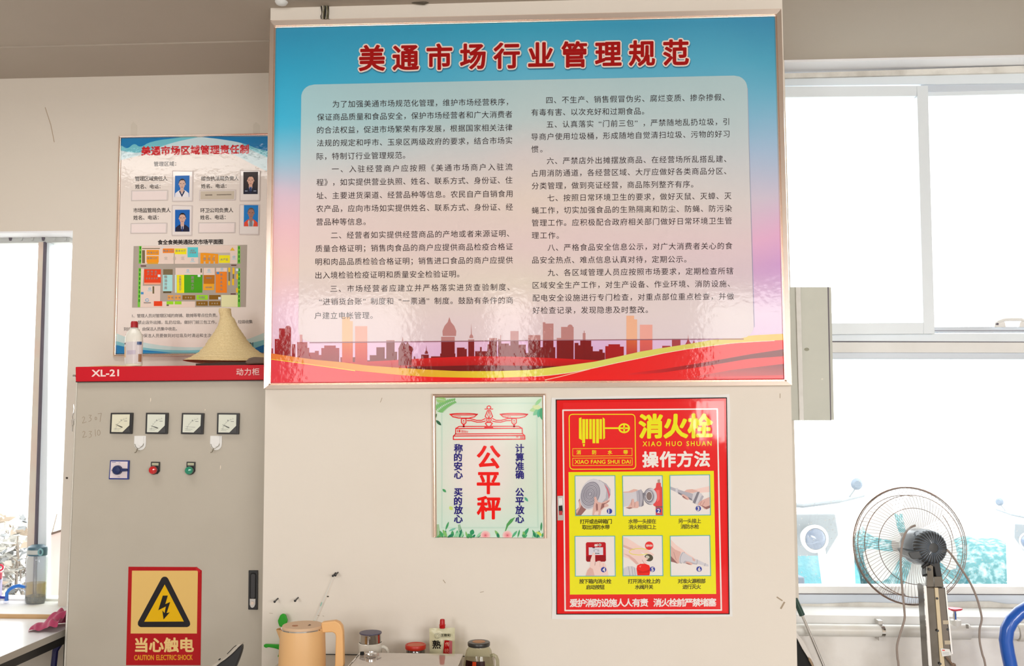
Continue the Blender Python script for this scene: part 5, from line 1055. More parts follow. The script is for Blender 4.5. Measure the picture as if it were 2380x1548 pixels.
# green bottle
cg = PZ(152, 1402, ZSL); gx, gy = P(154, 1400, by0).x, by0+.02; r1 = 22*mm(gy)
if gx+r1 > P(151, 1430, .2).x: gx = min(gx, P(151, 1430, .2).x+.0)
gb = thing('green_bottle', 'yellow-green water bottle on the windowsill, half hidden by the cabinet edge', 'bottle', (gx, gy, ZSL))
hg = P(154, 1300, gy).z-z0
MB().lathe([(0, 0), (r1*.9, 0), (r1, .01), (r1, .032)], (gx, gy, z0), 24).build('base', mat('dregs_brown', (.25, .18, .1), .3), gb, smooth=True)
MB().lathe([(r1, .032), (r1, hg*.96), (r1*.9, hg)], (gx, gy, z0), 24).build('body', mat('yellow_green_plastic', lin((206, 216, 60)), .3), gb, smooth=True)
MB().lathe([(r1*.85, 0), (r1*.85, .022), (0, .0225)], (gx, gy, z0+hg), 24).build('collar', mat('lime_collar', lin((180, 200, 50)), .3), gb)
for zz in (.003, .019): MB().lathe([(r1*.865, zz), (r1*.865, zz+.003)], (gx, gy, z0+hg), 24).build('black_ring', M['black'], gb)
MB().lathe([(r1*.85, .022), (r1*.8, .032), (r1*.5, .040), (0, .042)], (gx, gy, z0+hg), 24).build('cap', glass('pale_green_cap', (.75, .9, .75)), gb, smooth=True)
# blue handled cup and red cup at the left edge
yb_ = by0-.01; Pb = lambda x, y: P(x, y, yb_)
cup = thing('blue_handled_cup', 'clear cup with a curved blue handle on the windowsill left of the tea bottle', 'cup', (Pb(6, 1408).x, yb_, ZSL))
MB().tube([Pb(60, 1365), Pb(44, 1361), (Pb(32, 1364)), Pb(22, 1370), Pb(16, 1378), Pb(15, 1396)], [.006, .008, .008, .007, .007, .008], 10).build('blue_handle', mat('blue_plastic', lin((40, 120, 216)), .35), cup, smooth=True)
MB().tube([Pb(15, 1389), Pb(-14, 1388)], .006, 8).build('blue_band', mat('navy_band', lin((50, 60, 160)), .35), cup)
MB().lathe([(0, 0), (.011, 0), (.011, .03), (0, .03)], (Pb(14, 1408).x, yb_, ZSL+.001), 14).build('foot', glass('foot_clear', (.88, .88, .92)), cup)
MB().lathe([(0, 0), (.036, 0), (.04, .1), (.038, .1), (.034, .004), (0, .004)], (Pb(-22, 1408).x, yb_, ZSL+.001), 24).build('cup_body', glass('cup_clear', (.92, .93, .96)), cup)
rc_ = thing('red_strap_bottle', 'purple bottle with a bright red carrying ring at the left edge of the photo', 'bottle', (P(-16, 1400, yb_+.07).x, yb_+.07, ZSL))
rx_ = rc_.location.x; yy_ = yb_+.07
MB().tube([(P(1, 1319, yy_).x+.012*math.cos(t), yy_, P(1, 1319, yy_).z+.012*math.sin(t)) for t in [i*2*math.pi/14 for i in range(14)]], .0038, 7, closed=True).build('carry_ring', mat('red_strap', lin((236, 36, 76)), .4), rc_)
MB().lathe([(0, 0), (.030, 0), (.0325, .006), (.0325, .088), (.029, .09)], (rx_, yy_, ZSL+.001), 20).build('lower_body', mat('violet_plastic', lin((150, 130, 190)), .3), rc_)
MB().lathe([(.029, .09), (.0315, .092), (.0315, .118), (.026, .122), (0, .122)], (rx_, yy_, ZSL+.001), 20).build('red_sleeve', mat('dull_red_sleeve', lin((180, 40, 66)), .4), rc_)
# pink cloth, heaped
b = MB(); n_u, n_v = 40, 26; Pc = PZ(112, 1448, ZD)
cx, cy = dx1-.062, Pc.y+.03; vs = []
cr = [PZ(66, 1470, ZD), PZ(140, 1470, ZD)]
xL, xR = cr[0].x, dx1-.001; yF = cr[0].y; 
for j in range(n_v+1):
    for i in range(n_u+1):
        u, v = i/n_u, j/n_v; x = xL+(xR-xL)*u; y = yF-.0+.16*v
        rr = min(1, min(u, 1-u*.75+.02, v+.02, 1-v)*7); h_ = (.018+.070*max(0, u*1.15-.15)*(.5+.5*v))*(max(0, rr))**.5
        h_ *= (1+.22*math.sin(u*11+v*4)+.20*math.sin(v*12-u*5)+.12*math.sin(u*23+2))
        vs.append((x-.012*math.sin(v*9)*(1-u), y+.006*math.sin(u*14), ZD+.002+max(0, h_)))
b.add(vs, [(j*(n_u+1)+i, j*(n_u+1)+i+1, (j+1)*(n_u+1)+i+1, (j+1)*(n_u+1)+i) for j in range(n_v) for i in range(n_u)])
b = b.build('pink_cloth', mat('pink_terry', lin((176, 62, 100)), .9, bmp=(160, .6, .003, 3), Sheen_Weight=.3), smooth=True); tag(b, 'crumpled dusty pink cleaning cloth on the desk corner against the cabinet', 'cloth')
# dark chair back in front of the cabinet
ch = thing('chair', 'black curved chair back with a light grey rim showing in front of the cabinet', 'chair', (P(520, 1548, -.35).x, -.35, 0))
Yc = -.35; blk = [(560.5, 1498.5), (562.2, 1502), (562, 1509), (559.5, 1519), (555, 1532), (548.5, 1548), (541, 1566), (500, 1566), (503, 1548), (512, 1540.5), (524, 1532.5), (536, 1522.5), (545, 1514), (553, 1505.5)]
MB().slab(blk, Yc, Yc+.02).build('shell', M['black'], ch, bevel=.003)
rim = [(561, 1498), (553, 1505.5), (545, 1514), (536, 1522.5), (524, 1532.5), (512, 1540.5), (503, 1548), (490, 1558), (478, 1562), (490, 1549), (503, 1541), (516, 1533), (528, 1524), (538, 1514), (546, 1504), (553, 1497.8), (558, 1497)]
MB().slab(rim, Yc-.004, Yc+.03).build('rim', mat('pale_grey_rim', (.50, .46, .40), .3), ch, bevel=.002)
MB().tube([P(x, y, Yc-.005) for x, y in ((528, 1520), (536, 1512), (543, 1504.5), (549, 1500))], .0012, 5).build('rim_groove', M['black'], ch)
MB().tube([P(508.5, 1534, Yc-.006), P(512.5, 1531, Yc-.006)], .0022, 6).build('screw', M['black'], ch)
px_ = P(520, 1566, Yc); MB().tube([(px_.x-.03, Yc+.01, px_.z), (px_.x-.22, Yc-.05, .4), (px_.x-.22, Yc-.05, .02)], .014, 10).build('post', M['black'], ch)
MB().box((px_.x-.42, Yc-.35, .42), (px_.x-.04, Yc+.0, .47)).build('seat', M['black'], ch, bevel=.02)
MB().lathe([(0, 0), (.24, 0), (.24, .015), (.03, .05), (0, .05)], (px_.x-.22, Yc-.05, 0), 24).build('base', M['black'], ch)

# ================================================================ table against the pillar with jars and kettle
ZTB = P(820, 1521.5, -.006).z
x0t, x1t = P(672, 1521, 0).x-.06, P(1150, 1521, 0).x
tbl = thing('table', 'narrow beige table against the pillar under the posters', 'table', ((x0t+x1t)/2, -.35, 0))
MB().box((x0t+.06, -.72, ZTB-.03), (x1t, -.004, ZTB-.002)).build('tabletop', mat('beige_table_laminate', (.47, .40, .33), .45, blotch=(8, .3, (.4, .34, .28))), tbl)
MB().box((x0t+.06, -.006, ZTB-.012), (P(1080, 1521, 0).x, -.002, ZTB)).build('back_edge', M['blackm'], tbl)
for lx in (x0t+.08, x1t-.06):
    for ly in (-.70, -.05): MB().box((lx, ly, 0), (lx+.035, ly+.035, ZTB-.03)).build('leg', M['black'], tbl)
# kettle
YK = -.40; kc = P(703, 1500, YK); sk_ = mm(YK); zrim = P(700, 1459, YK).z
kt = thing('electric_kettle', 'cream plastic electric kettle with round lid and square handle on the table', 'kettle', (kc.x, YK, ZTB))
km = mat('cream_peach_plastic', lin((232, 186, 130)), .45, bmp=(200, .05, .001, 2)); km2 = mat('handle_peach_plastic', lin((238, 186, 124)), .45)
rt, rbm = 49.0*sk_, 53.5*sk_; hk_ = zrim-ZTB
kb = MB(); kb.lathe([(0, .003), (rbm*.98, .003), (rbm, .012), (rbm, hk_*.30), (rbm*.985, hk_*.6), (rt*1.04, hk_*.93), (rt*1.0, hk_-.002)], (kc.x, YK, ZTB), 48); kb.build('body', km, kt, smooth=True)
MB().lathe([(rt*1.0, hk_-.003), (rt*1.01, hk_+.0015), (rt*.955, hk_+.0015), (rt*.955, hk_-.004)], (kc.x, YK, ZTB), 48).build('steel_rim', M['chrome'], kt, smooth=True)
ld = MB(); ld.lathe([(rt*.95, hk_-.002), (rt*.95, hk_+.007), (rt*.93, hk_+.009), (0, hk_+.0095)], (kc.x, YK, ZTB), 48); ld = ld.build('lid', mat('lid_beige', lin((218, 184, 150)), .5), kt, smooth=True)
zl_ = ZTB+hk_+.0098
b = MB(); b.lathe([(0, 0), (.0085, 0), (.0085, .0006), (0, .0008)], (kc.x-.3*rt, YK-.25*rt, zl_), 16, M=Matrix(((1.1, 0, 0), (0, .9, 0), (0, 0, 1)))); b.build('lid_button', mat('brown_button', lin((176, 110, 64)), .5), ld)
b = MB(); b.prism([Vector((kc.x+.30*rt+.0065*math.cos(t), YK-.08*rt+.008*math.sin(t), zl_+.0006)) for t in [(-90+i*18)*math.pi/180 for i in range(11)]], [Vector((kc.x+.30*rt+.0065*math.cos(t), YK-.08*rt+.008*math.sin(t), zl_-.0002)) for t in [(-90+i*18)*math.pi/180 for i in range(11)]]); b.build('steam_slot', mat('dark_brown_slot', (.12, .06, .03), .6), ld)
sp = MB(); ztip = P(643, 1462, YK).z; xt = P(643, 1462, YK).x; xb_ = kc.x-rt*.86; zrt = ZTB+hk_
ptsT = [(xb_, YK-.034, zrt-.001), (xt, YK-.007, ztip), (xt, YK+.007, ztip), (xb_, YK+.034, zrt-.001)]
ptsB = [(kc.x-rt*.92, YK-.030, zrt-.036), (kc.x-rt*1.01, YK-.006, zrt-.044), (kc.x-rt*1.01, YK+.006, zrt-.044), (kc.x-rt*.92, YK+.030, zrt-.036)]
sp.add(ptsT+ptsB, [(0, 4, 5, 1), (1, 5, 6, 2), (2, 6, 7, 3), (4, 7, 6, 5)]); sp.build('spout', km, kt, fix=True)
MB().add([(xb_-.001, YK-.026, zrt-.003), (xt+.006, YK, ztip-.004), (xb_-.001, YK+.026, zrt-.003)], [(0, 1, 2)]) 
b = MB(); b.add([(xb_-.001, YK-.027, zrt-.004), (xt+.005, YK, ztip-.003), (xb_-.001, YK+.027, zrt-.004)], [(0, 1, 2)]); b.build('spout_mouth', mat('dark_steel_mouth', (.06, .06, .06), .25, .5), kt)
hp = [(748, 1456), (762, 1454), (776, 1452.5), (784, 1456), (789, 1465), (791, 1480), (791.5, 1520), (791, 1545), (786, 1566), (756, 1572)]
hq = [(746, 1447), (778, 1443.5), (787, 1447), (794, 1456), (796.5, 1470), (798, 1545), (795, 1562), (786, 1570), (750, 1571), (751, 1556), (774, 1554), (778, 1548), (780, 1480), (778, 1473), (772, 1470), (748, 1471)]
MB().slab(hq, YK-.013, YK+.013).build('handle', km2, kt, bevel=.004, seg=3)
# mug with chrome band and blue lid
YM_ = -.16; mc = P(861, 1500, YM_); sm = mm(YM_); zr = P(861, 1500, YM_).z
mg = thing('mug', 'white ceramic mug with chrome collar and dark blue lid behind the grey box', 'mug', (mc.x, YM_, ZTB))
r = 27*sm; zb1 = P(861, 1497, YM_).z; zb2 = P(861, 1481.5, YM_).z+.006; zt1 = P(861, 1472, YM_).z
MB().lathe([(0, .002), (r*.8, .002), (r*.92, .012), (r, .04), (r, zb1-ZTB+.004), (r*.95, zb1-ZTB+.006)], (mc.x, YM_, ZTB), 32).build('body', mat('white_glaze', (.76, .72, .64), .15, Coat_Weight=1), mg, smooth=True)
MB().lathe([(r*.90, zb1-ZTB), (r*.90, zt1-ZTB-.004), (r*.93, zt1-ZTB)], (mc.x, YM_, ZTB), 32).build('chrome_collar', M['chrome'], mg, smooth=True)
MB().lathe([(r*.93, zt1-ZTB), (r*.95, zt1-ZTB+.0015), (r*.93, zt1-ZTB+.004), (0, zt1-ZTB+.0045)], (mc.x, YM_, ZTB), 32).build('lid', mat('slate_blue_lid', lin((84, 80, 104)), .45), mg, smooth=True)
MB().tube([P(x, y, YM_) for x, y in ((884, 1504), (892, 1503), (898, 1507), (902, 1515), (902, 1526), (896, 1536), (886, 1540))], .0055, 10).build('handle', mat('white_glaze_handle', (.74, .71, .63), .2), mg, smooth=True)
# red-lidded jar
YJ = -.12; jc = P(966, 1500, YJ); sj = mm(YJ); r = 23.5*sj; zt1 = P(966, 1498, YJ).z
jr = thing('jar', 'jar with an orange-red screw lid between the mug and the pouch', 'jar', (jc.x, YJ, ZTB))
MB().lathe([(0, .002), (r*.85, .002), (r*.92, .01), (r*.92, zt1-ZTB-.016), (r*.85, zt1-ZTB-.012)], (jc.x, YJ, ZTB), 28).build('body', mat('dark_sauce_glass', (.05, .035, .03), .1, Coat_Weight=1), jr, smooth=True)
MB().lathe([(r*.97, zt1-ZTB-.014), (r, zt1-ZTB-.012), (r, zt1-ZTB-.001), (r*.96, zt1-ZTB+.001), (r*.84, zt1-ZTB), (r*.82, zt1-ZTB-.0015), (0, zt1-ZTB-.0015)], (jc.x, YJ, ZTB), 32).build('lid', mat('orange_red_lid', lin((196, 44, 24)), .4), jr, smooth=True)
MB().lathe([(r*.8, zt1-ZTB-.0005), (0, zt1-ZTB-.0004)], (jc.x, YJ, ZTB), 28).build('lid_print', mat('worn_orange_print', lin((200, 96, 58)), .5), jr)
# spout pouch
YP = -.10; zp = lambda x, y: (990+x/13.117, 1430+y/13.117)
po = thing('spout_pouch', 'pale green spout pouch with red cap and black calligraphy behind the grey box', 'pouch', (P(1028, 1520, YP).x, YP, ZTB))
pm_ = mat('pale_green_foil', lin((212, 208, 172)), .3, bmp=(35, .5, .006, 2)); b = MB(); N_ = 14; vs = []
q = [zp(100, 395), zp(880, 380), (1057, 1560), (999, 1560)]
zbt = ZTB+.002
for j in range(N_+1):
    for i in range(N_+1):
        u, v = i/N_, j/N_; x, y = Q(q, u, v); p = P(x, y, YP); z_ = p.z+(1-v)*0
        z_ = P(x, q[0][1]+(q[1][1]-q[0][1])*u, YP).z*(1-v)+zbt*v
        vs.append((p.x, YP-.016*math.sin(math.pi*u)*v**.6, z_))
k_ = len(vs); vs += [(x, 2*YP-y+.0005, z) for x, y, z in vs]
f1 = [(j*(N_+1)+i, (j+1)*(N_+1)+i, (j+1)*(N_+1)+i+1, j*(N_+1)+i+1) for j in range(N_) for i in range(N_)]
b.add(vs, f1+[tuple(k_+i for i in f[::-1]) for f in f1]); b.build('pouch', pm_, po, smooth=True)
cz = P(1028, 1460, YP); MB().lathe([(.0095, 0), (.0102, .003), (.0100, .009), (.0112, .011), (.0092, .013), (.0083, .027), (.007, .030), (0, .031)], (cz.x, YP, cz.z), 20).build('cap', mat('cap_red', lin((186, 8, 12)), .4), po, smooth=True)
b = MB(); Yp2 = YP-.0215
b.flat([zp(565, 765), zp(705, 772), zp(706, 1172), zp(523, 1165)], Yp2, pc((160, 8, 12))); b.flat([zp(708, 772), zp(802, 785), zp(798, 1175), zp(708, 1175)], Yp2, pc((176, 90, 96)))
a, e = zp(585, 880), zp(692, 885); text(b, '传', a[0], a[1], e[0], e[1], 11, Yp2-.0003, pc((222, 170, 150))); a, e = zp(565, 1080), zp(690, 1080); text(b, '统', a[0], a[1], e[0], e[1], 11, Yp2-.0003, pc((200, 130, 110)))
a, e = zp(200, 895), zp(445, 895); text(b, '熟', a[0], a[1], e[0], e[1], 21, Yp2-.0003, pc((24, 22, 20)), bold=.02)
a, e = zp(455, 610), zp(742, 610); text(b, '王致和', a[0], a[1], e[0], e[1], 7.4, Yp2-.0003, pc((50, 52, 36)), bold=.03)
line(b, [zp(*p) for p in ell(343, 632, 86, 78, 20)], .7, Yp2-.0003, pc((120, 118, 100)), True); line(b, [zp(*p) for p in [(290, 690), (310, 600), (350, 580), (385, 610), (375, 680), (350, 710)]], .7, Yp2-.0003, pc((130, 128, 108)))
line(b, [zp(440, 688), zp(735, 688)], .8, Yp2-.0003, pc((170, 166, 136))); b.build('printing', M['vcmatte'], po)
# grey glossy box in front
ZB = PZ(960, 1517.5, 0).z if False else None
yb0, yb1 = -.56, -.26; ztb = P(960, 1518, yb1).z
gx_ = thing('storage_box', 'low glossy grey box in front of the mug, jar and pouch', 'box', (P(960, 1548, -.4).x, -.4, ZTB))
xL_, xR_ = P(840, 1518, yb1).x, P(1077, 1520, yb1).x
bm_ = mat('glossy_grey_lid', (.50, .44, .385), .07, blotch=(18, .35, (.43, .37, .32)), Coat_Weight=.6, Specular_IOR_Level=.9)
MB().box((xL_, yb0, ztb-.006), (xR_, yb1, ztb)).build('lid', bm_, gx_, bevel=.002)
MB().box((xL_+.004, yb0+.004, ZTB), (xR_-.004, yb1-.004, ztb-.006)).build('body', mat('grey_box_body', (.40, .37, .34), .3), gx_)
MB().lathe([(.006, 0), (.007, .002), (.0065, .009), (0, .01)], (P(843, 1526, yb1-.02).x, yb1-.03, ztb), 12).build('rubber_foot', M['blackm'], gx_)
MB().tube([(xL_-.002, yb1+.001, ztb+.001), (xL_-.002, yb0, ztb+.001)], .002, 6).build('edge_trim', M['chrome'], gx_)
# added chrome disc on the box, stands in for the mug's chrome reflection
cc_ = PZ(862, 1527, ztb); refl_disc = MB(); refl_disc.lathe([(.0, .001), (.0165, .001), (.0185, .004), (.0185, .011), (.016, .0135), (0, .014)], (cc_.x, cc_.y, ztb), 24)
tag(refl_disc.build('chrome_reflection', M['chrome'], smooth=True), 'small chrome disc on the grey box standing in for the reflection of the mug', 'cap')
# glass jar mug with black lid
YG_ = -.198; gc = P(1113, 1500, YG_); sg = mm(YG_); Zg = lambda y: P(1113, y, YG_).z
gj = thing('glass_jar', 'clear glass jar with handle, black lid and dark label with orange fruit', 'jar', (gc.x, YG_, ZTB))
MB().lathe([(0, .003), (34*sg, .003), (36*sg, .012), (35*sg, Zg(1545)-ZTB), (31*sg, Zg(1522)-ZTB), (28.5*sg, Zg(1511)-ZTB), (24*sg, Zg(1504)-ZTB), (23.5*sg, Zg(1500)-ZTB)], (gc.x, YG_, ZTB), 36).build('glass_body', glass('greenish_glass', (.80, .80, .70), rough=.03), gj, smooth=True)
MB().lathe([(0, .006), (32*sg, .006), (33*sg, .010), (33*sg, .014), (0, .014)], (gc.x, YG_, ZTB), 32).build('contents', mat('pale_contents', (.50, .46, .32), .5), gj, smooth=True)
MB().lathe([(24.5*sg, Zg(1501)-ZTB), (25.5*sg, Zg(1499)-ZTB), (25.5*sg, Zg(1493)-ZTB), (24.3*sg, Zg(1491.5)-ZTB), (0, Zg(1491)-ZTB)], (gc.x, YG_, ZTB), 36).build('lid', mat('black_lid', (.035, .033, .03), .3), gj, smooth=True)
MB().lathe([(15*sg, .0), (14*sg, .0004), (0, .0005)], (gc.x, YG_, Zg(1491)), 24).build('lid_emblem', mat('tan_emblem', lin((186, 130, 84)), .5), gj)
MB().tube([P(x, y, YG_) for x, y in ((1140, 1525), (1147, 1522), (1153, 1526), (1156.5, 1535), (1157, 1550), (1153, 1552), (1145, 1555))], .0058, 10).build('handle', glass('handle_glass', (.78, .78, .68)), gj, smooth=True)
b = MB(); a0_, a1_ = -math.pi*.80, -math.pi*.34; zr0, zr1 = Zg(1554)-ZTB, Zg(1529)-ZTB
b.lathe([(36.6*sg, zr0), (35.6*sg, Zg(1545)-ZTB), (33.6*sg, zr1)], (gc.x, YG_, ZTB), 14, arc=(a0_, a1_), col=pc((44, 10, 10)))
am = (a0_+a1_)/2; b.lathe([(36.9*sg, zr0), (35.9*sg, Zg(1545)-ZTB), (34*sg, Zg(1530)-ZTB)], (gc.x, YG_, ZTB), 4, arc=(am-.12, am+.14), col=pc((196, 62, 20)))
for da in (-.30, .36):
    b.lathe([(37.1*sg, Zg(1553)-ZTB), (36.6*sg, Zg(1545)-ZTB), (36.2*sg, Zg(1541)-ZTB)], (gc.x, YG_, ZTB), 5, arc=(am+da-.22, am+da+.22), col=pc((236, 150, 20)))
b.build('label', M['vc'], gj)
# green plastic utensil hanging behind kettle
gm = mat('bright_green_plastic', lin((30, 166, 20)), .4); zk = lambda x, y: (600+x/11.333, 1420+y/11.333)
gu = thing('green_utensil', 'bright green plastic utensil with a paddle tip and side arm hanging behind the kettle', 'utensil', P(650, 1500, -.02))
MB().slab([zk(*p) for p in [(625, 78), (680, 80), (725, 115), (745, 180), (770, 260), (740, 340), (640, 420), (560, 425), (525, 330), (512, 260), (540, 195), (575, 120)]], -.034, -.024).build('paddle', gm, gu, bevel=.003)
MB().slab([zk(*p) for p in [(180, 878), (420, 890), (700, 905), (700, 1050), (575, 1032), (420, 985), (260, 958), (220, 976), (175, 972), (142, 940), (140, 900)]], -.030, -.018).build('side_arm', gm, gu, bevel=.003)
MB().tube([P(*zk(640, 400), -.028), P(*zk(680, 900), -.026), P(*zk(640, 1200), -.022), P(*zk(540, 1180), -.018)], .005, 8).build('stem', gm, gu)
MB().slab([zk(*p) for p in [(565, 1080), (680, 1080), (680, 1180), (550, 1178), (528, 1135)]], -.022, -.012).build('lower_tip', gm, gu, bevel=.002)
# ================================================================ right side: box, pipe, hose, stick, fan
eb = thing('wall_box', 'grey-green sheet steel box fixed on the right side of the pillar by the window', 'electrical box', (P(1880, 977, .14).x, .2, P(1880, 977, .14).z))
em = mat('grey_green_enamel', (.55, .56, .49), .45, blotch=(8, .5, (.48, .50, .44)), bmp=(60, .05, .002, 3))
Ye = .14; xp = P(1843, 800, 0).x
b = MB(); f = [P(1838, 667, Ye), P(1925, 667, Ye), P(1932, 977, Ye), P(1842, 977, Ye)]; f[0].x = f[3].x = xp+.002; b.prism(f, [Vector((v.x, .34, v.z)) for v in f]); b.build('body', em, eb, bevel=.002)
MB().slab([(1849, 667), (1861, 667), (1869, 977), (1858, 977)], Ye-.006, Ye).build('sealing_strip', mat('white_sealant', (.78, .77, .74), .6, blotch=(20, .5, (.6, .6, .55))), eb, bevel=.002)
MB().slab([(1925, 667), (1932, 668), (1938.5, 976), (1931.5, 976)], Ye+.012, .33).build('side_door', em, eb, bevel=.001)
MB().slab([(1923.5, 667), (1926, 667), (1932, 977), (1930, 977)], Ye-.001, Ye+.02).build('door_gap', M['gasket'], eb)
b = MB(); b.flat(ell(1875, 812, 6, 4, 10), Ye-.0005, pc((150, 150, 135))); b.flat(ell(1911, 881, 2.4, 2, 8), Ye-.0005, pc((220, 218, 206))); b.build('paint_marks', M['vcmatte'], eb)

# white water pipe
YPp = Ysf-.042; zp0 = P(2060, 1466, YPp).z; rp = 13.3*mm(YPp); pvc = mat('white_pvc', (.80, .79, .75), .35, blotch=(14, .4, (.66, .6, .5)))
def px_x(px, Y=YPp): return P(px, 1466, Y).x
wp = thing('water_pipe', 'white plastic water pipe with valve tee running along the wall under the right window', 'pipe', (px_x(2100), YPp, zp0-rp))
MB().tube([(P(1853, 1548, 0).x+.004, YPp, zp0), (px_x(2460), YPp, zp0)], rp, 20).build('pipe_run', pvc, wp, smooth=True)
MB().tube([(px_x(2200), YPp, zp0), (px_x(2252), YPp, zp0)], rp*1.28, 20).build('tee_body', pvc, wp, smooth=True)
MB().tube([(px_x(2222), YPp, zp0), (px_x(2222), YPp, P(2222, 1441, YPp).z)], rp*.85, 18).build('tee_neck', pvc, wp, smooth=True)
vs_ = MB().tube([(px_x(2221), YPp, P(2221, 1442, YPp).z), (px_x(2220), YPp, P(2220, 1419, YPp).z)], .008, 10).build('valve_stem', M['chrome'], wp)
hz = P(2219, 1416, YPp).z; b = MB(); vs = []; ringr = lambda t: .026*(1+.16*math.cos(3*t))
for zz, k_ in ((-.004, .8), (0, 1), (.004, .96), (.006, .5)): vs += [(px_x(2221)+ringr(t)*k_*math.cos(t), YPp+ringr(t)*k_*math.sin(t), hz+zz) for t in [i*2*math.pi/24 for i in range(24)]]
b.add(vs, [(j*24+i, j*24+(i+1) % 24, (j+1)*24+(i+1) % 24, (j+1)*24+i) for j in range(3) for i in range(24)]+[tuple(range(23, -1, -1)), tuple(range(72, 96))]); b.build('red_handwheel', mat('red_handwheel', lin((214, 44, 70)), .3), wp, smooth=True)
b = MB(); b.flat([(2244, 1451), (2251, 1451.5), (2252, 1461), (2246, 1461)], YPp-rp*1.3, pc((150, 146, 136))); b.build('small_label', M['vcmatte'], wp)
MB().tube([(px_x(2348), YPp, zp0), (px_x(2362), YPp, zp0)], rp*1.15, 20).build('coupling', pvc, wp, smooth=True)
MB().tube([(px_x(2364), YPp, zp0), (px_x(2400), YPp, zp0)], rp*1.45, 20).build('coupling', mat('ivory_union', (.72, .68, .6), .4), wp, smooth=True)
cl = MB(); xc = px_x(2046); 
for k in range(2): pass
ptsx = [(xc+.0, YPp+(rp+.0025)*math.sin(t), zp0+(rp+.0025)*math.cos(t)) for t in [-math.pi+i*math.pi/12-math.pi*0 for i in range(13)]]
vs = []
for x_ in (xc-.006, xc+.008): vs += [(x_+.006*math.sin(k/12*math.pi), p[1], p[2]) for k, p in enumerate(ptsx)]
for x_ in (xc-.006, xc+.008): vs += [(x_+.006*math.sin(k/12*math.pi), YPp+(p[1]-YPp)*.93, zp0+(p[2]-zp0)*.93) for k, p in enumerate(ptsx)]
fs = []
for i in range(12): fs += [(i, i+1, 13+i+1, 13+i), (26+i, 39+i, 39+i+1, 26+i+1), (i, 26+i, 26+i+1, i+1), (13+i, 13+i+1, 39+i+1, 39+i)]
cl.add(vs, fs); cl = cl.build('pipe_clamp', M['chrome'], wp)
for dz in (rp+.008, -rp-.008): MB().box((xc-.007, YPp-.004, zp0+dz-.007), (xc+.010, Ysf+.006, zp0+dz+.007)).build('clamp_ear', mat('zinc_ear', (.6, .58, .55), .4, .6), wp)

# blue hose at the right edge
b = MB(); hy = .30; hp = [(2450, 1398), (2420, 1402), (2392, 1411), (2370, 1424), (2352, 1442), (2341, 1463), (2338, 1488), (2342, 1515), (2349, 1548), (2356, 1590), (2364, 1650)]
pts = [P(x, y, hy) for x, y in hp]; last = pts[-1]; pts += [Vector((last.x+.02, hy, .25)), Vector((last.x+.06, hy-.02, .05)), Vector((last.x+.2, hy-.05, .021))]; pts = [Vector((pts[0].x+.12, hy, .03)), Vector((pts[0].x+.12, hy, .5)), Vector((pts[0].x+.07, hy, pts[0].z-.08))]+pts
b.tube(pts, 14.5*mm(hy), 16); tag(b.build('blue_hose', mat('blue_hose_plastic', lin((14, 92, 196)), .28, Coat_Weight=.6), smooth=True), 'thick glossy blue hose arching up at the right edge of the photo', 'hose')
# mop handle and board behind the pillar edge
mh = thing('mop', 'metal mop handle with a dark green grip leaning behind the pillar edge', 'mop', (P(1915, 1548, .35).x, .3, 0))
a, c_, e = P(1848, 1392, .47), P(1864.5, 1430, .47), P(1911, 1540, .46); d_ = (e-c_).normalized(); foot = e+d_*((e.z-.02)/-d_.z)
MB().tube([a, c_], [.0105, .0115], 12).build('grip', mat('dark_green_grip', (.02, .06, .045), .4), mh, smooth=True)
MB().tube([c_, foot], .0062, 12).build('rod', M['chrome'], mh, smooth=True)
MB().box((foot.x-.05, foot.y-.0, 0), (foot.x+.02, foot.y+.05, .03)).build('mop_head', M['white'], mh, bevel=.01)
MB().slab([(1852, 1449), (1855, 1462), (1852, 1475)], .44, .46).build('rusty_bracket', mat('rusty_bracket', (.45, .3, .16), .7), mh) if False else None
lbm = thing('leaning_board', 'black board with a torn white edge leaning behind the pillar beside the mop', 'board', (P(1865, 1548, .3).x, .3, 0))
bf = [P(1838, 1470, .30), P(1853, 1478, .30), P(1884, 1527, .30), P(1892, 1548, .30), P(1905, 1600, .30)]
bk = bf+[Vector((bf[-1].x+.06, .30, .002)), Vector((bf[0].x-.02, .30, .002))]; MB().prism(bk, [Vector((v.x, .315, v.z)) for v in bk]).build('panel', M['blackm'], lbm)
MB().slab([(1836, 1455), (1852, 1471), (1868, 1492), (1880, 1514), (1890, 1536), (1885, 1540), (1878, 1528), (1866, 1509), (1853, 1484), (1838, 1474)], .288, .318).build('torn_edge', mat('torn_white_edge', (.76, .73, .70), .7), lbm)
MB().slab([(1879, 1527), (1885, 1532), (1892, 1548), (1888, 1549), (1881, 1536)], .285, .30).build('peeling_tape', mat('peeling_brown_tape', (.35, .25, .16), .6), lbm)

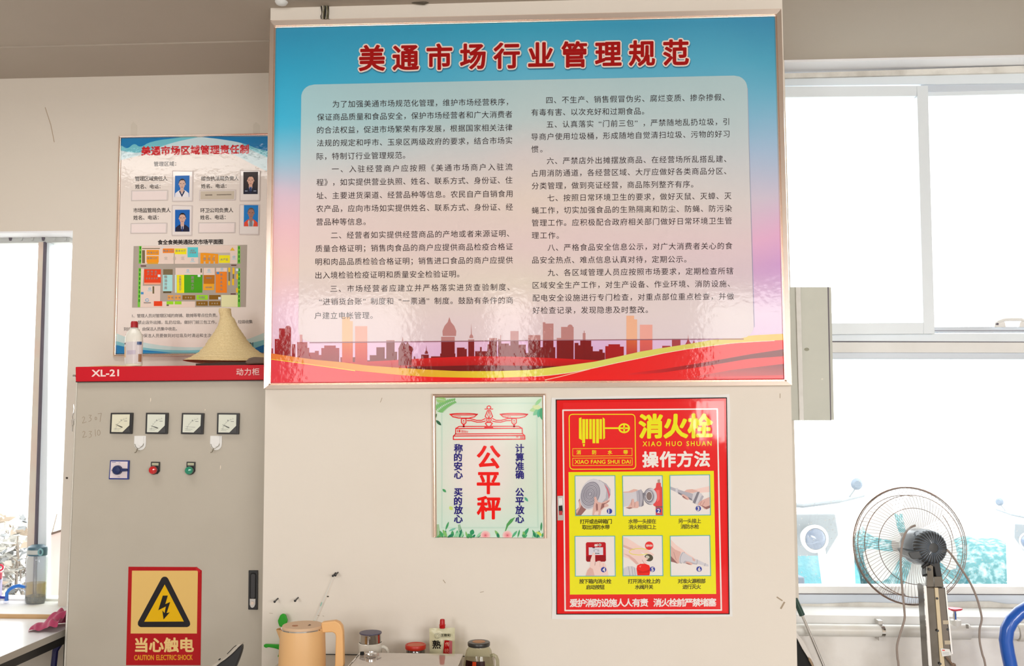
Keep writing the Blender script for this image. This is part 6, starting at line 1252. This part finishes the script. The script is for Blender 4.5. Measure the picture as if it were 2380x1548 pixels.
# ---------------- pedestal fan, seen from behind
YF = .47; c0 = P(2115, 1268, YF); fm = mm(YF); RG = 129*fm
axis = Vector((.10, -1, .09)).normalized(); up = Vector((0, 0, 1)); sx = axis.cross(up).normalized(); sz = sx.cross(axis).normalized()
FM = Matrix((sx, sz, axis)).transposed()     # local z points back towards the motor / camera
fan = thing('pedestal_fan', 'old pedestal fan seen from behind, grey motor, rusty wire guard, chrome post', 'fan', (c0.x+.07, .33, 0))
L = lambda x, y, z: c0+FM @ Vector((x, y, z))
rust = mat('rusty_wire', (.26, .21, .19), .5, .2, blotch=(6, .8, (.42, .20, .10)))
rusth = mat('rusty_rim', (.22, .15, .11), .5, .3, blotch=(8, .7, (.36, .16, .08)))
dome = lambda r, s_: s_*(.052*(1-(r/RG)**2)**.5 if r < RG else 0)
b = MB()
for s_, n_ in ((1, 84), (-1, 84)):
    for i in range(n_):
        a = 2*math.pi*i/n_; tw = .25*s_; pr_ = []
        for k in range(6):
            r = .048+(RG-.048)*k/5; aa = a+tw*(1-k/5); pr_.append(L(r*math.cos(aa), r*math.sin(aa), dome(r, s_)+s_*.006))
        b.tube(pr_, .0007, 3, caps=False)
gw = b.build('guard_wires', rust, fan); gw['kind'] = 'stuff'
for r, z_, rr, mm_ in ((RG, 0, .0019, rusth), (RG*.985, .006, .0016, rust), (RG*.985, -.006, .0016, rust), (RG*.86, dome(RG*.86, 1)+.007, .0015, rusth), (RG*.86, dome(RG*.86, -1)-.007, .0015, rusth), (RG*.64, dome(RG*.64, 1)+.007, .0014, rust), (.05, dome(.05, 1)+.007, .003, rusth)):
    MB().tube([L(r*math.cos(t), r*math.sin(t), z_) for t in [i*2*math.pi/56 for i in range(56)]], rr, 5, closed=True).build('guard_ring', mm_, fan)
MB().lathe([(0, -.066), (.046, -.064), (.048, -.058), (0, -.056)], c0, 24, M=FM).build('front_badge', M['white'], fan)
bm2 = bpy.data.materials.new('translucent_blade'); bm2.use_nodes = True; t_ = bm2.node_tree; t_.nodes.clear(); o_ = t_.nodes.new('ShaderNodeOutputMaterial'); m1_ = t_.nodes.new('ShaderNodeMixShader'); m2_ = t_.nodes.new('ShaderNodeMixShader'); tl = t_.nodes.new('ShaderNodeBsdfTranslucent'); df = t_.nodes.new('ShaderNodeBsdfDiffuse'); tp = t_.nodes.new('ShaderNodeBsdfTransparent')
tl.inputs[0].default_value = (.93, .92, .90, 1); df.inputs[0].default_value = (.9, .89, .87, 1); m1_.inputs[0].default_value = .3; m2_.inputs[0].default_value = .35
t_.links.new(tl.outputs[0], m1_.inputs[1]); t_.links.new(df.outputs[0], m1_.inputs[2]); t_.links.new(m1_.outputs[0], m2_.inputs[1]); t_.links.new(tp.outputs[0], m2_.inputs[2]); t_.links.new(m2_.outputs[0], o_.inputs[0])
for k in range(5):
    a0 = 2*math.pi*k/5+.55; vs = []; NB = 8
    for j in range(NB+1):
        r = .035+(RG*.86-.035)*j/NB; wdt = .26+.30*math.sin(min(1, j/NB*1.15)*math.pi*.62)
        if j == NB: wdt *= .72
        for i in range(5):
            t = i/4-.5; aa = a0+t*wdt*1.6+.25*j/NB; vs.append(L(r*math.cos(aa), r*math.sin(aa), .022*t*2*(.4+.6*r/RG)-.012))
    q_ = len(vs); vs += [v+axis*-.0015 for v in vs]
    ff = [(j*5+i, j*5+i+1, (j+1)*5+i+1, (j+1)*5+i) for j in range(NB) for i in range(4)]
    MB().add and None
    bb = MB(); bb.add(vs, ff+[tuple(q_+x for x in f[::-1]) for f in ff]); bb.build('blade', bm2, fan, smooth=True)
MB().lathe([(0, -.03), (.032, -.03), (.038, -.01), (.038, .02), (0, .022)], c0, 24, M=FM).build('hub', M['white'], fan, smooth=True)
clip = MB()
for pts_c, w_ in (([(-.088, .0, .052), (-.078, -.028, .052)], .007), ([(-.070, -.004, .054), (-.056, -.014, .056)], .004), ([(-.058, .004, .056), (-.052, -.016, .056)], .004)): clip.tube([L(*p) for p in pts_c], w_, 6)
clip.build('guard_clip', mat('brown_clip', (.25, .18, .10), .6), fan)
mtm = mat('grey_blue_motor', lin((104, 116, 130)), .25, Coat_Weight=.5)
z1m, z2m = .058, .19
MB().lathe([(.03, z1m-.012), (.055, z1m-.010), (.068, z1m+.002), (.070, z1m+.02), (.067, z2m-.045), (.062, z2m-.030)], c0, 40, M=FM).build('motor_housing', mtm, fan, smooth=True)
vc_ = MB(); vc_.lathe([(.0622, z2m-.032), (.060, z2m-.015), (.052, z2m-.003), (.036, z2m+.002), (0, z2m+.003)], c0, 40, M=FM); vc_ = vc_.build('vent_cap', mat('dark_vent_cap', (.045, .048, .052), .45), fan, smooth=True)
rb_ = MB()
for i in range(30):
    a = 2*math.pi*i/30; rb_.tube([L(r*math.cos(a+tw), r*math.sin(a+tw), z) for r, z, tw in ((.0628, z2m-.030, 0), (.0605, z2m-.013, .03), (.052, z2m-.001, .06), (.030, z2m+.004, .12), (.018, z2m+.005, .16))], .0016, 4)
rb_.build('vent_ribs', mtm, vc_)
MB().slab(rrect([(2108, 1287), (2165, 1277), (2200, 1276), (2203, 1284), (2165, 1292), (2122, 1301)], 3, 2) if False else [(2110, 1284), (2165, 1276), (2198, 1275), (2202, 1284), (2165, 1293), (2124, 1301), (2117, 1297)], .28, .40).build('oscillator_box', mat('slate_plastic', (.06, .066, .072), .3), fan, bevel=.003)
MB().slab([(2140, 1296), (2183, 1297), (2186, 1318), (2190, 1341), (2176, 1341), (2172, 1318), (2156, 1310), (2143, 1306)], .29, .36).build('neck', M['black'], fan, bevel=.002)
MB().slab([(2150, 1312), (2172, 1312), (2174, 1342), (2152, 1342)], .31, .35).build('neck', M['black'], fan, bevel=.002)
MB().tube([P(2157, 1309, .275), P(2143, 1320, .275)], .006, 8).build('knob', M['black'], fan); MB().tube([P(2160, 1334, .28), P(2145, 1338, .275)], .004, 8).build('knob', M['black'], fan)
br = MB().slab([(2155.5, 1316), (2163, 1312.5), (2169, 1316), (2170, 1345), (2171, 1364), (2154, 1364), (2155, 1338)], .27, .285).build('steel_bracket', M['darkchrome'], fan, bevel=.001)
MB().tube([P(2161, 1324, .268), P(2161, 1324, .262)], .005, 10).build('bracket_screw', M['black'], br)
MB().slab([(2171, 1340), (2190, 1340), (2193.5, 1364), (2172, 1364)], .28, .33).build('collar', M['darkchrome'], fan, bevel=.001)
pq_ = [(2147, 1362), (2196, 1366), (2203, 1450), (2211, 1548), (2212, 1570), (2160, 1570), (2158, 1548), (2151, 1430)]
fr_ = [P(x, y, .27) for x, y in pq_]; fr_[4] = Vector((P(2220, 1560, .27).x, .27, .30)); fr_[5] = Vector((P(2166, 1560, .27).x, .27, .30)); 
pst = MB(); pst.prism(fr_, [Vector((v.x, .34, v.z)) for v in fr_]); pst = pst.build('post_housing', M['darkchrome'], fan, bevel=.006)
MB().slab([(2147, 1362), (2153, 1362), (2166, 1548), (2159, 1548)], .268, .275).build('polished_edge', M['chrome'], pst)
MB().slab([(2172.5, 1366), (2180.5, 1366.5), (2196, 1548), (2186, 1548)], .266, .272).build('cream_strip', mat('cream_strip', (.72, .60, .40), .35), pst)
MB().slab([(2181, 1368), (2195, 1368), (2212, 1548), (2197, 1548)], .2655, .272).build('brown_panel', mat('brown_inner_panel', (.20, .17, .14), .4), pst)
MB().slab([(2196, 1366), (2199, 1366), (2215, 1520), (2211, 1520)], .27, .30).build('polished_edge', M['chrome'], pst)
for y_ in (1442, 1489): t_ = (y_-1366)/182; x_ = 2185+15*t_; MB().slab([(x_, y_), (x_+13, y_), (x_+14, y_+9), (x_+1, y_+9)], .264, .2655).build('tape_patch', mat('yellowed_tape', (.55, .47, .34), .5), pst)
sl_ = MB().slab([(2186, 1507), (2207, 1509), (2212, 1523), (2190, 1526)], .263, .2655).build('rating_sticker', M['white'], pst)
b = MB(); b.flat([(2190, 1510), (2196, 1510.5), (2196, 1513), (2190, 1512.5)], .2625, pc((224, 90, 80))); [line(b, [(2191, 1516+2.4*k), (2206, 1516.6+2.4*k)], .6, .2625, pc((150, 160, 165))) for k in range(3)]; b.build('sticker_print', M['vcmatte'], sl_)
for x_, y_ in ((2178, 1391), (2179.5, 1466), (2203, 1463), (2185.5, 1543)): MB().tube([P(x_, y_, .266), P(x_, y_, .262)], .0045, 10).build('screw', M['black'], pst)
fxx = (fr_[4].x+fr_[5].x)/2; MB().tube([(fxx, .305, .32), (fxx, .305, .02)], .018, 14).build('lower_pole', M['chrome'], fan)
MB().lathe([(0, 0), (.16, 0), (.16, .02), (.04, .045), (0, .045)], (fxx, .305, 0), 32).build('base', M['black'], fan)
cord_m = mat('grey_brown_cord', (.32, .26, .23), .45)
def smooth_path(p, n=6):
    o = []
    for i in range(len(p)-1):
        p0 = p[max(0, i-1)]; p1 = p[i]; p2 = p[i+1]; p3 = p[min(len(p)-1, i+2)]
        for k in range(n):
            t = k/n; o.append(.5*((2*p1)+(p2-p0)*t+(2*p0-5*p1+4*p2-p3)*t*t+(3*p1-p0-3*p2+p3)*t*t*t))
    return o+[p[-1]]
pA = [P(x, y, .36) for x, y in ((2128, 1221), (2116, 1226))]+[P(x, y, .30) for x, y in ((2106, 1236), (2098, 1258), (2094, 1290), (2094, 1330), (2098, 1378), (2102, 1420), (2102, 1440), (2093, 1470), (2085, 1500), (2086, 1530), (2089, 1552))]
e_ = pA[-1]; pA += [Vector((e_.x+.01, .30, .4)), Vector((e_.x+.02, .30, .10)), Vector((e_.x+.05, .29, .006)), Vector((e_.x+.25, .27, .006))]
MB().tube(smooth_path(pA), .0042, 8).build('power_cord', cord_m, fan, smooth=True)
pB = [P(x, y, .29) for x, y in ((2200, 1277), (2212, 1290), (2228, 1313), (2246, 1340), (2260, 1365), (2272, 1395), (2281, 1430), (2281, 1445), (2277, 1462), (2277, 1490), (2283, 1520), (2291, 1552))]
e_ = pB[-1]; pB += [Vector((e_.x+.02, .29, .4)), Vector((e_.x+.03, .29, .1)), Vector((e_.x+.06, .28, .006)), Vector((e_.x+.2, .25, .006))]
MB().tube(smooth_path(pB), .0040, 8).build('power_cord', cord_m, fan, smooth=True)
MB().tube(smooth_path([P(x, y, .255) for x, y in ((2199, 1527), (2206, 1535), (2214, 1546), (2222, 1560))]+[Vector((P(2240, 1580, .25).x, .25, .35)), Vector((P(2240, 1580, .25).x, .25, .01))]), .0042, 8).build('power_cord', mat('brown_cord', (.2, .13, .09), .45), fan)

# ================================================================ outside
struct(MB().box((-14, WY+.24, -.35), (16, 22, -.25)).build('ground', mat('pale_yard_concrete', (.62, .61, .58), .8, blotch=(1.5, .4, (.5, .49, .46)))))
struct(MB().box((-14, 14, -.25), (16, 14.3, 3.4)).build('wall_yard', mat('pale_render', (.86, .86, .84), .8)))  # yard wall in an even pale render colour
cy1 = mat('cyan_tarpaulin', (.12, .36, .42), .6, blotch=(7, .8, (.30, .45, .5)), bmp=(14, .6, .03, 3)); cy2 = mat('teal_tarpaulin', (.045, .18, .19), .6, blotch=(16, .8, (.5, .6, .6)), bmp=(10, .6, .03, 3)); whp = mat('white_fairing', (.80, .82, .84), .2); dkb = mat('slate_rubber', (.16, .18, .22), .6); pale = mat('pale_grey_steel', (.32, .35, .38), .5); skb = mat('sky_blue_paint', (.14, .34, .55), .35)
# cargo tricycle close outside the window, front towards us
def trike(name, lab, ox, oy, s, col, turn, group=None, dirt=None):
    T = Matrix.Rotation(turn, 3, 'Z'); O = Vector((ox, oy, -.25)); g = lambda x, y, z: O+T @ Vector((x*s, y*s, z*s))
    t = thing(name, lab, 'tricycle', O)
    RX = T @ Matrix.Rotation(math.pi/2, 3, 'X'); RY = T @ Matrix.Rotation(math.pi/2, 3, 'Y')
    MB().lathe([(.20*s, -.05*s), (.27*s, -.045*s), (.29*s, 0), (.27*s, .045*s), (.20*s, .05*s), (.20*s, -.05*s)], g(0, 0, .29), 28, M=RY).build('front_wheel', dkb, t, smooth=True)
    MB().lathe([(.0, -.03*s), (.17*s, -.03*s), (.20*s, 0), (.17*s, .03*s), (0, .03*s)], g(0, 0, .29), 20, M=RY).build('wheel_rim', whp, t)
    f_ = MB(); vs = []
    for i in range(13):
        a = math.radians(-20+i*17)
        for j, (w_, r_) in enumerate(((-.10, .30), (-.07, .345), (0, .365), (.07, .345), (.10, .30))): vs.append(g(w_, -r_*math.cos(a), .29+r_*math.sin(a)))
    f_.add(vs, [(i*5+j, i*5+j+1, (i+1)*5+j+1, (i+1)*5+j) for i in range(12) for j in range(4)]); f_.build('fender', whp, t, smooth=True)
    for sx_ in (-.11, .11): MB().tube([g(sx_, 0, .30), g(sx_*.9, .10, .75), g(sx_*.8, .14, 1.0)], .022*s, 8).build('fork', whp, t)
    hl = MB(); hl.lathe([(0, .07*s), (.05*s, .06*s), (.070*s, 0), (.072*s, -.02*s)], g(0, -.02, .92), 28, M=RX @ Matrix.Diagonal((1, 1, -1)).to_3x3()); hl = hl.build('headlight', whp, t, smooth=True)
    MB().lathe([(.074*s, 0), (.058*s, .008*s), (.056*s, 0)], g(0, -.045, .92), 28, M=RX).build('chrome_ring', M['white'], hl); MB().lathe([(.056*s, 0), (.036*s, .010*s), (0, .014*s)], g(0, -.05, .92), 24, M=RX).build('lens', mat('headlight_lens', (.20, .24, .32), .08, Coat_Weight=1), hl, smooth=True)
    MB().prism([g(-.16, .06, 1.04), g(.16, .06, 1.04), g(.20, .12, .92), g(.14, .16, .80), g(-.14, .16, .80), g(-.20, .12, .92)], [g(-.14, .2, 1.04), g(.14, .2, 1.04), g(.18, .24, .92), g(.12, .24, .80), g(-.12, .24, .80), g(-.18, .24, .92)]).build('cowl', pale, t, bevel=.01)
    MB().tube([g(-.42, .30, 1.12), g(-.22, .16, 1.10), g(0, .12, 1.08), g(.22, .16, 1.10), g(.42, .30, 1.12)], .013*s, 8).build('handlebar', pale, t)
    for sx_ in (-1, 1):
        MB().tube([g(sx_*.30, .22, 1.11), g(sx_*.33, .2, 1.16)], .005*s, 6).build('mirror_stem', pale, t); MB().lathe([(0, 0), (.032*s, 0), (.033*s, .008*s), (.02*s, .02*s), (0, .02*s)], g(sx_*.34, .2, 1.19), 18, M=RX).build('mirror', mat('mirror_grey', (.22, .27, .34), .5), t)
        MB().prism([g(sx_*.14, .22, 1.0), g(sx_*.34, .26, .92), g(sx_*.36, .28, .32), g(sx_*.16, .24, .22)], [g(sx_*.14, .25, 1.0), g(sx_*.34, .29, .92), g(sx_*.36, .31, .32), g(sx_*.16, .27, .22)]).build('leg_shield', col, t, bevel=.008)
    MB().prism([g(-.16, .55, .62), g(.16, .55, .62), g(.16, .95, .62), g(-.16, .95, .62)], [g(-.16, .55, .50), g(.16, .55, .50), g(.16, .95, .5), g(-.16, .95, .5)]).build('seat', dkb, t, bevel=.01)
    MB().prism([g(-.05, .2, .35), g(.05, .2, .35), g(.05, 1.1, .35), g(-.05, 1.1, .35)], [g(-.05, .2, .25), g(.05, .2, .25), g(.05, 1.1, .25), g(-.05, 1.1, .25)]).build('chassis', skb, t)
    for k, (x0, x1, y0, y1) in enumerate(((-.55, .55, 1.05, 1.09), (-.55, .55, 2.3, 2.34), (-.55, -.51, 1.09, 2.3), (.51, .55, 1.09, 2.3))):
        MB().prism([g(x0, y0, .48), g(x1, y0, .48), g(x1, y1, .48), g(x0, y1, .48)], [g(x0, y0, .86), g(x1, y0, .86), g(x1, y1, .86), g(x0, y1, .86)]).build('cargo_side', skb if k else cy1, t)
    MB().prism([g(-.55, 1.05, .44), g(.55, 1.05, .44), g(.55, 2.34, .44), g(-.55, 2.34, .44)], [g(-.55, 1.05, .48), g(.55, 1.05, .48), g(.55, 2.34, .48), g(-.55, 2.34, .48)]).build('cargo_floor', skb, t)
    for sx_ in (-.45, .45): MB().lathe([(.0, -.04*s), (.24*s, -.05*s), (.27*s, 0), (.24*s, .05*s), (0, .04*s)], g(sx_, 1.75, .27), 20, M=RY).build('rear_wheel', dkb, t)
    return t
YT_ = 2.6; hd_ = P(1887, 1250, YT_)
trike('cargo_tricycle', 'overexposed cargo tricycle with a round headlight just outside the window, beside the pillar', hd_.x, YT_, 1.0*(hd_.z+.25)/.92, mat('pale_shield', (.66, .70, .72), .35), .12)
p_ = P(2345, 1290, 3.6); trike('cargo_tricycle', 'overexposed cargo tricycle parked turned sideways outside, right of the fan', p_.x+.3, 3.9, .95, mat('white_shield', (.7, .74, .74), .35), -.9)
# tarpaulin covered stacks behind
def heap(x0, x1, yy, z1, m, lab, dep=1.2):
    b = MB(); n_, q_ = 26, 16; vs = []
    for j in range(q_+1):
        for i in range(n_+1):
            u, v = i/n_, j/q_; a_ = math.sin(math.pi*min(1, max(0, u)))**.25*math.sin(math.pi*v)**.35
            vs.append((x0+(x1-x0)*u, yy+dep*v, -.25+(z1+.25)*a_*(1+.10*noise.noise(Vector((u*5+x0, v*4, yy))))))
    b.add(vs, [(j*(n_+1)+i, j*(n_+1)+i+1, (j+1)*(n_+1)+i+1, (j+1)*(n_+1)+i) for j in range(q_) for i in range(n_)]); return tag(b.build('tarpaulin_heap', m, smooth=True), lab, 'tarpaulin')
xa = lambda px, y_: P(px, 1300, y_).x
heap(xa(1790, 6.2), xa(2010, 6.2), 6.2, .45, cy1, 'cyan tarpaulin over goods outside, behind the tricycle next to the pillar')
heap(xa(2030, 6.2), xa(2230, 6.2), 6.2, .52, cy2, 'green-blue tarpaulin over goods outside, seen through the fan guard')
heap(xa(2250, 6.8), xa(2440, 6.8), 6.8, .22, cy2, 'teal tarpaulin over goods outside at the right end of the window')
# pale shrub outside left window
sb = thing('shrub', 'overexposed pale leafy shrub outside the left window', 'shrub', (P(20, 1250, 1.7).x, 1.7, -.25)); rnd = random.Random(11)
lf = [mat('overexposed_leaf', (.80, .79, .76), .5), mat('tan_leaf', (.55, .45, .36), .5), mat('grey_green_leaf', (.34, .36, .38), .5)]  # leaf colours lifted to mimic overexposure outside
b = MB(); 
for k in range(1500):
    x = P(-60+160*rnd.random()*(1 if k % 2 else .8), 1250, 1.7).x; y = 1.45+.5*rnd.random(); z = P(20, 1190+250*rnd.random()**.8, 1.7).z-.02; c_ = Vector((x, y, z)); d = Vector((rnd.uniform(-1, 1), rnd.uniform(-1, 1), rnd.uniform(-.6, .6))).normalized(); e = d.cross(Vector((rnd.random(), rnd.random(), 1))).normalized(); l_ = rnd.uniform(.04, .09); w_ = l_*.32
    b.add([c_, c_+d*l_*.5+e*w_, c_+d*l_, c_+d*l_*.5-e*w_], [(0, 1, 2, 3)], rnd.choice((0, 0, 0, 1, 2)))
lv = b.build('leaves', lf, sb); lv['kind'] = 'stuff'
b = MB()
for k in range(14): x = P(-50+150*rnd.random(), 1250, 1.7).x; b.tube([(P(20, 1250, 1.7).x+rnd.uniform(-.05, .05), 1.7, -.25), (x*.6+P(20, 1250, 1.7).x*.4, 1.7+rnd.uniform(-.1, .1), .4), (x, 1.7+rnd.uniform(-.2, .2), P(20, 1200+60*rnd.random(), 1.7).z)], [.012, .008, .003], 5)
b.build('stems', mat('grey_stem', (.35, .3, .26), .7), sb)
# pink board and white panel just outside the left window
o = thing('pink_board', 'pale pink board with a brown top edge standing outside the left window', 'board', P(122, 1390, 1.15))
MB().slab([(104, 1247), (160, 1229), (160, 1420), (104, 1420)], 1.15, 1.18).build('panel', mat('pale_pink_panel', (.86, .70, .68), .6), o); MB().slab([(104, 1243), (160, 1225), (160, 1230), (104, 1248)], 1.14, 1.18).build('top_edge', mat('brown_strip', (.16, .10, .08), .6), o)
a_ = P(104, 1420, 1.15); MB().box((a_.x, 1.15, -.25), (P(160, 1420, 1.15).x, 1.18, a_.z)).build('panel', bpy.data.materials['pale_pink_panel'], o)

# ---------------------------------------------------------------- tidy up
bpy.data.objects.remove(_to, do_unlink=True); bpy.data.curves.remove(_tc)
